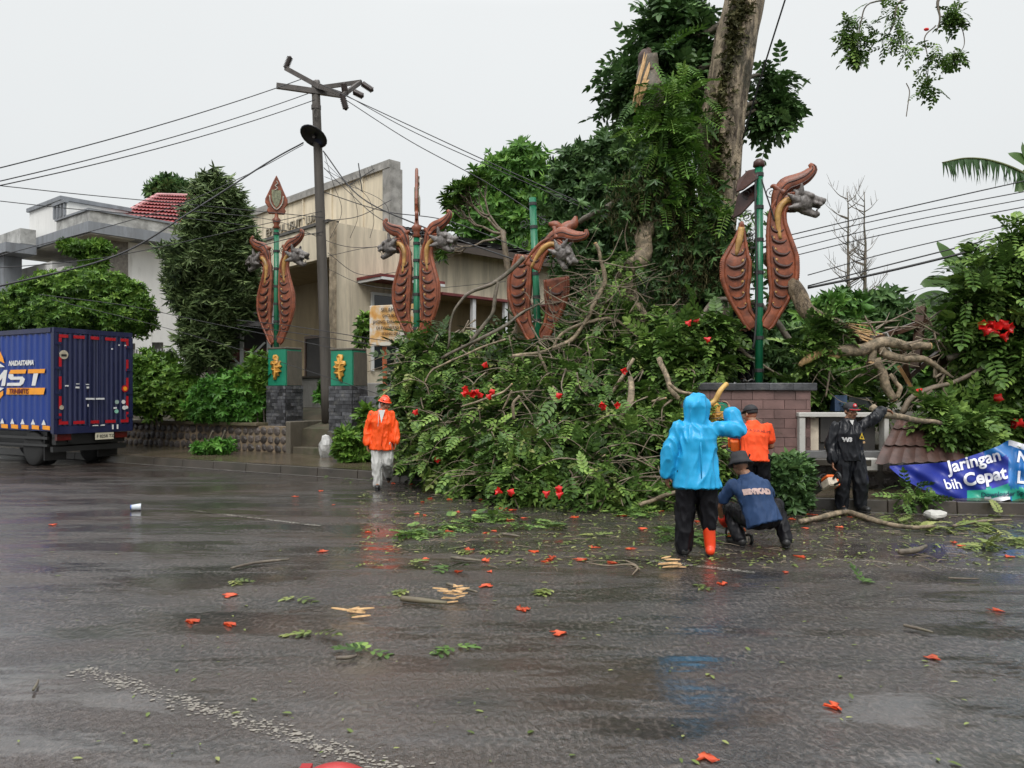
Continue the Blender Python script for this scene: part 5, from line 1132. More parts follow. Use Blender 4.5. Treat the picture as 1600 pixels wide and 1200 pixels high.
for nm, lb, Y, lobes, n, lm, sz in (('hedge_shrub', 'yellow-green bushy shrub on the stone wall next to the truck', 20.9, [(225, 585, 30, 35), (265, 600, 45, 36), (235, 622, 42, 28), (290, 622, 36, 26), (300, 640, 26, 14), (210, 605, 25, 38)], 2600, L_HEDGE, .19),
                                    ('hedge_shrub', 'bright green spreading shrub on the stone wall beside the gate pillar', 20.2, [(345, 615, 40, 28), (385, 610, 38, 30), (335, 635, 36, 22), (375, 638, 42, 20), (405, 630, 24, 26), (320, 645, 20, 11)], 2400, L_HEDGE2, .18),
                                    ('hedge_shrub', 'yellowing shrub squeezed between kiosk and gate pillar', 20.0, [(405, 580, 20, 30), (395, 600, 22, 18)], 260, L_HEDGE, .24),
                                    ('hedge_shrub', 'small leafy shrub at the base of the right gate pillar', 16.6, [(542, 695, 16, 24), (556, 715, 18, 14), (575, 655, 14, 18)], 190, L_HEDGE, .24),
                                    ('hedge_shrub', 'small weed tuft growing against the stone wall', 18.6, [(340, 698, 25, 10), (320, 700, 18, 8)], 120, L_HEDGE2, .16),
                                    ('hedge_shrub', 'small dark green shrub behind the right pillar', 20.2, [(508, 615, 12, 16)], 80, L_HEDGE2, .2),
                                    ('hedge_shrub', 'potted shrub beside the rusted sign', 19.4, [(570, 510, 12, 18), (566, 530, 10, 12)], 60, L_HEDGE, .2),
                                    ('hedge_shrub', 'dark dense bush behind the crouching worker with red flowers', 10.6, [(1225, 755, 32, 34), (1245, 740, 22, 26), (1205, 740, 22, 25), (1235, 785, 28, 18)], 620, L_DARK, .15)):
    t = thing(nm, lb, 'shrub', P(lobes[0][0], lobes[0][1], Y).xy.to_3d() + Vector((0, 0, .75 if Y > 15 else .1)), 0, 'shrubs along the wall')
    p, d = crown(lobes_px(lobes, Y), n, .5, .1); leaf_cloud('foliage', lm, t, p, d, sz * (.7 + .6 * RNG.random(len(p))), T_ROS, jitter=.5)
    lb_ = lobes_px(lobes, Y)
    for l in lb_[:4]:
        q = MB(); c = Vector(l[:3]); limb(q, [Vector((c.x * .97, c.y * .99 + .1, Vector(t.location).z)), c - Vector((0, 0, l[5] * .5)), c + Vector((0, 0, l[5] * .5))], [.03, .02, .008], 5); q.build('stem', BARKD, t, world=True)
# frangipani: bare forked branches with leaf tufts
t = thing('frangipani_tree', 'bare forked frangipani tree with sparse leaf tufts in front of the bright tree', 'tree', P(770, 420, 20).xy.to_3d() + Vector((0, 0, 1.1)))
random.seed(5); tips = []; q = MB()
def fork(a, d, L, r, lv):
    b_ = a + d * L; limb(q, [a, a.lerp(b_, .5) + Vector((0, 0, -.06)), b_], [r, r * .7], 5, n=3)
    if lv == 0: tips.append((b_, d)); return
    for k in range(random.choice((2, 3))):
        dd = (d + Vector((random.uniform(-.7, .5), random.uniform(-.4, .4), random.uniform(-.3, .8)))).normalized(); fork(b_, dd, L * random.uniform(.6, .85), r * .65, lv - 1)
limb(q, [Vector((P(800, 0, 20).x, 20, 1.0)), P(800, 480, 20), P(785, 360, 20)], [.12, .1, .07], 7)
for px, py in ((755, 325), (740, 350), (760, 375), (735, 318)): fork(P(790, 365, 20), (P(px, py, 20) - P(790, 365, 20)).normalized(), .62, .045, 3)
q.build('trunk', TWIG, t, smooth=True, world=True)
tp_ = np.repeat(np.array([p for p, d in tips]), 3, 0); td = np.repeat(np.array([d for p, d in tips]), 3, 0) + np.array([0, 0, .5]); leaf_cloud('foliage', L_FERN, t, tp_, td, .28, T_LONG, jitter=.5)
# leafless trees, right
for j, (px, lb) in enumerate(((1327, 'thin leafless tree, the left of two bare trunks'), (1353, 'thin leafless tree, the right of two bare trunks'))):
    t = thing('bare_tree', lb, 'tree', P(px, 560, 25).xy.to_3d() + Vector((0, 0, 1.1)), 0, 'bare trees beyond the wall'); q = MB(); random.seed(31 + j)
    base = P(px, 620, 25); top = P(px + random.uniform(-3, 3), 300, 25); limb(q, [base, base.lerp(top, .5), top], [.085, .06, .012], 7); trunk_ = q.build('trunk', BARKD, t, smooth=True, world=True); q = MB()
    for k in range(30):
        f = random.uniform(.38, .97); a = base.lerp(top, f); sgn = random.choice((-1, 1)); L = random.uniform(.5, 1.4) * (1.15 - f * .6)
        e = a + Vector((sgn * L * .7, random.uniform(-.5, .5), L * .75)); limb(q, [a, a.lerp(e, .5) + Vector((0, 0, -.12 * L)), e], [.02, .012, .004], 4, n=3)
        for m in range(3):
            g = a.lerp(e, random.uniform(.4, .95)); h_ = g + Vector((sgn * random.uniform(-.1, .3), random.uniform(-.2, .2), random.uniform(.15, .45))); q.tube([g, h_], [.008, .003], 4)
    q.build('branches', BARKD, t, world=True)
# banana plants
def banana_leaf(q, pts, w, torn=False, seed=0):
    p = spath(pts, 6); n = len(p); vs = []; fs = []
    for i, c in enumerate(p):
        d = (p[min(i + 1, n - 1)] - p[max(i - 1, 0)]).normalized(); s = d.cross(Vector((0, 1, .3))).normalized(); k = i / (n - 1); ww = w * min(1, math.sin(math.pi * min(.98, k * .93 + .07)) ** .45)
        vs += [c - s * ww + Vector((0, .05, -.25 * ww)), c + Vector((0, 0, .01)), c + s * ww + Vector((0, -.05, -.25 * ww))]
    for i in range(n - 1): fs += [(3 * i, 3 * i + 1, 3 * i + 4, 3 * i + 3), (3 * i + 1, 3 * i + 2, 3 * i + 5, 3 * i + 4)]
    q.add(vs, fs)
t = thing('banana_plant', 'banana plant with one upright leaf beyond the fallen crown', 'banana plant', P(1490, 560, 17).xy.to_3d() + Vector((0, 0, 1.1)))
for pts_, w in ((((1500, 470), (1505, 430), (1485, 400), (1464, 378)), .17), (((1500, 470), (1480, 440), (1455, 438), (1440, 446)), .14), (((1498, 475), (1470, 462), (1445, 465), (1430, 478)), .16), (((1500, 470), (1475, 478), (1450, 490), (1436, 512)), .15)):
    q = MB(); banana_leaf(q, [P(x, y, 17) for x, y in pts_], w); q.build('leaf', L_BANANA, t, smooth=True, world=True)
q = MB(); limb(q, [Vector((P(1500, 0, 17).x, 17, 1.0)), P(1502, 540, 17), P(1500, 468, 17)], [.14, .1, .06], 10); q.build('stem', mat('banana stem', (.13, .15, .06, 1), .5, .4, 6, .2, 30), t, smooth=True, world=True)
t = thing('banana_plant', 'torn banana frond reaching in from the right edge of the sky', 'banana plant', P(1640, 560, 15).xy.to_3d() + Vector((0, 0, 1.1)))
q = MB(); mid = spath([P(x, y, 15) for x, y in ((1640, 300), (1595, 268), (1550, 251), (1510, 247), (1472, 254))], 8); q.tube(mid, [.03, .012], 5); fr = q.build('midrib', MATS['banana stem'], t, smooth=True, world=True)
random.seed(8)
for i in range(2, len(mid) - 1):
    for k in range(2):
        c = mid[i].lerp(mid[min(i + 1, len(mid) - 1)], k / 2); L = .45 * math.sin(math.pi * (.18 + .78 * (1 - i / len(mid)))) * random.uniform(.7, 1.1) + .06; q = MB(); wdt = .026
        e = c + Vector((random.uniform(-.04, .12), random.uniform(-.1, .1), -L)); q.add([c - Vector((wdt, 0, 0)), c + Vector((wdt, 0, 0)), c.lerp(e, .6) + Vector((wdt * .7, 0, 0)), e, c.lerp(e, .6) - Vector((wdt * .7, .02, 0))], [(0, 1, 2, 3, 4)]); q.build('leaf_strip', L_DARK, fr, world=True)
for pts_, w in ((((1650, 300), (1620, 262), (1596, 245), (1575, 240)), .12), (((1650, 310), (1610, 270), (1590, 300)), .14), (((1640, 290), (1605, 240), (1597, 222)), .1)):
    q = MB(); banana_leaf(q, [P(x, y, 15) for x, y in pts_], w); q.build('leaf', L_BANANA, t, smooth=True, world=True)
q = MB(); limb(q, [Vector((P(1660, 0, 15).x, 15, 1.0)), P(1655, 450, 15), P(1645, 300, 15)], [.16, .12, .07], 10); q.build('stem', MATS['banana stem'], t, smooth=True, world=True)

# ---------------------------------------------------------------- the great broken tree
TY = 15.5; tp = lambda x, y, dy=0: P(x, y, TY + dy)
t = thing('storm_broken_tree', 'huge old tree with pale fluted trunk and snapped fern-covered stem', 'tree', tp(1098, 640).xy.to_3d() + Vector((0, 0, 1.0)))
rows = [(1092, 690, 100), (1095, 600, 88), (1100, 500, 76), (1108, 420, 68), (1120, 340, 62), (1124, 270, 66), (1126, 210, 72), (1136, 140, 69), (1150, 60, 66), (1163, 0, 63), (1180, -120, 60), (1196, -260, 50)]
path = spath([tp(x, y) for x, y, w in rows], 4); ws = [w for *_, w in rows]; q = MB(); seg = 28; vs = []; fs = []; n = len(path)
for i, c in enumerate(path):
    r = lerp_list(ws, i / (n - 1)) / 2 * TY / F
    for k in range(seg):
        a = 2 * math.pi * k / seg; fl = 1 - .20 * math.exp(-((a - 4.35 + .12 * math.sin(i * .3)) / .22) ** 2) - .10 * math.exp(-((a - 5.4) / .2) ** 2) - .1 * math.exp(-((a - 3.5) / .18) ** 2)
        p = Vector((math.cos(a) * r * fl, math.sin(a) * r * fl * .95, 0)); fl2 = 1 + .06 * noise.noise(Vector((math.cos(a) * 2, math.sin(a) * 2, c.z * 1.4))) + .025 * noise.noise(Vector((math.cos(a) * 7, math.sin(a) * 7, c.z * 2.5)))
        vs.append(c + p * fl2)
for i in range(n - 1):
    for k in range(seg): a, b_ = i * seg + k, i * seg + (k + 1) % seg; fs.append((a, b_, b_ + seg, a + seg))
q.add(vs, fs); q.build('trunk', BARK, t, smooth=True, world=True)
q = MB(); limb(q, [tp(1100, 430), tp(1058, 330, -.3), tp(1035, 220, -.3), tp(1018, 140, -.3), tp(1014, 84, -.3)], [.36, .3, .26, .24, .17], 12, .3); q.build('snapped_stem', BARKD, t, smooth=True, world=True)
q = MB(); limb(q, [tp(1016, 120, -.3), tp(1010, 88, -.3), tp(1012, 78, -.3)], [.2, .16, .05], 8, .5); q.build('broken_cap', mat('dark rotten wood', (.05, .025, .018, 1), .6, .5, 6, .5, 30), t, smooth=True, world=True)
random.seed(4)
for i in range(9):                                  # pale splinters of the break
    x = 990 + i * 2.2 + random.uniform(-3, 3); y0 = 172 - i * 4 + random.uniform(-8, 8); x1 = 1012 + random.uniform(-8, 10); y1 = random.uniform(76, 125); q = MB(); a, e = tp(x, y0, -.58), tp(x1, y1, -.5); q.tube([a, a.lerp(e, .35) + Vector((-.03, -.02, 0)), a.lerp(e, .75), e], [.012, random.uniform(.03, .05), .03, .004], 5, True, .4, i); q.build('splinter', WOOD, t, world=True)
q = MB(); limb(q, [tp(1085, 290, .0), tp(1058, 258, -.5), tp(1000, 296, -.6), tp(955, 320, -.5), tp(905, 348, -.3)], [.1, .12, .11, .09, .05], 8, .3); q.build('broken_limb', BARKD, t, smooth=True, world=True)
q = MB(); limb(q, [tp(1030, 280, -.66), tp(1046, 266, -.7), tp(1062, 254, -.72)], [.1, .09, .02], 7, .5); q.build('fresh_break', WOOD, t, smooth=True, world=True)
q = MB(); limb(q, [tp(1060, 330, -.5), tp(1012, 352, -.8), tp(1004, 395, -.9), tp(978, 432, -1), tp(986, 470, -1.1), tp(1006, 520, -1.1), tp(1014, 600, -1.2)], [.2, .17, .17, .18, .16, .14, .13], 11, .3); q.build('lichened_limb', LICHEN, t, smooth=True, world=True)
q = MB(); limb(q, [tp(980, 440, -1), tp(950, 470, -1.2), tp(930, 510, -1.3)], [.09, .07, .04], 7, .3); q.build('side_limb', LICHEN, t, smooth=True, world=True)
# ferns on the snapped stem, moss below
pl_ = np.array([tp(x, y, -.55) for x, y in ((1040, 135), (1020, 190), (1055, 190), (1035, 250), (1070, 240), (1075, 300), (1030, 300), (1090, 330), (1050, 165), (1045, 210))])
idx = RNG.integers(0, len(pl_), 330); pp_ = pl_[idx] + RNG.normal(0, .26, (330, 3)); dd = RNG.normal(0, .6, (330, 3)) + np.array([-.1, -.8, -.35])
leaf_cloud('fern_fronds', L_FERN, t, pp_, dd, .55 + .3 * RNG.random(330), T_FERN, jitter=.25)
mp = np.array([tp(x, y, -.75) for x, y in ((1000, 300), (1030, 290), (1060, 300), (980, 330), (1010, 345), (1045, 350), (1075, 345), (1100, 390), (1070, 400), (1120, 400), (1140, 380), (1060, 440), (1120, 440), (990, 310), (1090, 430), (1140, 420))])
k = 13000; idx = RNG.integers(0, len(mp), k); pp_ = mp[idx] + RNG.normal(0, .2, (k, 3)) * np.array([1.15, .8, 1.1]); dd = RNG.normal(0, .5, (k, 3)) + np.array([0, -.2, -1.0])
leaf_cloud('hanging_moss', L_MOSS, t, pp_, dd, .06 + .11 * RNG.random(k) ** 2, T_BLADE, jitter=.5)
k = 900; idx = RNG.integers(0, len(mp), k); leaf_cloud('epiphyte_leaves', L_DARK, t, mp[idx] + RNG.normal(0, .3, (k, 3)) * np.array([1.3, .6, 1.2]), RNG.normal(0, .8, (k, 3)) + np.array([0, -.5, -.3]), .12 + .1 * RNG.random(k), T_ROS, jitter=.4)
k = 900; hz = RNG.random(k); pts_ = np.array([path[int(h * (n * .8))] for h in hz]) + np.column_stack([RNG.normal(-.12, .1, k), -.36 + RNG.normal(0, .04, k), RNG.normal(0, .15, k)])
leaf_cloud('bark_ferns', L_MOSS, t, pts_, RNG.normal(0, .7, (k, 3)) + np.array([0, -.4, -.3]), .11, T_ROS, jitter=.4)
def sprays(centers, n_each, size, spread, out, tmpl=T_PIN, jit=.55):
    """clusters of compound leaves radiating from twig ends"""
    C_ = np.asarray(centers, float); k = len(C_) * n_each; p = np.repeat(C_, n_each, 0) + RNG.normal(0, spread, (k, 3)); d = RNG.normal(0, 1, (k, 3)) * np.array([1, .8, .8]) + np.asarray(out)
    tint = np.repeat(RNG.random(len(C_)) * .45, n_each) + RNG.random(k) * .28
    return p, d, size * (.7 + .55 * RNG.random(k)), tint
def add_sprays(nm, parent, centers, n_each, size, spread=.12, out=(0, -.5, -.5), lm=None, tmpl=T_PIN, jit=.15):
    p, d, s, ti = sprays(centers, n_each, size, spread, out); return leaf_cloud(nm, lm or L_TULIP, parent, p, d, s, tmpl, ti, jit)
def in_lobes(rows, Y, n):
    lb = np.array(lobes_px(rows, Y)); idx = RNG.integers(0, len(lb), n); d = RNG.normal(0, 1, (n, 3)); d /= np.linalg.norm(d, axis=1)[:, None]
    return lb[idx, :3] + d * lb[idx, 3:] * (RNG.random(n) ** .4)[:, None]
cr = in_lobes([(1000, 110, 45, 50), (1050, 60, 40, 60), (1075, 20, 50, 40), (1095, 100, 30, 70), (985, 140, 30, 35), (1060, 130, 40, 40), (1040, 30, 25, 30), (1085, 170, 30, 50)], TY + .9, 150)
add_sprays('crown', t, cr, 7, .5, .16, (0, -.3, -.4), L_DARK, T_PIN2)
cr2 = in_lobes([(1212, 120, 20, 22), (1222, 165, 16, 18), (1196, 150, 20, 35), (1205, 180, 18, 14)], TY + .6, 46); add_sprays('crown', t, cr2, 7, .42, .1, (0, -.2, -.5), L_DARK, T_PIN2)
q = MB()
for x, y in ((1000, 110), (1050, 50), (1085, 150), (985, 140)): limb(q, [tp(1125, y - 10, .3), tp((x + 1125) / 2, y + 5, .6), tp(x, y, .8)], [.09, .06, .02], 6)
for x, y in ((1215, 125), (1222, 165), (1205, 180)): limb(q, [tp(1150, y + 10, .3), tp((x + 1150) / 2, y - 8, .5), tp(x, y, .6)], [.07, .04, .015], 6)
q.build('limbs', BARKD, t, smooth=True, world=True)
# hanging spray at the upper right: outer end of an overhead branch
t2 = thing('overhanging_branch', 'leafy branch end hanging into the upper right of the sky', 'branch', P(1450, 150, 12.5))
ob_ = lambda x, y: P(x, y, 12.5)
q = MB()
for pts_, r in ((((1560, -60), (1500, -20), (1470, -2), (1468, 25), (1462, 50)), [.07, .04, .025, .015, .008]), (((1500, -20), (1440, -8), (1405, 5), (1395, 40), (1385, 60)), [.03, .02, .012, .008]), (((1440, -8), (1360, 5), (1345, 35), (1340, 70), (1335, 88)), [.015, .01, .006]), (((1468, 25), (1490, 30), (1503, 45), (1506, 70), (1495, 88)), [.012, .008, .005]), (((1462, 40), (1445, 60), (1450, 100), (1448, 130)), [.012, .008, .005])): limb(q, [ob_(x, y) for x, y in pts_], r, 6, .1)
q.build('limb', BARKD, t2, smooth=True, world=True)
cc = in_lobes([(1335, 25, 14, 18), (1345, 50, 12, 22), (1325, 58, 8, 8), (1338, 82, 7, 8), (1375, 60, 16, 20), (1400, 30, 16, 30), (1405, 55, 10, 14), (1440, 75, 28, 22), (1458, 95, 20, 28), (1450, 130, 14, 20), (1487, 25, 12, 14), (1495, 86, 5, 5)], 12.5, 80)
add_sprays('foliage', t2, cc, 5, .18, .035, (0, -.1, -.8), L_TULIP, T_PIN2); q = MB(); q.ell(P(1445, 101, 12.3), (.09, .06, .05), seg=8, ring=5); q.build('flower', FLOWER_B, t2)
t3 = setp((lambda q: (q.tube(spath([P(x, y, 12.4) for x, y in ((1416, 130), (1421, 142), (1419, 160), (1416, 182))], 4), .008, 5), q)[1])(MB()).build('hanging_twig', BARKD, None, world=True), 'thin bare twig dangling in the sky below the overhanging leaves', 'twig')

# ---------------------------------------------------------------- fallen branches
def flower_mesh():
    q = MB(); n = 10; vs = []; fs = []
    prof = [(.012, 0), (.02, .02), (.03, .045), (.05, .06), (.052, .072)]
    for i, (r, z) in enumerate(prof):
        for k in range(n):
            a = 2 * math.pi * k / n; rr = r * (1 + (.28 if k % 2 else -.12) * (i / 4)); vs.append(Vector((rr * math.cos(a), rr * math.sin(a), z + (.008 if k % 2 else 0) * i / 4)))
    for i in range(len(prof) - 1):
        for k in range(n): a, b_ = i * n + k, i * n + (k + 1) % n; fs.append((a, b_, b_ + n, a + n))
    fs.append(tuple(range(n))[::-1]); q.add(vs, fs); return q.mesh('flower', smooth=True)
FL_ME = [flower_mesh() for _ in range(1)]; FL_ME[0].materials.append(FLOWER_B)
def crumple(seed):
    me = FL_ME[0].copy(); me.name = 'petals'
    for vv in me.vertices:
        c = vv.co; nn = Vector((noise.noise(c * 40 + Vector((seed, 0, 0))), noise.noise(c * 40 + Vector((0, seed, 5))), 0)); c = c + nn * .03; vv.co = (c.x * 1.1 + .012 * math.sin(c.z * 90 + seed), c.z * 1.35 - .04, max(.002, .008 + c.y * .2 + nn.x * .014))
    me.materials.clear(); me.materials.append(FLOWER); return me
FLG = [crumple(i * 3.7) for i in range(12)]
def blossom(parent, p, s=1.0):
    o = bpy.data.objects.new('flower', FL_ME[0]); COL.objects.link(o); o.parent = parent; M = wm(parent).inverted()
    o.location = M @ Vector(p); o.rotation_euler = (random.uniform(1, 2.6), random.uniform(-.6, .6), random.uniform(0, 6)); o.scale = (s, s, s * 1.2)
HB = [(648, 712, 14.4), (662, 735, 13.6), (700, 760, 12.7), (740, 776, 12.1), (790, 795, 11.2), (900, 800, 10.9), (1000, 798, 11), (1060, 796, 11), (1120, 780, 11.4)]
HT = [(640, 548, 16), (668, 528, 15.8), (720, 528, 15.5), (790, 525, 15.2), (840, 545, 14.8), (900, 500, 14.8), (965, 445, 14.9), (1030, 475, 14.6), (1120, 520, 14)]
def hlerp(T_, u_):
    x = u_ * (len(T_) - 1); i = min(int(x), len(T_) - 2); f = x - i; return tuple(T_[i][k] + (T_[i + 1][k] - T_[i][k]) * f for k in range(3))
def heap(u_, v_, inset=0.0):
    a, b_ = hlerp(HB, u_), hlerp(HT, u_); py = a[1] + (b_[1] - a[1]) * v_; px = a[0] + (b_[0] - a[0]) * v_; Y = a[2] + (b_[2] - a[2]) * (v_ ** 1.5) + inset
    return P(px, py, Y), px, py
specs = [('fallen_branch', 'leafy fallen branch piled against the spear-topped dragon post, behind the walker', lambda x, y: x < 745 and y < 770),
         ('fallen_branch', 'tangled fallen branch with three red blooms in the middle of the heap', lambda x, y: x < 890 and y < 690),
         ('fallen_branch', 'fallen branch with bright leaf sprays below the lichened limb', lambda x, y: y < 690),
         ('fallen_branch', 'lowest fallen branch spilling over the kerb onto the road', lambda x, y: True)]
H = [thing(nm, lb, 'branch', P(px, py, Y), 0, 'fallen branches heaped on the pavement') for (nm, lb, fn), (px, py, Y) in zip(specs, ((660, 740, 13.8), (800, 700, 12.6), (1000, 690, 12.6), (900, 800, 11)))]
cl = [[], [], [], []]; inner = [[], [], [], []]; twigs = [MB() for _ in range(4)]; random.seed(17); np.random.seed(3)
def which(px, py): return next(i for i, s in enumerate(specs) if s[2](px, py))
cnt = 0
for k in range(820):
    u_, v_ = random.random(), random.random() ** .85; ins = random.uniform(0, .5) ** 1.0; c, px, py = heap(u_, v_, ins)
    hole = math.exp(-((px - 1010) / 45) ** 2 - ((py - 715) / 34) ** 2) + .8 * math.exp(-((px - 800) / 40) ** 2 - ((py - 650) / 22) ** 2) + .6 * math.exp(-((px - 645) / 20) ** 2 - ((py - 660) / 20) ** 2)
    if random.random() < hole: continue
    i = which(px, py); c += Vector((random.gauss(0, .08), random.gauss(0, .1), random.gauss(0, .08))); cl[i].append(c)
    if random.random() < .55:
        back = c + Vector((random.uniform(-.5, .5), random.uniform(.1, .7), random.uniform(-.15, .6))); mid = c.lerp(back, .5) + Vector((random.uniform(-.12, .12), 0, random.uniform(-.1, .15)))
        twigs[i].tube(spath([back, mid, c], 4), [random.uniform(.012, .022), .006], 5)
for k in range(520):
    c, px, py = heap(random.random(), random.random(), random.uniform(.55, 1.3)); inner[which(px, py)].append(c)
for k in range(330):                                  # bare curved twigs over the heap
    u_ = random.random(); c, px, py = heap(u_, random.uniform(.05, .9), random.uniform(-.22, .1)); i = which(px, py); a = random.uniform(-.6, 1.4) + (math.pi if random.random() < .5 else 0); L = random.uniform(.35, 1.1)
    d = Vector((math.cos(a), random.uniform(-.2, .2), -abs(math.sin(a)) * random.choice((1, 1, -.4)))) * L; m = c + d * .5 + Vector((random.uniform(-.15, .15), -.05, random.uniform(-.05, .22)))
    r = random.choice((.005, .006, .007, .009, .013)); twigs[i].tube(spath([c, m, c + d], 5), [r, r * .8, r * .4], 5, True, .2)
for i in range(4):
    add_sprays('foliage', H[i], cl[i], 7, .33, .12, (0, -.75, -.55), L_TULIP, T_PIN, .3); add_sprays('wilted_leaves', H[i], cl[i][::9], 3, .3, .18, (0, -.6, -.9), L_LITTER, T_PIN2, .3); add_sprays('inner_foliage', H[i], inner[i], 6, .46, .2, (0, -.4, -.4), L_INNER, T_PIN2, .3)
    twigs[i].build('twigs', TWIG, H[i], smooth=True, world=True, kind='stuff')
# the larger limbs that can be followed by eye
def big(i, pts, r, Y, m2=None, cut=True, nm='limb'):
    q = MB(); w = [P(x, y, Y + (z[0] if z else 0)) for x, y, *z in pts]; r = [x * .62 for x in r]; limb(q, w, r, 9, .45, 6, i + len(H[i].children)); o = q.build(nm, m2 or LICHEN, H[i], smooth=True, world=True)
    if cut:
        d = (w[-1] - w[-2]).normalized(); q = MB(); rr = r[-1] if isinstance(r, list) else r; q.tube([w[-1] - d * .01, w[-1] + d * .012], rr * .93, 9); q.build('cut_end', WOOD, o, world=True)
big(1, [(700, 545), (706, 492), (730, 460), (772, 442), (800, 420), (818, 402)], [.03, .035, .045, .06, .065, .07], 14.3, BARKD); big(1, [(735, 535), (768, 492), (775, 455), (778, 440)], [.05, .06, .055, .04], 14.25, BARKD, False)
big(1, [(690, 560, .3), (740, 535), (780, 515), (815, 490), (850, 470)], [.04, .05, .05, .04, .02], 14.1, BARKD, False)
big(1, [(800, 556), (860, 545), (900, 525), (925, 480), (945, 440), (938, 400), (930, 380)], [.04, .06, .07, .065, .06, .055, .05], 13.9); big(1, [(862, 545), (880, 520), (915, 505), (960, 500), (1000, 530)], [.03, .045, .05, .04, .02], 13.9, None, False)
big(1, [(840, 540), (845, 560), (852, 575), (858, 592)], [.03, .045, .04, .035], 13.5); big(1, [(720, 636), (752, 626), (785, 612), (800, 600)], [.02, .03, .03, .025], 12.9); big(1, [(812, 618), (802, 632), (803, 655)], [.045, .05, .04], 12.6, None, False); big(1, [(800, 610), (792, 626), (785, 640)], [.025, .03, .02], 12.6, None, False)
big(0, [(664, 598), (675, 578), (700, 566), (745, 545), (790, 530)], [.02, .03, .035, .035, .03], 14.0, None, False); big(0, [(720, 690), (745, 680), (770, 668)], [.02, .022, .018], 12.7, TWIG, False); big(0, [(735, 735), (760, 745), (785, 752)], [.02, .022, .015], 12.2, TWIG, False)
big(2, [(985, 590, .4), (984, 625), (972, 652), (955, 668), (942, 692)], [.07, .075, .075, .08, .06], 12.0); big(2, [(900, 660, .3), (925, 650), (965, 600), (990, 560)], [.03, .04, .045, .04], 12.5, None, False)
big(2, [(1030, 560, .4), (1048, 606), (1066, 634), (1072, 660)], [.07, .075, .06, .03], 12.2, None, False); big(2, [(1045, 600), (1062, 612), (1088, 617)], [.04, .05, .035], 12.0); big(2, [(1018, 628), (1040, 622)], [.03, .025], 12.0); big(2, [(915, 720), (928, 715), (945, 712)], [.03, .032, .028], 11.8, None, True)
big(3, [(918, 745), (930, 728), (946, 712)], [.04, .045, .04], 11.6); big(3, [(860, 770), (900, 745), (945, 752), (965, 765)], [.016, .022, .02, .01], 11.2, TWIG, False); big(3, [(985, 745), (975, 752), (1010, 745), (1050, 750), (1075, 765)], [.016, .02, .02, .012], 11.2, TWIG, False); big(3, [(1000, 790), (1040, 775), (1075, 765)], [.05, .055, .05], 10.8, LICHEN, True); big(3, [(705, 745), (745, 742), (800, 760)], [.018, .02, .01], 12, TWIG, False)
big(2, [(1245, 545, .8), (1190, 480, .8), (1120, 470, .5), (1080, 520)], [.09, .08, .07, .05], 13.6, BARKD, False)
random.seed(9)
for i, pts_ in enumerate((((722, 606), (760, 566), (652, 640), (727, 684), (740, 712), (680, 720), (690, 730)), ((730, 612), (737, 610), (745, 609), (765, 611), (733, 614)), ((970, 578), (938, 635), (960, 633), (878, 616), (1080, 500), (1100, 528), (940, 628)), ((848, 768), (868, 762), (880, 770), (785, 770), (793, 767)))):
    for x, y in pts_:
        for k in range(2 if i == 1 else 1):
            px = x + k * 3; Yd = {0: 13.2, 1: 12.6, 2: 12.2, 3: 10.75}[i]; blossom(H[i], P(px, y + k * 4, Yd - .3), .95)
tw = MB(); random.seed(55)                            # tangle of bare twigs round the smashed post
for k in range(190):
    x, y = random.gauss(935, 42), random.gauss(505, 50); a = P(x, y, random.uniform(13.6, 14.6)); an = random.uniform(-.5, 3.6); L_t = random.uniform(.3, 1.1); e = a + Vector((math.cos(an), random.uniform(-.3, .3), math.sin(an) * .8)) * L_t; m_ = a.lerp(e, .5) + Vector((random.gauss(0, .09), 0, random.gauss(0, .09))); r = random.choice((.005, .007, .009, .013)); tw.tube(spath([a, m_, e], 5), [r, r * .8, r * .4], 5, True, .2)
setp(tw.build('tangled_twigs', TWIG, H[1], smooth=True, world=True), kind='stuff')
add_sprays('foliage', H[1], in_lobes([(950, 480, 45, 35), (920, 525, 35, 20), (975, 430, 25, 30)], 14.2, 46), 5, .3, .12, (0, -.5, -.6))
# second sprays in front of the trunk and around the post
t = thing('fallen_branch', 'small leafy bough caught below the headless dragon, above the mauve wall', 'branch', P(1110, 560, 13.2), 0, 'fallen branches heaped on the pavement')
cc = in_lobes([(1090, 520, 35, 30), (1130, 555, 40, 30), (1080, 570, 35, 25), (1120, 500, 25, 18), (1040, 540, 30, 30)], 13.2, 80); add_sprays('foliage', t, cc, 6, .38, .1, (0, -.5, -.4)); q = MB(); limb(q, [P(1060, 545, 13.3), P(1120, 520, 13.2), P(1175, 560, 13.1), P(1230, 590, 13)], [.05, .04, .03, .012], 6); q.build('limb', TWIG, t, smooth=True, world=True)
blossom(t, P(1083, 502, 12.9), 1.0); blossom(t, P(1100, 530, 12.9), 1.0)
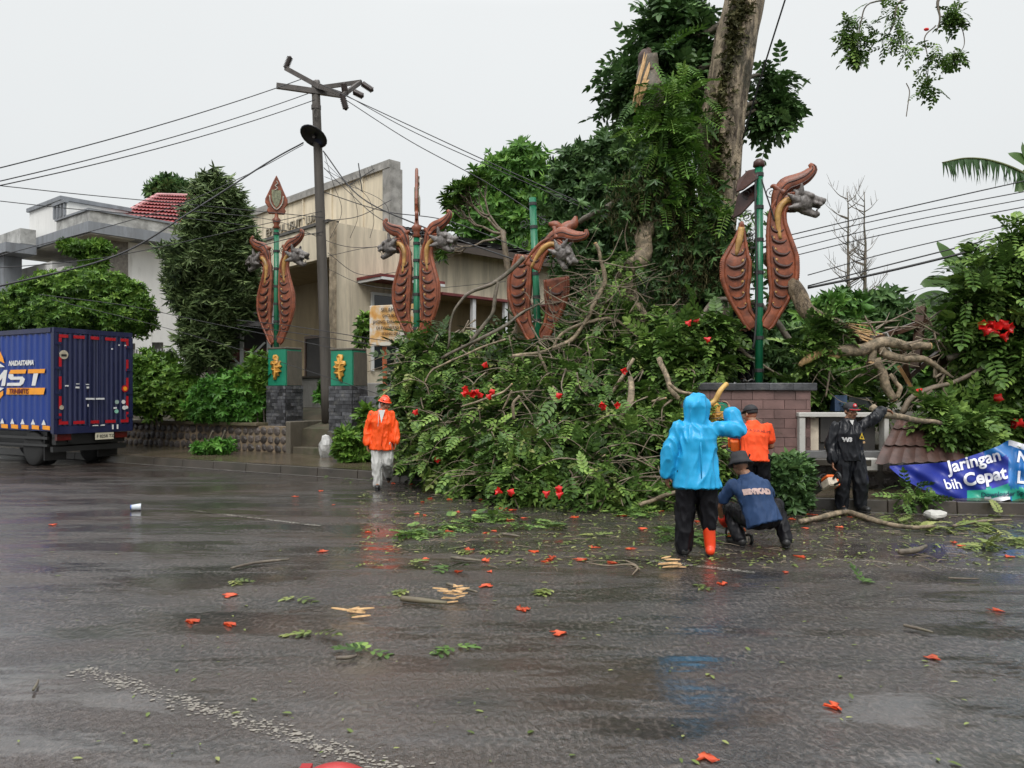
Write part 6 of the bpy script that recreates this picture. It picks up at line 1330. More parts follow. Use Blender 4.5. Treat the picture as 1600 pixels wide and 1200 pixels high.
# right-hand fallen crown
RY = 12.55; r_ = lambda x, y, dy=0: P(x, y, RY + dy)
t = thing('fallen_tree', 'thick splintered trunk section lying across the collapsed roof', 'fallen trunk', r_(1330, 600)); q = MB()
limb(q, [r_(1200, 400, .6), r_(1236, 440, .3), r_(1258, 480, .1), r_(1284, 504), r_(1315, 514), r_(1345, 528), r_(1372, 545)], [.12, .13, .135, .135, .12, .1, .07], 12, .25); q.build('trunk', barkmat('torn trunk bark', (.36, .27, .17, 1), (.06, .042, .026, 1), (.05, .05, .02, 1)), t, smooth=True, world=True)
for i in range(9):
    y = 505 + i * 3.2; x = 1322 + i * 3; q = MB(); q.bar(r_(x, y, -.24), r_(x + random.uniform(28, 48), y + random.uniform(5, 16), -.26), .045, .015); q.build('splinter', WOOD, t, world=True)
for pts_, r, m2 in ((((1300, 548), (1340, 548), (1375, 538), (1420, 542), (1452, 541)), [.1, .11, .1, .08, .07], LICHEN), (((1372, 545), (1385, 555), (1420, 560), (1445, 563), (1470, 580), (1490, 590)), [.08, .08, .07, .06, .045, .02], LICHEN), (((1368, 560), (1378, 580), (1385, 605), (1396, 624)), [.09, .085, .08, .07], LICHEN), (((1362, 540), (1363, 555), (1361, 566)), [.07, .075, .07], LICHEN), (((1390, 585), (1402, 600), (1408, 608), (1402, 622)), [.04, .045, .05, .04], LICHEN), (((1408, 645), (1425, 622), (1450, 608), (1500, 592), (1555, 565), (1610, 540)), [.05, .05, .045, .04, .035, .02], TWIG), (((1460, 590), (1475, 582), (1470, 600), (1480, 625), (1470, 640)), [.02, .024, .022, .018, .01], TWIG), (((1310, 555), (1280, 553), (1262, 563), (1250, 572)), [.08, .07, .07, .04], WOOD), (((1297, 570), (1294, 590), (1290, 620)), [.02, .022, .012], TWIG)):
    q = MB(); r = [x * .88 for x in r]; limb(q, [r_(x, y, -.25 - .002 * i) for i, (x, y) in enumerate(pts_)], r, 9, .4); q.build('limb', m2, t, smooth=True, world=True)
    e, e2 = r_(*pts_[-1], -.25), r_(*pts_[-2], -.25); d = (e - e2).normalized()
    if r[-1] > .045: q = MB(); q.tube([e - d * .02, e + d * .02], r[-1] * .95, 9); q.build('cut_end', WOOD, t, world=True)
q = MB(); random.seed(12)
for k in range(75):
    a = r_(random.uniform(1260, 1500), random.uniform(500, 640), random.uniform(-.4, .2)); e = a + Vector((random.uniform(-.9, .9), random.uniform(-.2, .2), random.uniform(-.55, .55))); q.tube(spath([a, a.lerp(e, .5) + Vector((random.gauss(0, .08), 0, random.gauss(0, .08))), e], 4), [random.choice((.008, .012, .02)), .004], 5)
q.build('twigs', TWIG, t, world=True, kind='stuff')
t = thing('broken_bough', 'broken tree crown with red blooms hanging at the right edge above the banner', 'branch', P(1540, 690, 12.2), 0, 'fallen branches heaped on the pavement')
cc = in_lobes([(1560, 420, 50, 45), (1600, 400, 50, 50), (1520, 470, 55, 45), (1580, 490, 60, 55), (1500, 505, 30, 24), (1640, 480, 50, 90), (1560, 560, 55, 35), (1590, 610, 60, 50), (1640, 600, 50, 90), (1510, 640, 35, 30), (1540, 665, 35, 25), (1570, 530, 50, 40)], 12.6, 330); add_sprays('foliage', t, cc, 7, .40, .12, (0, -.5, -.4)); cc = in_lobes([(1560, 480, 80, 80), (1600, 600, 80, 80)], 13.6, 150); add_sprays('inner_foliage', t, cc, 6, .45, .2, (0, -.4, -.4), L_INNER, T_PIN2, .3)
q = MB()
for pts_ in (((1620, 560), (1560, 500), (1500, 470), (1450, 500)), ((1640, 520), (1590, 440), (1560, 400)), ((1620, 640), (1560, 650), (1500, 640)), ((1640, 560), (1570, 610), (1520, 690)), ((1480, 560), (1520, 545), (1590, 520), (1640, 500))): limb(q, [P(x, y, 12.5) for x, y in pts_], [.05, .035, .012], 7)
q.build('limb', BARKD, t, smooth=True, world=True)
for x, y in ((1533, 512), (1535, 508), (1556, 515), (1563, 500), (1562, 520), (1568, 512), (1441, 608), (1554, 622), (1585, 665), (1596, 663), (1560, 524), (1550, 506)): blossom(t, P(x, y, 12.0), 1.35)
for nm, lb, rows, Yd, n, sz in (('fallen_branch', 'lime green leafy shoot hanging beside the splintered trunk', [(1280, 530, 22, 26), (1265, 550, 14, 14), (1285, 510, 14, 12)], 12.5, 26, .34), ('fallen_branch', 'leafy bough resting on the wall behind the worker in black', [(1268, 610, 22, 20), (1300, 610, 36, 22), (1335, 615, 28, 18), (1330, 628, 36, 12)], 12.9, 90, .34), ('fallen_branch', 'pinnate sprays draped over the brown roof sheet', [(1470, 650, 25, 18), (1500, 655, 25, 22), (1520, 680, 15, 10), (1480, 670, 16, 10)], 11.7, 40, .36), ('fallen_branch', 'leafy sprig under the torn banner by the kerb', [(1425, 775, 20, 9), (1445, 780, 14, 7)], 10.7, 14, .22)):
    t = thing(nm, lb, 'branch', P(rows[0][0], rows[0][1] + rows[0][3], Yd), 0, 'fallen branches heaped on the pavement'); cc = in_lobes(rows, Yd, n); add_sprays('foliage', t, cc, 6, sz, .08, (0, -.5, -.2)); q = MB(); lb_ = lobes_px(rows, Yd); limb(q, [Vector(l[:3]) for l in lb_[:3]], [.03, .02, .008], 6); q.build('limb', TWIG, t, smooth=True, world=True)

# ---------------------------------------------------------------- litter on the road
Gz = lambda x, y, z=.006: G(x, y, z)
fl_px = [(600 + x / 4, 740 + y / 4) for x, y in ((62, 63), (185, 68), (290, 155), (240, 178), (400, 163), (502, 135), (580, 145), (612, 165), (200, 255), (258, 262), (452, 243), (570, 230), (735, 225), (792, 232), (795, 290), (872, 280), (1200, 275), (1485, 263), (388, 368), (630, 370), (695, 360), (525, 482), (250, 535), (640, 550), (475, 613), (655, 613), (950, 487), (1060, 525), (1015, 550), (1285, 455), (1340, 462), (1535, 470), (1240, 545), (1430, 557), (660, 705), (880, 850))]
fl_px += [(800 + x / 2, 740 + y / 2) for x, y in ((200, 138), (408, 174), (255, 232), (365, 237), (120, 268), (215, 272), (315, 280), (578, 150), (865, 122), (935, 128), (920, 172), (1020, 168), (907, 260), (855, 310), (663, 345), (1385, 217), (1410, 227), (1560, 260), (40, 427), (430, 122), (462, 118), (343, 132))]
fl_px += [(x / 2, 680 + y / 2) for x, y in ((923, 193), (1005, 175), (1040, 218), (1150, 303), (715, 505), (725, 592), (1003, 365), (160, 280))]
fl_px += [(1250, 795), (1240, 812), (1330, 808), (1275, 805), (1290, 750), (1265, 752)]
random.seed(33)
def petal(x, y, s, label, group):
    o = bpy.data.objects.new('fallen_flower', random.choice(FLG)); COL.objects.link(o); p = Gz(x, y, .004 if y > 745 else .19); o.location = p; o.rotation_euler = (0, 0, random.uniform(0, 6.28)); o.scale = (s * random.uniform(.7, 1.2), s * random.uniform(.6, 1.1), s * random.uniform(.6, 1.3)); setp(o, label, 'flower', group)
for x, y in fl_px:
    far = y < 800; lb = 'small orange-red flower lying on the wet road near the leaf heap' if x < 1140 and y < 860 else ('orange-red flower lying in the gutter debris on the right' if y < 860 else 'orange-red flower scattered on the open wet road')
    petal(x, y, random.uniform(.62, 1.0), lb, {'s': 'small fallen flowers near the heap', 'o': 'fallen flowers on open road'}['s' if 'near' in lb else 'o'] if 'gutter' not in lb else 'fallen flowers in the gutter')
for x, y, lb in ((1305, 1103, 'crumpled orange flower on the bare road at lower right'), (1112, 1187, 'bright orange flower at the bottom edge of the road'), (1452, 1028, 'flattened orange flower on the right, above the crumpled one'), (1558, 953, 'orange flower nearest the right edge of the road'), (873, 992, 'pinkish orange flower alone in mid road'), (305, 971, 'red flower on the left half of the road')): petal(x, y, .82, lb, 'single fallen flowers')
# leaf sprigs on the road, one object each
lf = [(465, 256 + 680, .34, 'flat green sprig on the left half of the road'), (493, 992, .3, 'pale hand-shaped leaf in the middle foreground'), (362, 909, .26, 'thin sprig left of the curved stick'), (575, 1020, .3, 'dark leaf cluster with a twig end'), (710, 1014, .3, 'dark leaf cluster right of the pale leaf'), (640, 925, .26, 'leaf sprig beside the wood splinters'), (575, 882, .24, 'small sprig left of the reddish reflection'), (1348, 912, .24, 'dark leaf sprig alone on the right half of the road'), (1090, 918, .3, 'single long leaf in front of the blue raincoat worker'), (862, 923, .34, 'pair of pale sprigs lying flat in mid road'), (700, 890, .34, 'sprig lying over the dark stick'), (640, 882, .3, 'flat sprig in the puddle below the heap'), (715, 862, .3, 'leafy sprig in shallow water near the red petals'), (770, 862, .34, 'sprig with pale underside in shallow water'), (930, 838, .32, 'sprig left of the worker in blue'), (880, 822, .34, 'bright sprig on the road below the heap')]
for x, y, s, lb in lf:
    p = Gz(x, y); n = random.randint(2, 3); ps = np.array([p] * n) + np.array([0, 0, .012]); ds = np.column_stack([RNG.normal(0, 1, n), RNG.normal(0, .6, n), np.full(n, .12)])
    setp(leaf_cloud('leaf_sprig', L_TULIP if 'dark' in lb else L_LITTER, None, ps, ds, s * .62, T_PIN2, jitter=.05, flat=.9), lb, 'leaf', 'leaf sprigs on the road')
def patch(label, rows, n, size, name='leaf_patch', lm=L_TULIP):
    ps = []
    for x, y, rx, ry in rows:
        for k in range(n):
            a, r = random.uniform(0, 6.28), math.sqrt(random.random()); q_ = Gz(x + math.cos(a) * r * rx, y + math.sin(a) * r * ry, .03); ps.append(q_)
    ps = np.array(ps); m = len(ps); ds = np.column_stack([RNG.normal(0, 1, m), RNG.normal(0, 1, m), RNG.normal(.1, .12, m)]); setp(leaf_cloud(name, lm, None, ps, ds, .72 * size * (.5 + .7 * RNG.random(m)), T_PIN, jitter=.1, flat=.6), label, 'leaves', None, 'stuff')
patch('low mat of torn green leaves on the road in front of the heap', [(690, 825, 45, 8), (740, 812, 40, 9), (780, 806, 40, 7), (830, 818, 30, 6), (650, 832, 20, 5)], 22, .32); patch('green leaf clumps behind the legs of the worker in blue', [(1040, 835, 20, 12), (1090, 838, 22, 12), (1010, 800, 35, 8), (980, 800, 40, 6)], 18, .3)
patch('pale green sprays along the gutter below the banner', [(1405, 808, 25, 7), (1555, 815, 45, 14), (1580, 835, 35, 12), (1500, 825, 40, 8), (1450, 820, 30, 6), (1545, 853, 14, 4)], 15, .34, lm=L_LITTER); patch('small weeds along the kerb base on the left', [(400, 728, 12, 5), (425, 730, 10, 5), (560, 748, 25, 5), (520, 740, 20, 4)], 14, .16)
k = 2800; xs = RNG.uniform(560, 1600, k); ys = 770 + 95 * RNG.random(k) ** 1.5 + np.where(xs < 760, 0, 20); ps = np.array([Gz(x, y, .012) for x, y in zip(xs, ys)]); setp(leaf_cloud('leaf_litter', L_LITTER, None, ps, RNG.normal(0, 1, (k, 3)) * np.array([1, 1, .1]), .02 + .06 * RNG.random(k) ** 1.5, T_LEAF, jitter=.05, flat=.8), 'scattered torn leaf bits on the road around the heap', 'leaf litter', None, 'stuff')
k = 150; xs = RNG.uniform(0, 1600, k); ys = RNG.uniform(840, 1190, k); ps = np.array([Gz(x, y, .008) for x, y in zip(xs, ys)]); setp(leaf_cloud('leaf_litter', L_LITTER, None, ps, RNG.normal(0, 1, (k, 3)) * np.array([1, 1, .08]), .02 + .045 * RNG.random(k) ** 2, T_LEAF, jitter=.05, flat=.9), 'sparse single leaves scattered over the open road', 'leaf litter', None, 'stuff')
k = 900; xs = RNG.uniform(560, 1500, k); ys = RNG.uniform(690, 765, k); ps = np.array([heap(min(1, max(0, (x - 600) / 520)), .02, random.uniform(-.2, .6))[0] for x in xs]); ps[:, 2] = .2 + .05 * RNG.random(k); setp(leaf_cloud('leaf_litter', L_TULIP, None, ps, RNG.normal(0, 1, (k, 3)) * np.array([1, 1, .2]), .12, T_LEAF, jitter=.2), 'layer of fallen leaves on the pavement under the heap', 'leaf litter', None, 'stuff')
q = MB(); random.seed(77)
for k in range(520):
    x = random.uniform(560, 1600); y = 768 + 120 * random.random() ** 1.6; a = Gz(x, y, .012); an = random.uniform(0, 6.28); L_t = random.uniform(.04, .22); e = a + Vector((math.cos(an), math.sin(an), 0)) * L_t; q.tube([a, a.lerp(e, .5) + Vector((random.gauss(0, .012), random.gauss(0, .012), .006)), e], [.004, .003], 4)
setp(q.build('twig_litter', TWIG, None, world=True), 'fine broken twigs strewn on the road around the heap', 'twigs', None, 'stuff')
def stick(label, pts, r, m2=TWIG):
    q = MB(); w = [Gz(x, y, .012 + r) for x, y in pts]; q.tube(spath(w, 5), [r, r * 1.1, r * .6], 6, True, .3); setp(q.build('fallen_stick', m2, None, world=True, smooth=True), label, 'stick', 'sticks on the road')
stick('long curved brown stick on the left half of the road', [(361, 888), (395, 880), (430, 876), (452, 874)], .014, BARKD); stick('short stick pointing into the dark leaf cluster', [(525, 1028), (545, 1027), (558, 1024)], .012, BARKD); stick('brown stick just above the splinters', [(698, 912), (720, 918), (746, 925)], .013, BARKD); stick('dark wet stick near the puddle edge', [(705, 871), (730, 874), (752, 876)], .016, BARKD); stick('broken twig on the right half of the road', [(1412, 977), (1435, 982), (1458, 988)], .011, BARKD)
stick('pale forked twig left of the worker in blue', [(920, 880), (950, 884), (985, 882), (1000, 890)], .009); stick('second prong of the pale forked twig', [(978, 876), (996, 886), (988, 898)], .009); stick('stubby dark twig on the right road edge', [(1482, 903), (1505, 904), (1530, 904)], .009, BARKD); stick('knotty pale branch piece near the right lane line', [(1405, 862), (1430, 860), (1447, 853)], .03, BARKD); stick('lichened branch lying along the kerb by the worker in black', [(1250, 815), (1285, 808), (1320, 800), (1345, 806), (1372, 815), (1420, 824), (1460, 822)], .035, LICHEN); stick('thin branch along the gutter on the far right', [(1490, 822), (1530, 815), (1580, 812)], .02); stick('twig lying across the mid road puddle', [(785, 834), (800, 836), (812, 838)], .015, BARKD); stick('short dark stick at lower left', [(52, 1078), (57, 1070), (60, 1062)], .008, BARKD); stick('stick leaning on the kerb beside the chainsaw', [(1268, 782), (1274, 768), (1278, 750)], .014)
def splinters(label, x, y, n, L):
    t = thing('wood_splinters', label, 'wood splinters', Gz(x, y, 0), random.uniform(-.2, .2))
    for i in range(n):
        q = MB(); a = Vector((random.gauss(0, .06), random.gauss(0, .05), .01 + .008 * i)); d = Vector((random.uniform(.3, 1) * L, random.uniform(-.09, .09), random.uniform(-.005, .015))); w_s = random.uniform(.006, .014); nv_ = Vector((-d.y, d.x, 0)).normalized(); q.add([a - d / 2, a - d * .2 + nv_ * w_s, a + d * .25 + nv_ * w_s * .8, a + d / 2, a + d * .2 - nv_ * w_s, a - d * .3 - nv_ * w_s * .7] + [p_ + Vector((0, 0, .009)) for p_ in (a - d * .45, a - d * .18 + nv_ * w_s * .6, a + d * .22 + nv_ * w_s * .5, a + d * .46, a + d * .2 - nv_ * w_s * .6, a - d * .28 - nv_ * w_s * .5)], [(5, 4, 3, 2, 1, 0), (6, 7, 8, 9, 10, 11)] + [(i_, (i_ + 1) % 6, 6 + (i_ + 1) % 6, 6 + i_) for i_ in range(6)]); q.build('splinter', WOOD, t)
splinters('pair of pale wood splinters in the middle foreground', 560, 962, 7, .2); splinters('bundle of split yellow wood beside a mossy twig', 710, 938, 14, .16); splinters('pale wood shards near the feet of the worker in blue', 1050, 888, 10, .22)
stick('mossy twig lying beside the split wood', [(627, 935), (655, 938), (698, 942)], .022, MATS['mossy coping'])
t = thing('plastic_cup', 'crushed clear plastic cup lying on the left side of the road', 'cup', Gz(213, 798, 0), .4); M3 = Matrix.Rotation(R(90), 3, 'Y'); q = MB(); q.lathe([(.035, -.07), (.05, .05), (.052, .06), (.046, .055)], (0, 0, .05), 14, M3); q.build('cup_body', mat('clear plastic', (.55, .60, .64, 1), .15, .1, 5, 0), t, smooth=True); q = MB(); q.lathe([(.036, -.075), (.037, -.06)], (0, 0, .05), 14, M3); q.build('blue_rim', mat('blue print', (.05, .12, .4, 1), .4), t)
for x, y, r, lb in ((685, 757, .14, 'tan stone lying at the kerb under the heap'), (633, 748, .07, 'pale lump on the kerb left of the tan stone'), (1462, 805, .1, 'white crumbling lump on the kerb below the banner')):
    q = MB(); c = Gz(x, y, r * .6); q.ell(c, (r * 1.5, r, r * .75), seg=10, ring=7)
    for vv in q.v: vv += Vector((noise.noise(vv * 9), noise.noise(vv * 9 + Vector((5, 2, 1))), noise.noise(vv * 9 + Vector((1, 7, 3))))) * r * .5
    setp(q.build('loose_stone', mat('tan stone', (.27, .18, .11, 1), .6, .4, 8, .5, 30) if r > .12 else OLDW, None, world=True), lb, 'stone')
# red fender edge in the immediate foreground
t = thing('red_fender', 'rounded red plastic fender poking in at the bottom edge', 'fender', P(522, 1215, 2.2)); q = MB(); rg = []
for i in range(15):
    k = i / 14; c = P(466 + 104 * k, 1240 - 24 * math.sin(math.pi * min(1, k * .9 + .1)) ** .7, 2.2); rg.append((c + Vector((0, .06, -.05)), Vector((0, .10, 0)), Vector((0, 0, .05))))
q.loft(rg, 16); q.build('fender_shell', mat('red plastic', (.50, .045, .05, 1), .35, .15, 6, .1, 40, coat=.3), t, smooth=True, world=True)
q = MB(); q.box(P(478, 1200, 2.12), (.03, .03, .012)); q.build('red_clip', mat('deep red plastic', (.3, .005, .008, 1), .3), t, world=True)

# ---------------------------------------------------------------- people
from mathutils.bvhtree import BVHTree
SKIN = mat('brown skin', (.27, .135, .08, 1), .5, .15, 8, .1, 60); LIP = mat('lips', (.22, .075, .055, 1), .45); HAIR = mat('black hair', (.012, .011, .011, 1), .4, .3, 20, .3, 60); EYEW = mat('eye white', (.6, .57, .52, 1), .2, .05, 5, 0)
def cloth(name, col, rough=.5, wr=.35, coat=0.0, scale=11, var=.12, spec=.3):
    m, N, L, B = newmat(name); v_ = coords(N, L, (1, 1, .45)); n1 = noise_node(N, L, v_, scale, 5, .6); hi = tuple(min(1, c * (1 + var)) for c in col[:3]) + (1,); lo = tuple(c * (1 - var) for c in col[:3]) + (1,)
    L.new(ramp_node(N, L, n1, [(.3, lo), (.7, hi)]), B.inputs['Base Color']); B.inputs['Roughness'].default_value = rough; B.inputs['Coat Weight'].default_value = coat; B.inputs['Coat Roughness'].default_value = .2
    B.inputs['Sheen Weight'].default_value = .0; B.inputs['Specular IOR Level'].default_value = spec; rg = N.new('ShaderNodeTexNoise'); rg.noise_type = 'RIDGED_MULTIFRACTAL'; rg.inputs['Scale'].default_value = scale * .55; rg.inputs['Detail'].default_value = 2.5; rg.inputs['Distortion'].default_value = .6; L.new(coords(N, L, (1, 1, .45)), rg.inputs['Vector'])
    bump(N, L, B, rg.outputs[0], wr, .012); return m
C_BLUE = cloth('blue plastic raincoat', (.02, .33, .62, 1), .33, .6, .0, 11, .12); C_ORJ = cloth('orange rain jacket', (.84, .09, .012, 1), .5, .7, 0, 16); C_ORS = cloth('orange shirt', (.85, .085, .02, 1), .75, .25); C_WHT = cloth('white trousers', (.52, .52, .50, 1), .7, .4, 0, 9, .15); C_BLK = cloth('black rain suit', (.009, .010, .013, 1), .34, .8, .0, 16, spec=.25); C_BLT = cloth('black trousers', (.008, .008, .010, 1), .4, .5, .0, 12, spec=.14); C_NAVY = cloth('navy shirt', (.018, .045, .115, 1), .7, .3); C_BOOT = mat('orange rubber boot', (.72, .055, .012, 1), .3, .15, 6, .1, 30); C_SHOE = mat('black shoe', (.015, .015, .015, 1), .4, .3, 8, .1); C_CAP = mat('black cap', (.014, .014, .017, 1), .7, .2, 10, .2, 60)
def V3(*a): return Vector(a)
def hand(q, w, d, n, s=1.0, curl=.6, thumb=1):
    """palm, four fingers and a thumb; w wrist, d pointing direction, n palm normal (fingers curl towards n)"""
    d = d.normalized(); n = (n - d * n.dot(d)).normalized(); sd = d.cross(n)
    M3 = axes(sd, n, d); q.ell(w + d * .045 * s, (.040 * s, .016 * s, .055 * s), M3, 12, 8)
    for i, (off_, L) in enumerate(((-.028, .062), (-.009, .072), (.010, .068), (.028, .052))):
        a = w + d * .088 * s + sd * off_ * s; d1 = (d + n * curl * .6).normalized(); d2 = (d * .7 + n * curl * 1.3).normalized(); b_ = a + d1 * L * .5 * s; c = b_ + d2 * L * .5 * s
        q.cone(a, b_, .0092 * s, .0085 * s, 8, 2); q.cone(b_, c, .0085 * s, .0075 * s, 8, 2)
    a = w + d * .025 * s - sd * thumb * .032 * s; b_ = a + (d * .6 - sd * thumb * .7 + n * .3).normalized() * .035 * s; q.cone(a, b_, .012 * s, .01 * s, 8, 2); q.cone(b_, b_ + (d + n * .5).normalized() * .028 * s, .01 * s, .008 * s, 8, 2)
def torso_rings(J, sc, rows):
    ax0 = (J['shR'] - J['shL']).normalized(); out = []
    for pos, rx, ry in rows:
        a, b_, f = pos; c = J[a].lerp(J[b_], f); ax = (J['neck'] - J['pel']).normalized(); s = (ax0 - ax * ax0.dot(ax)).normalized(); fw = ax.cross(s).normalized(); out.append((c, s * rx * sc, fw * ry * sc))
    return out
def person(label, loc, J, spec, yaw_head, tilt=0.0, sc=1.0):
    """J: joints in metres from the base point, world-aligned (camera looks along +y); spec: what is worn"""
    J = {k: Vector(v_) * sc for k, v_ in J.items()}; t = thing('person', label, 'person', loc); q = MB()
    q.loft(torso_rings(J, sc, [(('pel', 'neck', -.2), .10, .08), (('pel', 'neck', -.06), .15, .105), (('pel', 'neck', .12), .145, .1), (('pel', 'neck', .32), .13, .095), (('pel', 'neck', .62), .155, .105), (('pel', 'neck', .85), .15, .085), (('pel', 'neck', 1.0), .07, .06), (('neck', 'head', .55), .052, .055)]))
    for S_ in 'LR':
        q.cone(J['sh' + S_], J['el' + S_], .05 * sc, .038 * sc); q.cone(J['el' + S_], J['wr' + S_], .038 * sc, .025 * sc); q.cone(J['hi' + S_], J['kn' + S_], .078 * sc, .052 * sc); q.cone(J['kn' + S_], J['an' + S_], .05 * sc, .034 * sc); q.cone(J['an' + S_], J['to' + S_], .038 * sc, .028 * sc)
        hd = spec['hand' + S_]; hand(q, J['wr' + S_], Vector(hd[0]), Vector(hd[1]), sc * 1.02, hd[2] if len(hd) > 2 else .5, 1 if S_ == 'R' else -1)
    fw = Vector((math.sin(yaw_head), math.cos(yaw_head), tilt)).normalized(); rt = fw.cross(V3(0, 0, 1)).normalized(); up = rt.cross(fw); HM = axes(rt, fw, up); hc = J['head']; hp = lambda x, y, z: hc + HM @ Vector((x, y, z)) * sc
    def he(c, r): q.ell(hp(*c), tuple(x * sc for x in r), HM, 14, 10)
    he((0, -.012, .02), (.072, .088, .098)); he((0, .022, -.045), (.058, .062, .068)); he((0, .052, -.092), (.024, .022, .018)); q.cone(hp(0, .082, .012), hp(0, .098, -.03), .008 * sc, .014 * sc); he((0, .09, -.034), (.019, .012, .009)); he((0, .079, .03), (.05, .012, .009)); he((0, .080, -.066), (.022, .01, .009))
    for s_ in (-1, 1): he((s_ * .04, .062, -.03), (.022, .018, .02)); he((s_ * .077, -.008, -.008), (.009, .02, .03))
    body = link('body', remesh(q, 'body', .0075 * sc, 2), SKIN, t)
    for s_ in (-1, 1):
        e = MB(); e.ell(hp(s_ * .031, .0745, .005), (.0125 * sc, .007 * sc, .007 * sc), HM, 10, 6); eo = e.build('eye', EYEW, body, smooth=True); e = MB(); e.ell(hp(s_ * .031, .0795, .005), (.006 * sc, .004 * sc, .006 * sc), HM, 8, 5); e.build('iris', HAIR, eo, smooth=True)
        e = MB(); e.tube([hp(s_ * .014, .086, .024), hp(s_ * .033, .085, .03), hp(s_ * .052, .07, .025)], [.004 * sc, .006 * sc, .003 * sc], 5); e.build('eyebrow', HAIR, body)
    e = MB(); e.ell(hp(0, .0885, -.066), (.021 * sc, .005 * sc, .006 * sc), HM, 10, 5); e.build('lips', LIP, body, smooth=True)
    if spec.get('moustache'): e = MB(); e.tube([hp(-.024, .084, -.058), hp(0, .094, -.052), hp(.024, .084, -.058)], [.004, .006, .004], 5); e.build('moustache', HAIR, body)
    hr = MB(); hr.ell(hp(0, -.02, .03), (.079 * sc, .09 * sc, .1 * sc), HM, 16, 10, zmin=-.35 if not spec.get('short') else -.1)
    for i, v_ in enumerate(hr.v):
        l_ = HM.transposed() @ (v_ - hc)
        if l_.y > .045 * sc and l_.z < .07 * sc: hr.v[i] = v_ - fw * (l_.y - .02 * sc)
    if not spec.get('hood'): hr.build('hair', HAIR, t, smooth=True)
    # lower garment
    tr = spec['trousers']; q = MB(); w = tr.get('w', 1.0)
    q.loft(torso_rings(J, sc, [(('pel', 'neck', -.28), .09, .08), (('pel', 'neck', -.12), .165 * w, .125), (('pel', 'neck', .05), .17 * w, .13), (('pel', 'neck', .1), .15 * w, .115)]))
    for S_ in 'LR':
        e_ = J['an' + S_] if tr.get('to', 1) == 1 else J['kn' + S_].lerp(J['an' + S_], tr['to'])
        if S_ in tr.get('short', {}): e_ = J['kn' + S_].lerp(J['an' + S_], tr['short'][S_])
        q.cone(J['hi' + S_], J['kn' + S_], .102 * sc * w, .08 * sc * w, 16); q.cone(J['kn' + S_], e_, .08 * sc * w, .066 * sc * w, 16)
    link('trousers', remesh(q, 'trousers', .012, 3, .011 * tr.get('wr', 1), 14, 3), tr['m'], t)
    for S_ in 'LR':
        bt = spec['shoes' + S_]; q = MB(); a, b_ = J['an' + S_], J['to' + S_]; d = (b_ - a); d.z = 0; d = d.normalized() if d.length > .01 else V3(0, 1, 0); foot = V3(a.x, a.y, a.z - .03 * sc)
        if bt.get('boot'): q.cone(J['kn' + S_].lerp(a, .45), a, .068 * sc, .056 * sc, 16)
        q.cone(foot - d * .04, foot + d * .15 * sc + V3(0, 0, -.012), .05 * sc, .04 * sc, 14); sh = link('boot' if bt.get('boot') else 'shoe', remesh(q, 'shoe', .011, 4), bt['m'], t)
        s_ = d.cross(V3(0, 0, 1)); q = MB(); c = foot + d * .06 * sc; zb = -.048 * sc; M3 = axes(s_, d, V3(0, 0, 1)); q.ell(c + V3(0, 0, zb), (.047 * sc, .135 * sc, .02 * sc), M3, 16, 6); q.build('sole', bt.get('sole', C_SHOE), sh, smooth=True)
    # upper garment
    up_ = spec['top']; q = MB(); mg = up_.get('mg', .03); hem = up_.get('hem', -.1); fl = up_.get('flare', 1.0)
    q.loft(torso_rings(J, sc, [(('pel', 'neck', hem), (.16 + mg) * fl, (.12 + mg) * fl), (('pel', 'neck', hem * .4), (.155 + mg) * (.5 + fl / 2), (.115 + mg) * (.5 + fl / 2)), (('pel', 'neck', .32), .138 + mg, .10 + mg), (('pel', 'neck', .62), .16 + mg * .8, .11 + mg), (('pel', 'neck', .84), .155 + mg * .3, .088 + mg * .6), (('pel', 'neck', .97), .085 + mg * .4, .07 + mg * .4), (('neck', 'head', .28), .062 + mg * .3, .062 + mg * .3)]), 24)
    for S_ in 'LR':
        a, b_, c = J['sh' + S_], J['el' + S_], J['wr' + S_]; sr = up_.get('sr', .065)
        n0 = J['neck'] + (a - J['neck']) * .25 - (J['neck'] - J['pel']).normalized() * .03; q.cone(n0, a - V3(0, 0, .02), .055 * sc, .05 * sc, 16); m0 = J['pel'].lerp(J['neck'], .68) + (a - J['neck']) * .62; q.cone(m0, a, .08 * sc, .06 * sc, 16)
        if up_.get('sleeve', 1) >= 1: q.cone(a - V3(0, 0, .015), b_, .064 * sc, sr * .95 * sc, 16); q.cone(b_, b_.lerp(c, .9), sr * .95 * sc, sr * up_.get('cuff', .78) * sc, 16)
        else: q.cone(a, a.lerp(b_, up_['sleeve']), .064 * sc, .066 * sc, 16)
    if spec.get('hood'):
        q.ell(hp(0, -.015, .01), (.13 * sc, .135 * sc, .128 * sc), HM, 18, 12); q.loft([(hp(0, -.02, -.03), rt * .125 * sc, fw * .125 * sc), (hp(0, -.03, -.12), rt * .115 * sc, fw * .11 * sc), (J['neck'] - V3(0, 0, .04), rt * .13 * sc, fw * .1 * sc)])
    tm = remesh(q, 'jacket', .0105, up_.get('sm', 3), up_.get('wr', .012), up_.get('ws', 15), up_.get('seed', 1)); top = link(up_.get('name', 'jacket'), tm, up_['m'], t)
    bvh = BVHTree.FromPolygons([v_.co for v_ in tm.vertices], [p_.vertices[:] for p_ in tm.polygons])
    return t, J, hp, HM, top, bvh
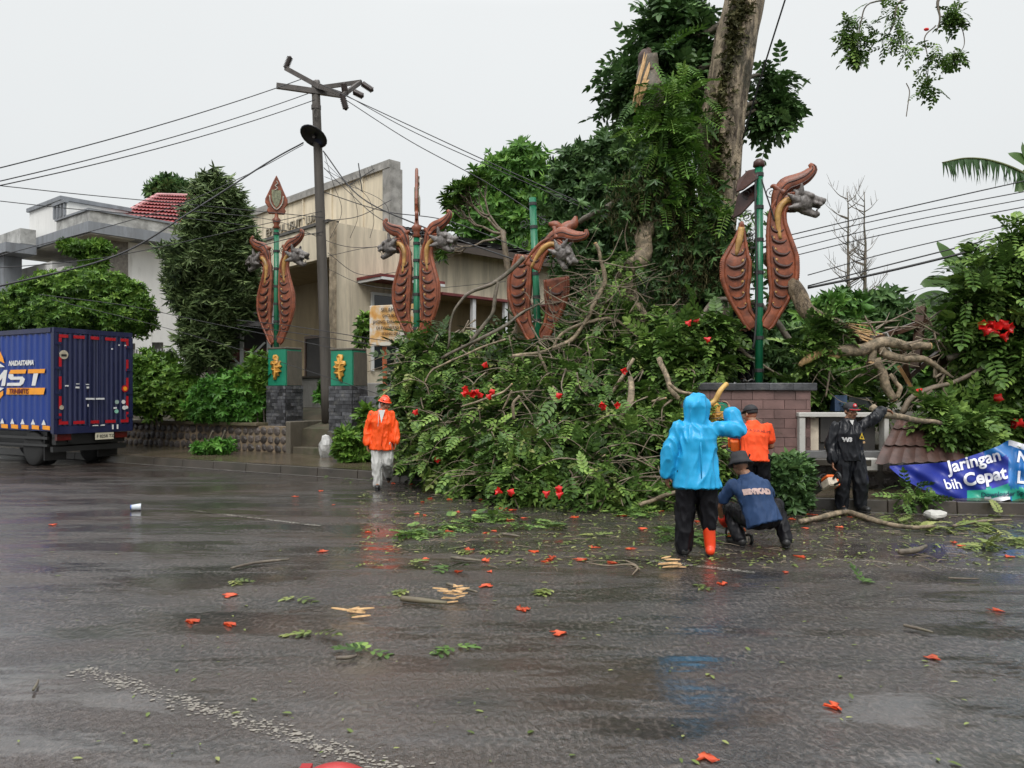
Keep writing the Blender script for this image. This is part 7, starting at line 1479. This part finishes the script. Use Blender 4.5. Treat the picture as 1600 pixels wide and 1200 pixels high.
def print_on(bvh, parent, nm, body, size, o, x, z, m2, off=.006, **kw):
    """lettering laid on a garment, found by casting along the view of the garment's face"""
    me = text_mesh(body, size, extrude=0, align='CENTER', **kw); x = Vector(x).normalized(); z = Vector(z).normalized(); out = x.cross(z); bm = bmesh.new(); bm.from_mesh(me); bmesh.ops.triangulate(bm, faces=bm.faces)
    bmesh.ops.subdivide_edges(bm, edges=[e for e in bm.edges if e.calc_length() > size * .5], cuts=1)
    for v_ in bm.verts:
        p = Vector(o) + x * v_.co.x + z * v_.co.y; h = bvh.ray_cast(p + out * .5, -out); v_.co = (h[0] + out * off) if h[0] else p
    bm.to_mesh(me); bm.free(); me.materials.clear(); return link(nm, me, m2, parent)
def cap_on(t, hp, HM, sc, m2, brim=True, style='cap', brim_dir=1):
    q = MB(); q.ell(hp(0, -.012, .045), (.09 * sc, .103 * sc, .085 * sc), HM, 20, 9, zmin=-.05); 
    if style == 'bucket': q = MB(); q.lathe([(.02, .125), (.075, .12), (.09, .06), (.1, .03), (.135, -.01), (.13, -.015), (.092, .02)], hp(0, -.01, .015), 24, HM @ Matrix.Diagonal((sc, 1.08 * sc, sc)))
    co = q.build('hat' if style == 'bucket' else ('helmet' if style == 'helmet' else 'cap'), m2, t, smooth=True)
    if style == 'helmet':
        q = MB(); q.lathe([(.098, .0), (.112, -.008), (.11, -.014), (.094, -.008)], hp(0, -.008, .047), 24, HM @ Matrix.Diagonal((sc, 1.12 * sc, sc))); q.build('brim', m2, co, smooth=True); q = MB(); q.tube(spath([hp(0, -.105, .07), hp(0, -.06, .13), hp(0, .02, .137), hp(0, .08, .09)], 4), .012, 6); q.build('ridge', m2, co, smooth=True)
        for s_ in (-.085, .085): q = MB(); q.box(hp(s_, .02, .065), (.02, .02, .012), HM); q.build('slot', HAIR, co)
    elif brim and style == 'cap':
        q = MB(); vs = []; n = 9
        for i in range(n):
            a = -1.1 + 2.2 * i / (n - 1); vs += [hp(.085 * math.sin(a), .083 * math.cos(a) - .005, .055), hp(.092 * math.sin(a), .083 * math.cos(a) + .075 * math.cos(a) ** .6 - .005, .035), hp(.085 * math.sin(a), .083 * math.cos(a) - .005, .047), hp(.092 * math.sin(a), .083 * math.cos(a) + .075 * math.cos(a) ** .6 - .005, .029)]
        q.add(vs, [f for i in range(n - 1) for f in ((4 * i, 4 * i + 4, 4 * i + 5, 4 * i + 1), (4 * i + 2, 4 * i + 3, 4 * i + 7, 4 * i + 6), (4 * i + 1, 4 * i + 5, 4 * i + 7, 4 * i + 3))]); q.build('visor', m2, co, smooth=True)
    return co
# -- worker in the blue raincoat, seen from behind, right forearm raised
loc = G(1089, 868); J = dict(pel=(0, 0, .90), neck=(.0, .02, 1.37), head=(.01, .05, 1.515), shL=(-.185, .01, 1.315), shR=(.185, .01, 1.315), elL=(-.275, .0, 1.06), elR=(.435, .06, 1.27), wrL=(-.29, .05, .82), wrR=(.385, .14, 1.455), hiL=(-.09, 0, .86), hiR=(.09, 0, .86), knL=(-.115, .03, .46), knR=(.115, .03, .46), anL=(-.135, 0, .085), anR=(.135, 0, .085), toL=(-.15, .14, .04), toR=(.17, .14, .04))
t, J, hp, HM, top, bvh = person('worker in hooded bright blue raincoat and orange rubber boots, seen from behind', loc, J, dict(handL=((0, .2, -1), (1, .3, 0)), handR=((-.2, .3, .9), (-.8, .3, .1), .9), hood=True, trousers=dict(m=C_BLT, w=1.25, wr=1.2, short={'R': .38}), shoesL=dict(m=C_SHOE), shoesR=dict(m=C_BOOT, boot=True), top=dict(m=C_BLUE, mg=.055, hem=-.44, flare=1.12, sr=.085, cuff=.95, wr=.015, ws=11, seed=4, name='raincoat')), R(18), 0)
q = MB(); q.tube([J['neck'] + V3(0, -.155, -.08), J['neck'] + V3(0, -.19, -.3), J['pel'] + V3(0, -.195, -.15)], [.006, .008, .006], 6); q.build('back_seam', C_BLUE, top, smooth=True)
# -- walking worker in orange, striding towards the camera and looking to the right
loc = G(597, 764); J = dict(pel=(.0, .0, .86), neck=(.02, -.02, 1.34), head=(.055, -.03, 1.475), shL=(.165, -.03, 1.29), shR=(-.175, .0, 1.29), elL=(.235, .0, 1.04), elR=(-.25, .04, 1.03), wrL=(.25, -.09, .82), wrR=(-.245, -.04, .79), hiL=(.085, 0, .84), hiR=(-.085, 0, .84), knL=(.10, -.02, .47), knR=(-.08, -.04, .46), anL=(.06, .32, .2), anR=(-.075, -.02, .085), toL=(.06, .34, .09), toR=(-.055, -.16, .045))
t, J, hp, HM, top, bvh = person('worker in orange jacket, orange helmet and white trousers walking along the kerb', loc, J, dict(handL=((0, -.1, -1), (-1, 0, 0)), handR=((0, -.1, -1), (1, 0, 0)), trousers=dict(m=C_WHT, w=1.12, wr=1.2), shoesL=dict(m=C_SHOE), shoesR=dict(m=C_SHOE), top=dict(m=C_ORJ, mg=.045, hem=-.36, flare=1.06, sr=.075, cuff=.95, wr=.014, seed=9)), R(118), -.25)
cap_on(t, hp, HM, 1.0, mat('orange helmet', (.85, .07, .015, 1), .3, .1, 5, 0, coat=.3), style='helmet')
q = MB(); q.tube([hp(-.07, -.02, .03), hp(-.075, .0, -.05), hp(-.03, .03, -.115)], [.014, .02, .016], 7); q.tube([hp(.0, -.09, .02), hp(.0, -.085, -.06), hp(.0, -.06, -.12)], [.03, .035, .03], 7); q.build('head_scarf', mat('grey white scarf', (.42, .43, .44, 1), .8, .3, 20, .3, 50), t, smooth=True)
q = MB(); n_ = J['neck']; q.add([n_ + V3(-.055, -.115, .03), n_ + V3(.055, -.115, .03), n_ + V3(.0, -.17, -.19)], [(0, 1, 2)]); q.build('collar_gap', C_WHT, top)
q = MB(); q.tube([n_ + V3(.01, -.165, -.18), n_ + V3(.02, -.175, -.35), J['pel'] + V3(.02, -.175, -.1)], [.006, .006, .006], 6); q.build('zip_flap', C_ORJ, top, smooth=True)
q = MB(); q.tube(spath([n_ + V3(-.06, -.13, .02), n_ + V3(-.05, -.165, -.15), n_ + V3(-.06, -.17, -.25)], 4), .004, 5); q.build('drawstring', C_WHT, top)
# -- worker in the orange shirt, back to us
loc = P(1180, 812, 10.1); loc.z = 0; J = dict(pel=(-.005, .0, .82), neck=(.0, .07, 1.25), head=(-.02, .14, 1.375), shL=(-.18, .05, 1.2), shR=(.185, .05, 1.2), elL=(-.25, .2, 1.0), elR=(.245, .1, .95), wrL=(-.26, .38, .93), wrR=(.11, .3, .9), hiL=(-.09, 0, .78), hiR=(.09, 0, .78), knL=(-.11, .1, .42), knR=(.13, .08, .42), anL=(-.12, 0, .085), anR=(.14, -.02, .085), toL=(-.14, .14, .04), toR=(.17, .12, .04))
t, J, hp, HM, top, bvh = person('worker in plain orange T-shirt and black cap, bending to a chainsaw with back turned', loc, J, dict(handL=((-.1, 1, 0), (0, 0, -1), .8), handR=((-.6, .6, 0), (0, .4, -1), .8), trousers=dict(m=C_BLT, w=1.1), shoesL=dict(m=C_SHOE), shoesR=dict(m=C_SHOE), top=dict(m=C_ORS, mg=.03, hem=-.16, flare=1.0, sleeve=.62, wr=.009, seed=5, name='shirt')), R(-28), -.2, 1.0)
cap_on(t, hp, HM, 1.0, C_CAP)
print_on(bvh, top, 'lettering', 'KOTA SUKABUMI', .052, J['neck'] + V3(.0, -.1, -.105), (1, 0, -.1), (0, .1, 1), mat('dark print', (.10, .02, .015, 1), .6))
# -- crouching worker in navy
loc = G(1180, 857); J = dict(pel=(.07, .0, .34), neck=(-.03, .14, .74), head=(-.09, .24, .865), shL=(-.2, .12, .665), shR=(.12, .1, .675), elL=(-.33, .24, .42), elR=(.28, .32, .48), wrL=(-.235, .4, .22), wrR=(.12, .5, .3), hiL=(-.03, .02, .31), hiR=(.16, .02, .31), knL=(-.16, .42, .36), knR=(.31, .26, .42), anL=(-.13, .12, .085), anR=(.33, .0, .1), toL=(-.2, .25, .04), toR=(.37, .14, .04))
t, J, hp, HM, top, bvh = person('worker in navy T-shirt and bucket hat squatting over a chainsaw', loc, J, dict(handL=((.5, .5, -.5), (.3, .6, .3), .9), handR=((-.5, .6, -.2), (-.3, .5, -.5), .9), trousers=dict(m=C_BLT, w=1.05), shoesL=dict(m=C_SHOE, boot=True), shoesR=dict(m=C_SHOE, boot=True), top=dict(m=C_NAVY, mg=.035, hem=-.2, flare=1.0, sleeve=.65, wr=.009, seed=7, name='shirt')), R(-12), -.35, 1.0)
cap_on(t, hp, HM, 1.05, C_CAP, style='bucket')
PINK = mat('faded pink print', (.50, .36, .33, 1), .7, .25, 20, 0); axs = (J['neck'] - J['pel']).normalized(); xs_ = (J['shR'] - J['shL']).normalized(); print_on(bvh, top, 'lettering', "IEM'KAD", .075, J['neck'].lerp(J['pel'], .36) + V3(.01, -.13, -.01), xs_, axs, PINK, bold=.008)
q = MB(); hand(q, J['wrL'], V3(.5, .5, -.5), V3(.3, .6, .3), 1.25, .9, -1); q.cone(J['wrL'], J['wrL'].lerp(J['elL'], .2), .042, .045); link('red_glove', remesh(q, 'glove', .008, 2), mat('red glove', (.55, .03, .015, 1), .6, .2, 10, .2), t)
# -- worker in black, facing us, arm up on the branch
loc = G(1325, 800, .02); loc.z = .02; J = dict(pel=(.0, .0, .82), neck=(.0, -.01, 1.25), head=(.025, -.035, 1.385), shL=(.175, -.01, 1.19), shR=(-.175, -.01, 1.19), elL=(.345, -.03, 1.29), elR=(-.245, .0, .95), wrL=(.50, .05, 1.40), wrR=(-.245, -.08, .715), hiL=(.09, 0, .79), hiR=(-.09, 0, .79), knL=(.14, -.07, .43), knR=(-.09, -.04, .42), anL=(.16, -.01, .1), anR=(-.085, 0, .085), toL=(.2, -.14, .05), toR=(-.1, -.14, .04))
t, J, hp, HM, top, bvh = person('worker in black rain suit and black cap facing us, arm propped on a branch', loc, J, dict(handL=((1, .1, -.1), (0, -.3, -1), .9), handR=((0, -.1, -1), (.8, -.2, 0), 1.0), moustache=True, trousers=dict(m=C_BLK, w=1.2, wr=1.3), shoesL=dict(m=C_SHOE), shoesR=dict(m=C_SHOE), top=dict(m=C_BLK, mg=.045, hem=-.24, flare=1.0, sr=.074, cuff=.95, wr=.014, seed=2)), R(172), -.08, 1.0)
co = cap_on(t, hp, HM, 1.0, C_CAP); REDC = mat('cap red', (.55, .02, .03, 1), .5)
q = MB(); q.tube([hp(.09 * math.sin(a), .083 * math.cos(a) + .07 * abs(math.cos(a)) ** .6, .036) for a in (-1, -.6, -.2, .2, .6, 1)], .006, 5); q.build('visor_edge', REDC, co); q = MB(); q.ell(hp(0, .088, .088), (.03, .012, .03), HM, 14, 7); e_ = q.build('round_badge', REDC, co, smooth=True); q = MB(); q.ell(hp(0, .098, .09), (.014, .008, .014), HM, 10, 5); q.build('badge_centre', mat('badge white', (.6, .5, .5, 1), .5), e_, smooth=True)
print_on(bvh, top, 'lettering', 'W3', .075, J['neck'] + V3(-.07, -.1, -.27), (1, 0, 0), (0, 0, 1), mat('pale print', (.55, .55, .55, 1), .6), bold=.006)
YEL = mat('yellow badge', (.55, .38, .03, 1), .5); c_ = J['neck'] + V3(.13, -.3, -.2); hit = bvh.ray_cast(c_, V3(0, 1, 0)); c_ = (hit[0] if hit[0] else c_ + V3(0, .18, 0)) + V3(0, -.008, 0)
q = MB(); q.prism([(-.032, -.035), (.036, -.045), (.0, .05)], .008, None, c_); bd = q.build('triangle_badge', YEL, top); q = MB(); q.prism([(-.014, -.022), (.016, -.026), (0, .014)], .012, None, c_ - V3(0, .001, 0)); q.build('badge_mark', C_SHOE, bd)
q = MB(); q.add([J['neck'] + V3(-.03, -.105, .02), J['neck'] + V3(.03, -.105, .02), J['neck'] + V3(0, -.13, -.05)], [(0, 1, 2)]); q.build('collar_gap', C_WHT, top)
# -- person standing on the wall behind the headless dragon: only legs and shoes show
loc = P(1164, 600, 13.35); J = dict(pel=(.0, .0, .86), neck=(.0, .0, 1.32), head=(.01, .0, 1.45), shL=(.165, 0, 1.27), shR=(-.165, 0, 1.27), elL=(.2, -.05, 1.02), elR=(-.2, -.05, 1.02), wrL=(.13, -.22, .92), wrR=(-.13, -.22, .92), hiL=(.085, 0, .83), hiR=(-.085, 0, .83), knL=(.085, -.02, .46), knR=(-.07, -.02, .46), anL=(.075, 0, .085), anR=(-.055, 0, .085), toL=(.1, -.14, .04), toR=(-.07, -.14, .04))
STR = mat('white stripe', (.6, .6, .6, 1), .5)
t, J, hp, HM, top, bvh = person('person in black trousers and white-striped shoes standing on the wall behind the headless dragon', loc, J, dict(handL=((-.3, -1, 0), (0, 0, -1)), handR=((.3, -1, 0), (0, 0, -1)), trousers=dict(m=C_BLT, w=1.0), shoesL=dict(m=C_SHOE), shoesR=dict(m=C_SHOE), top=dict(m=C_BLT, mg=.03, hem=-.15, wr=.008)), R(180), -.2)
for S_ in 'LR':
    for k in (0, 1):
        q = MB(); a = J['an' + S_]; q.tube([a + V3(-.052, -.08 - .04 * k, -.035), a + V3(0, -.1 - .04 * k, -.0), a + V3(.052, -.08 - .04 * k, -.035)], .008, 5); q.build('shoe_stripe', STR, t)

# ---------------------------------------------------------------- chainsaws
def chainsaw(label, loc, M3, guard=True):
    t = thing('chainsaw', label, 'chainsaw', loc, 0, 'chainsaws held by the workers'); sh = lambda q, nm, m2, par=None, **kw: q.build(nm, m2, par or t, **kw); T_ = lambda *p: M3 @ Vector(p)
    ORC = mat('orange saw casing', (.70, .13, .02, 1), .4, .2, 8, .1); WHC = mat('cream saw casing', (.55, .48, .38, 1), .4, .3, 10, .2)
    q = MB(); q.box(T_(0, 0, 0), (.24, .15, .13), M3, .86); bd = sh(q, 'engine_housing', WHC, bevel=.02); q = MB(); q.box(T_(.0, 0, .085), (.2, .13, .05), M3, .8); sh(q, 'top_cover', ORC, bevel=.015)
    q = MB(); q.box(T_(-.02, .085, -.01), (.14, .03, .1), M3); sh(q, 'starter_cover', ORC, bevel=.01)
    q = MB(); q.tube(spath([T_(-.12, 0, .03), T_(-.24, 0, .06), T_(-.28, 0, 0), T_(-.22, 0, -.06), T_(-.11, 0, -.05)], 5), .017, 8); sh(q, 'rear_handle', C_SHOE, smooth=True)
    q = MB(); q.tube(spath([T_(.05, -.1, -.05), T_(.05, -.11, .08), T_(.06, 0, .16), T_(.05, .11, .08), T_(.05, .1, -.05)], 5), .013, 8); sh(q, 'front_handle', C_SHOE, smooth=True)
    q = MB(); q.box(T_(.12, 0, .11), (.015, .14, .1), M3); sh(q, 'hand_guard', C_SHOE, bevel=.005)
    q = MB(); n = 9; out = [(.1, -.035), (.5, -.03)] + [(.5 + .03 * math.sin(a), -.03 * math.cos(a)) for a in (.5, 1.1, 1.57, 2.1, 2.7)] + [(.5, .03), (.1, .035)]; q.prism(out, .008, M3, T_(0, -.06, -.01)); br = sh(q, 'guide_bar', mat('bare steel', (.4, .4, .4, 1), .3, .2, 8, .1, metallic=.8)); q = MB(); q.tube([T_(x, -.06, z - .01) for x, z in out], .007, 5); sh(q, 'chain', BLACKM, br)
    return t
chainsaw('orange and cream chainsaw held upright by the orange-shirted worker', P(1150, 693, 10.3), axes(V3(.15, .3, -.9).normalized(), V3(-.9, .4, 0).normalized(), V3(-.36, -.8, -.33).normalized()))
chainsaw('chainsaw hanging from the hand of the worker in black', P(1296, 756, 10.45), axes(V3(-.15, .85, -.45).normalized(), V3(.98, .17, 0).normalized(), V3(-.08, .45, .88).normalized()))
chainsaw('chainsaw resting on the road in front of the squatting worker', P(1152, 838, 8.65), axes(V3(-.3, .95, 0).normalized(), V3(-.95, -.3, 0).normalized(), V3(0, 0, 1)))
# the lichened pole the worker in black leans on
q = MB(); limb(q, [P(1362, 636, 10.75), P(1382, 648, 10.6), P(1420, 655, 10.9), P(1470, 662, 11.2)], [.05, .05, .045, .03], 8); setp(q.build('leaning_branch', LICHEN, None, smooth=True, world=True), 'cut lichened branch under the raised hand of the worker in black', 'branch')
q = MB(); limb(q, [P(1102, 636, 10.8), P(1118, 628, 10.8), P(1126, 612, 10.8), P(1136, 600, 10.9)], [.035, .04, .04, .035], 8); setp(q.build('peeled_branch', mat('peeled yellow wood', (.50, .31, .09, 1), .5, .25, 8, .3, 40), None, smooth=True, world=True), 'yellow peeled branch sticking up beside the blue hood', 'branch')
for o in scene.objects:
    if '_m' in o: del o['_m']
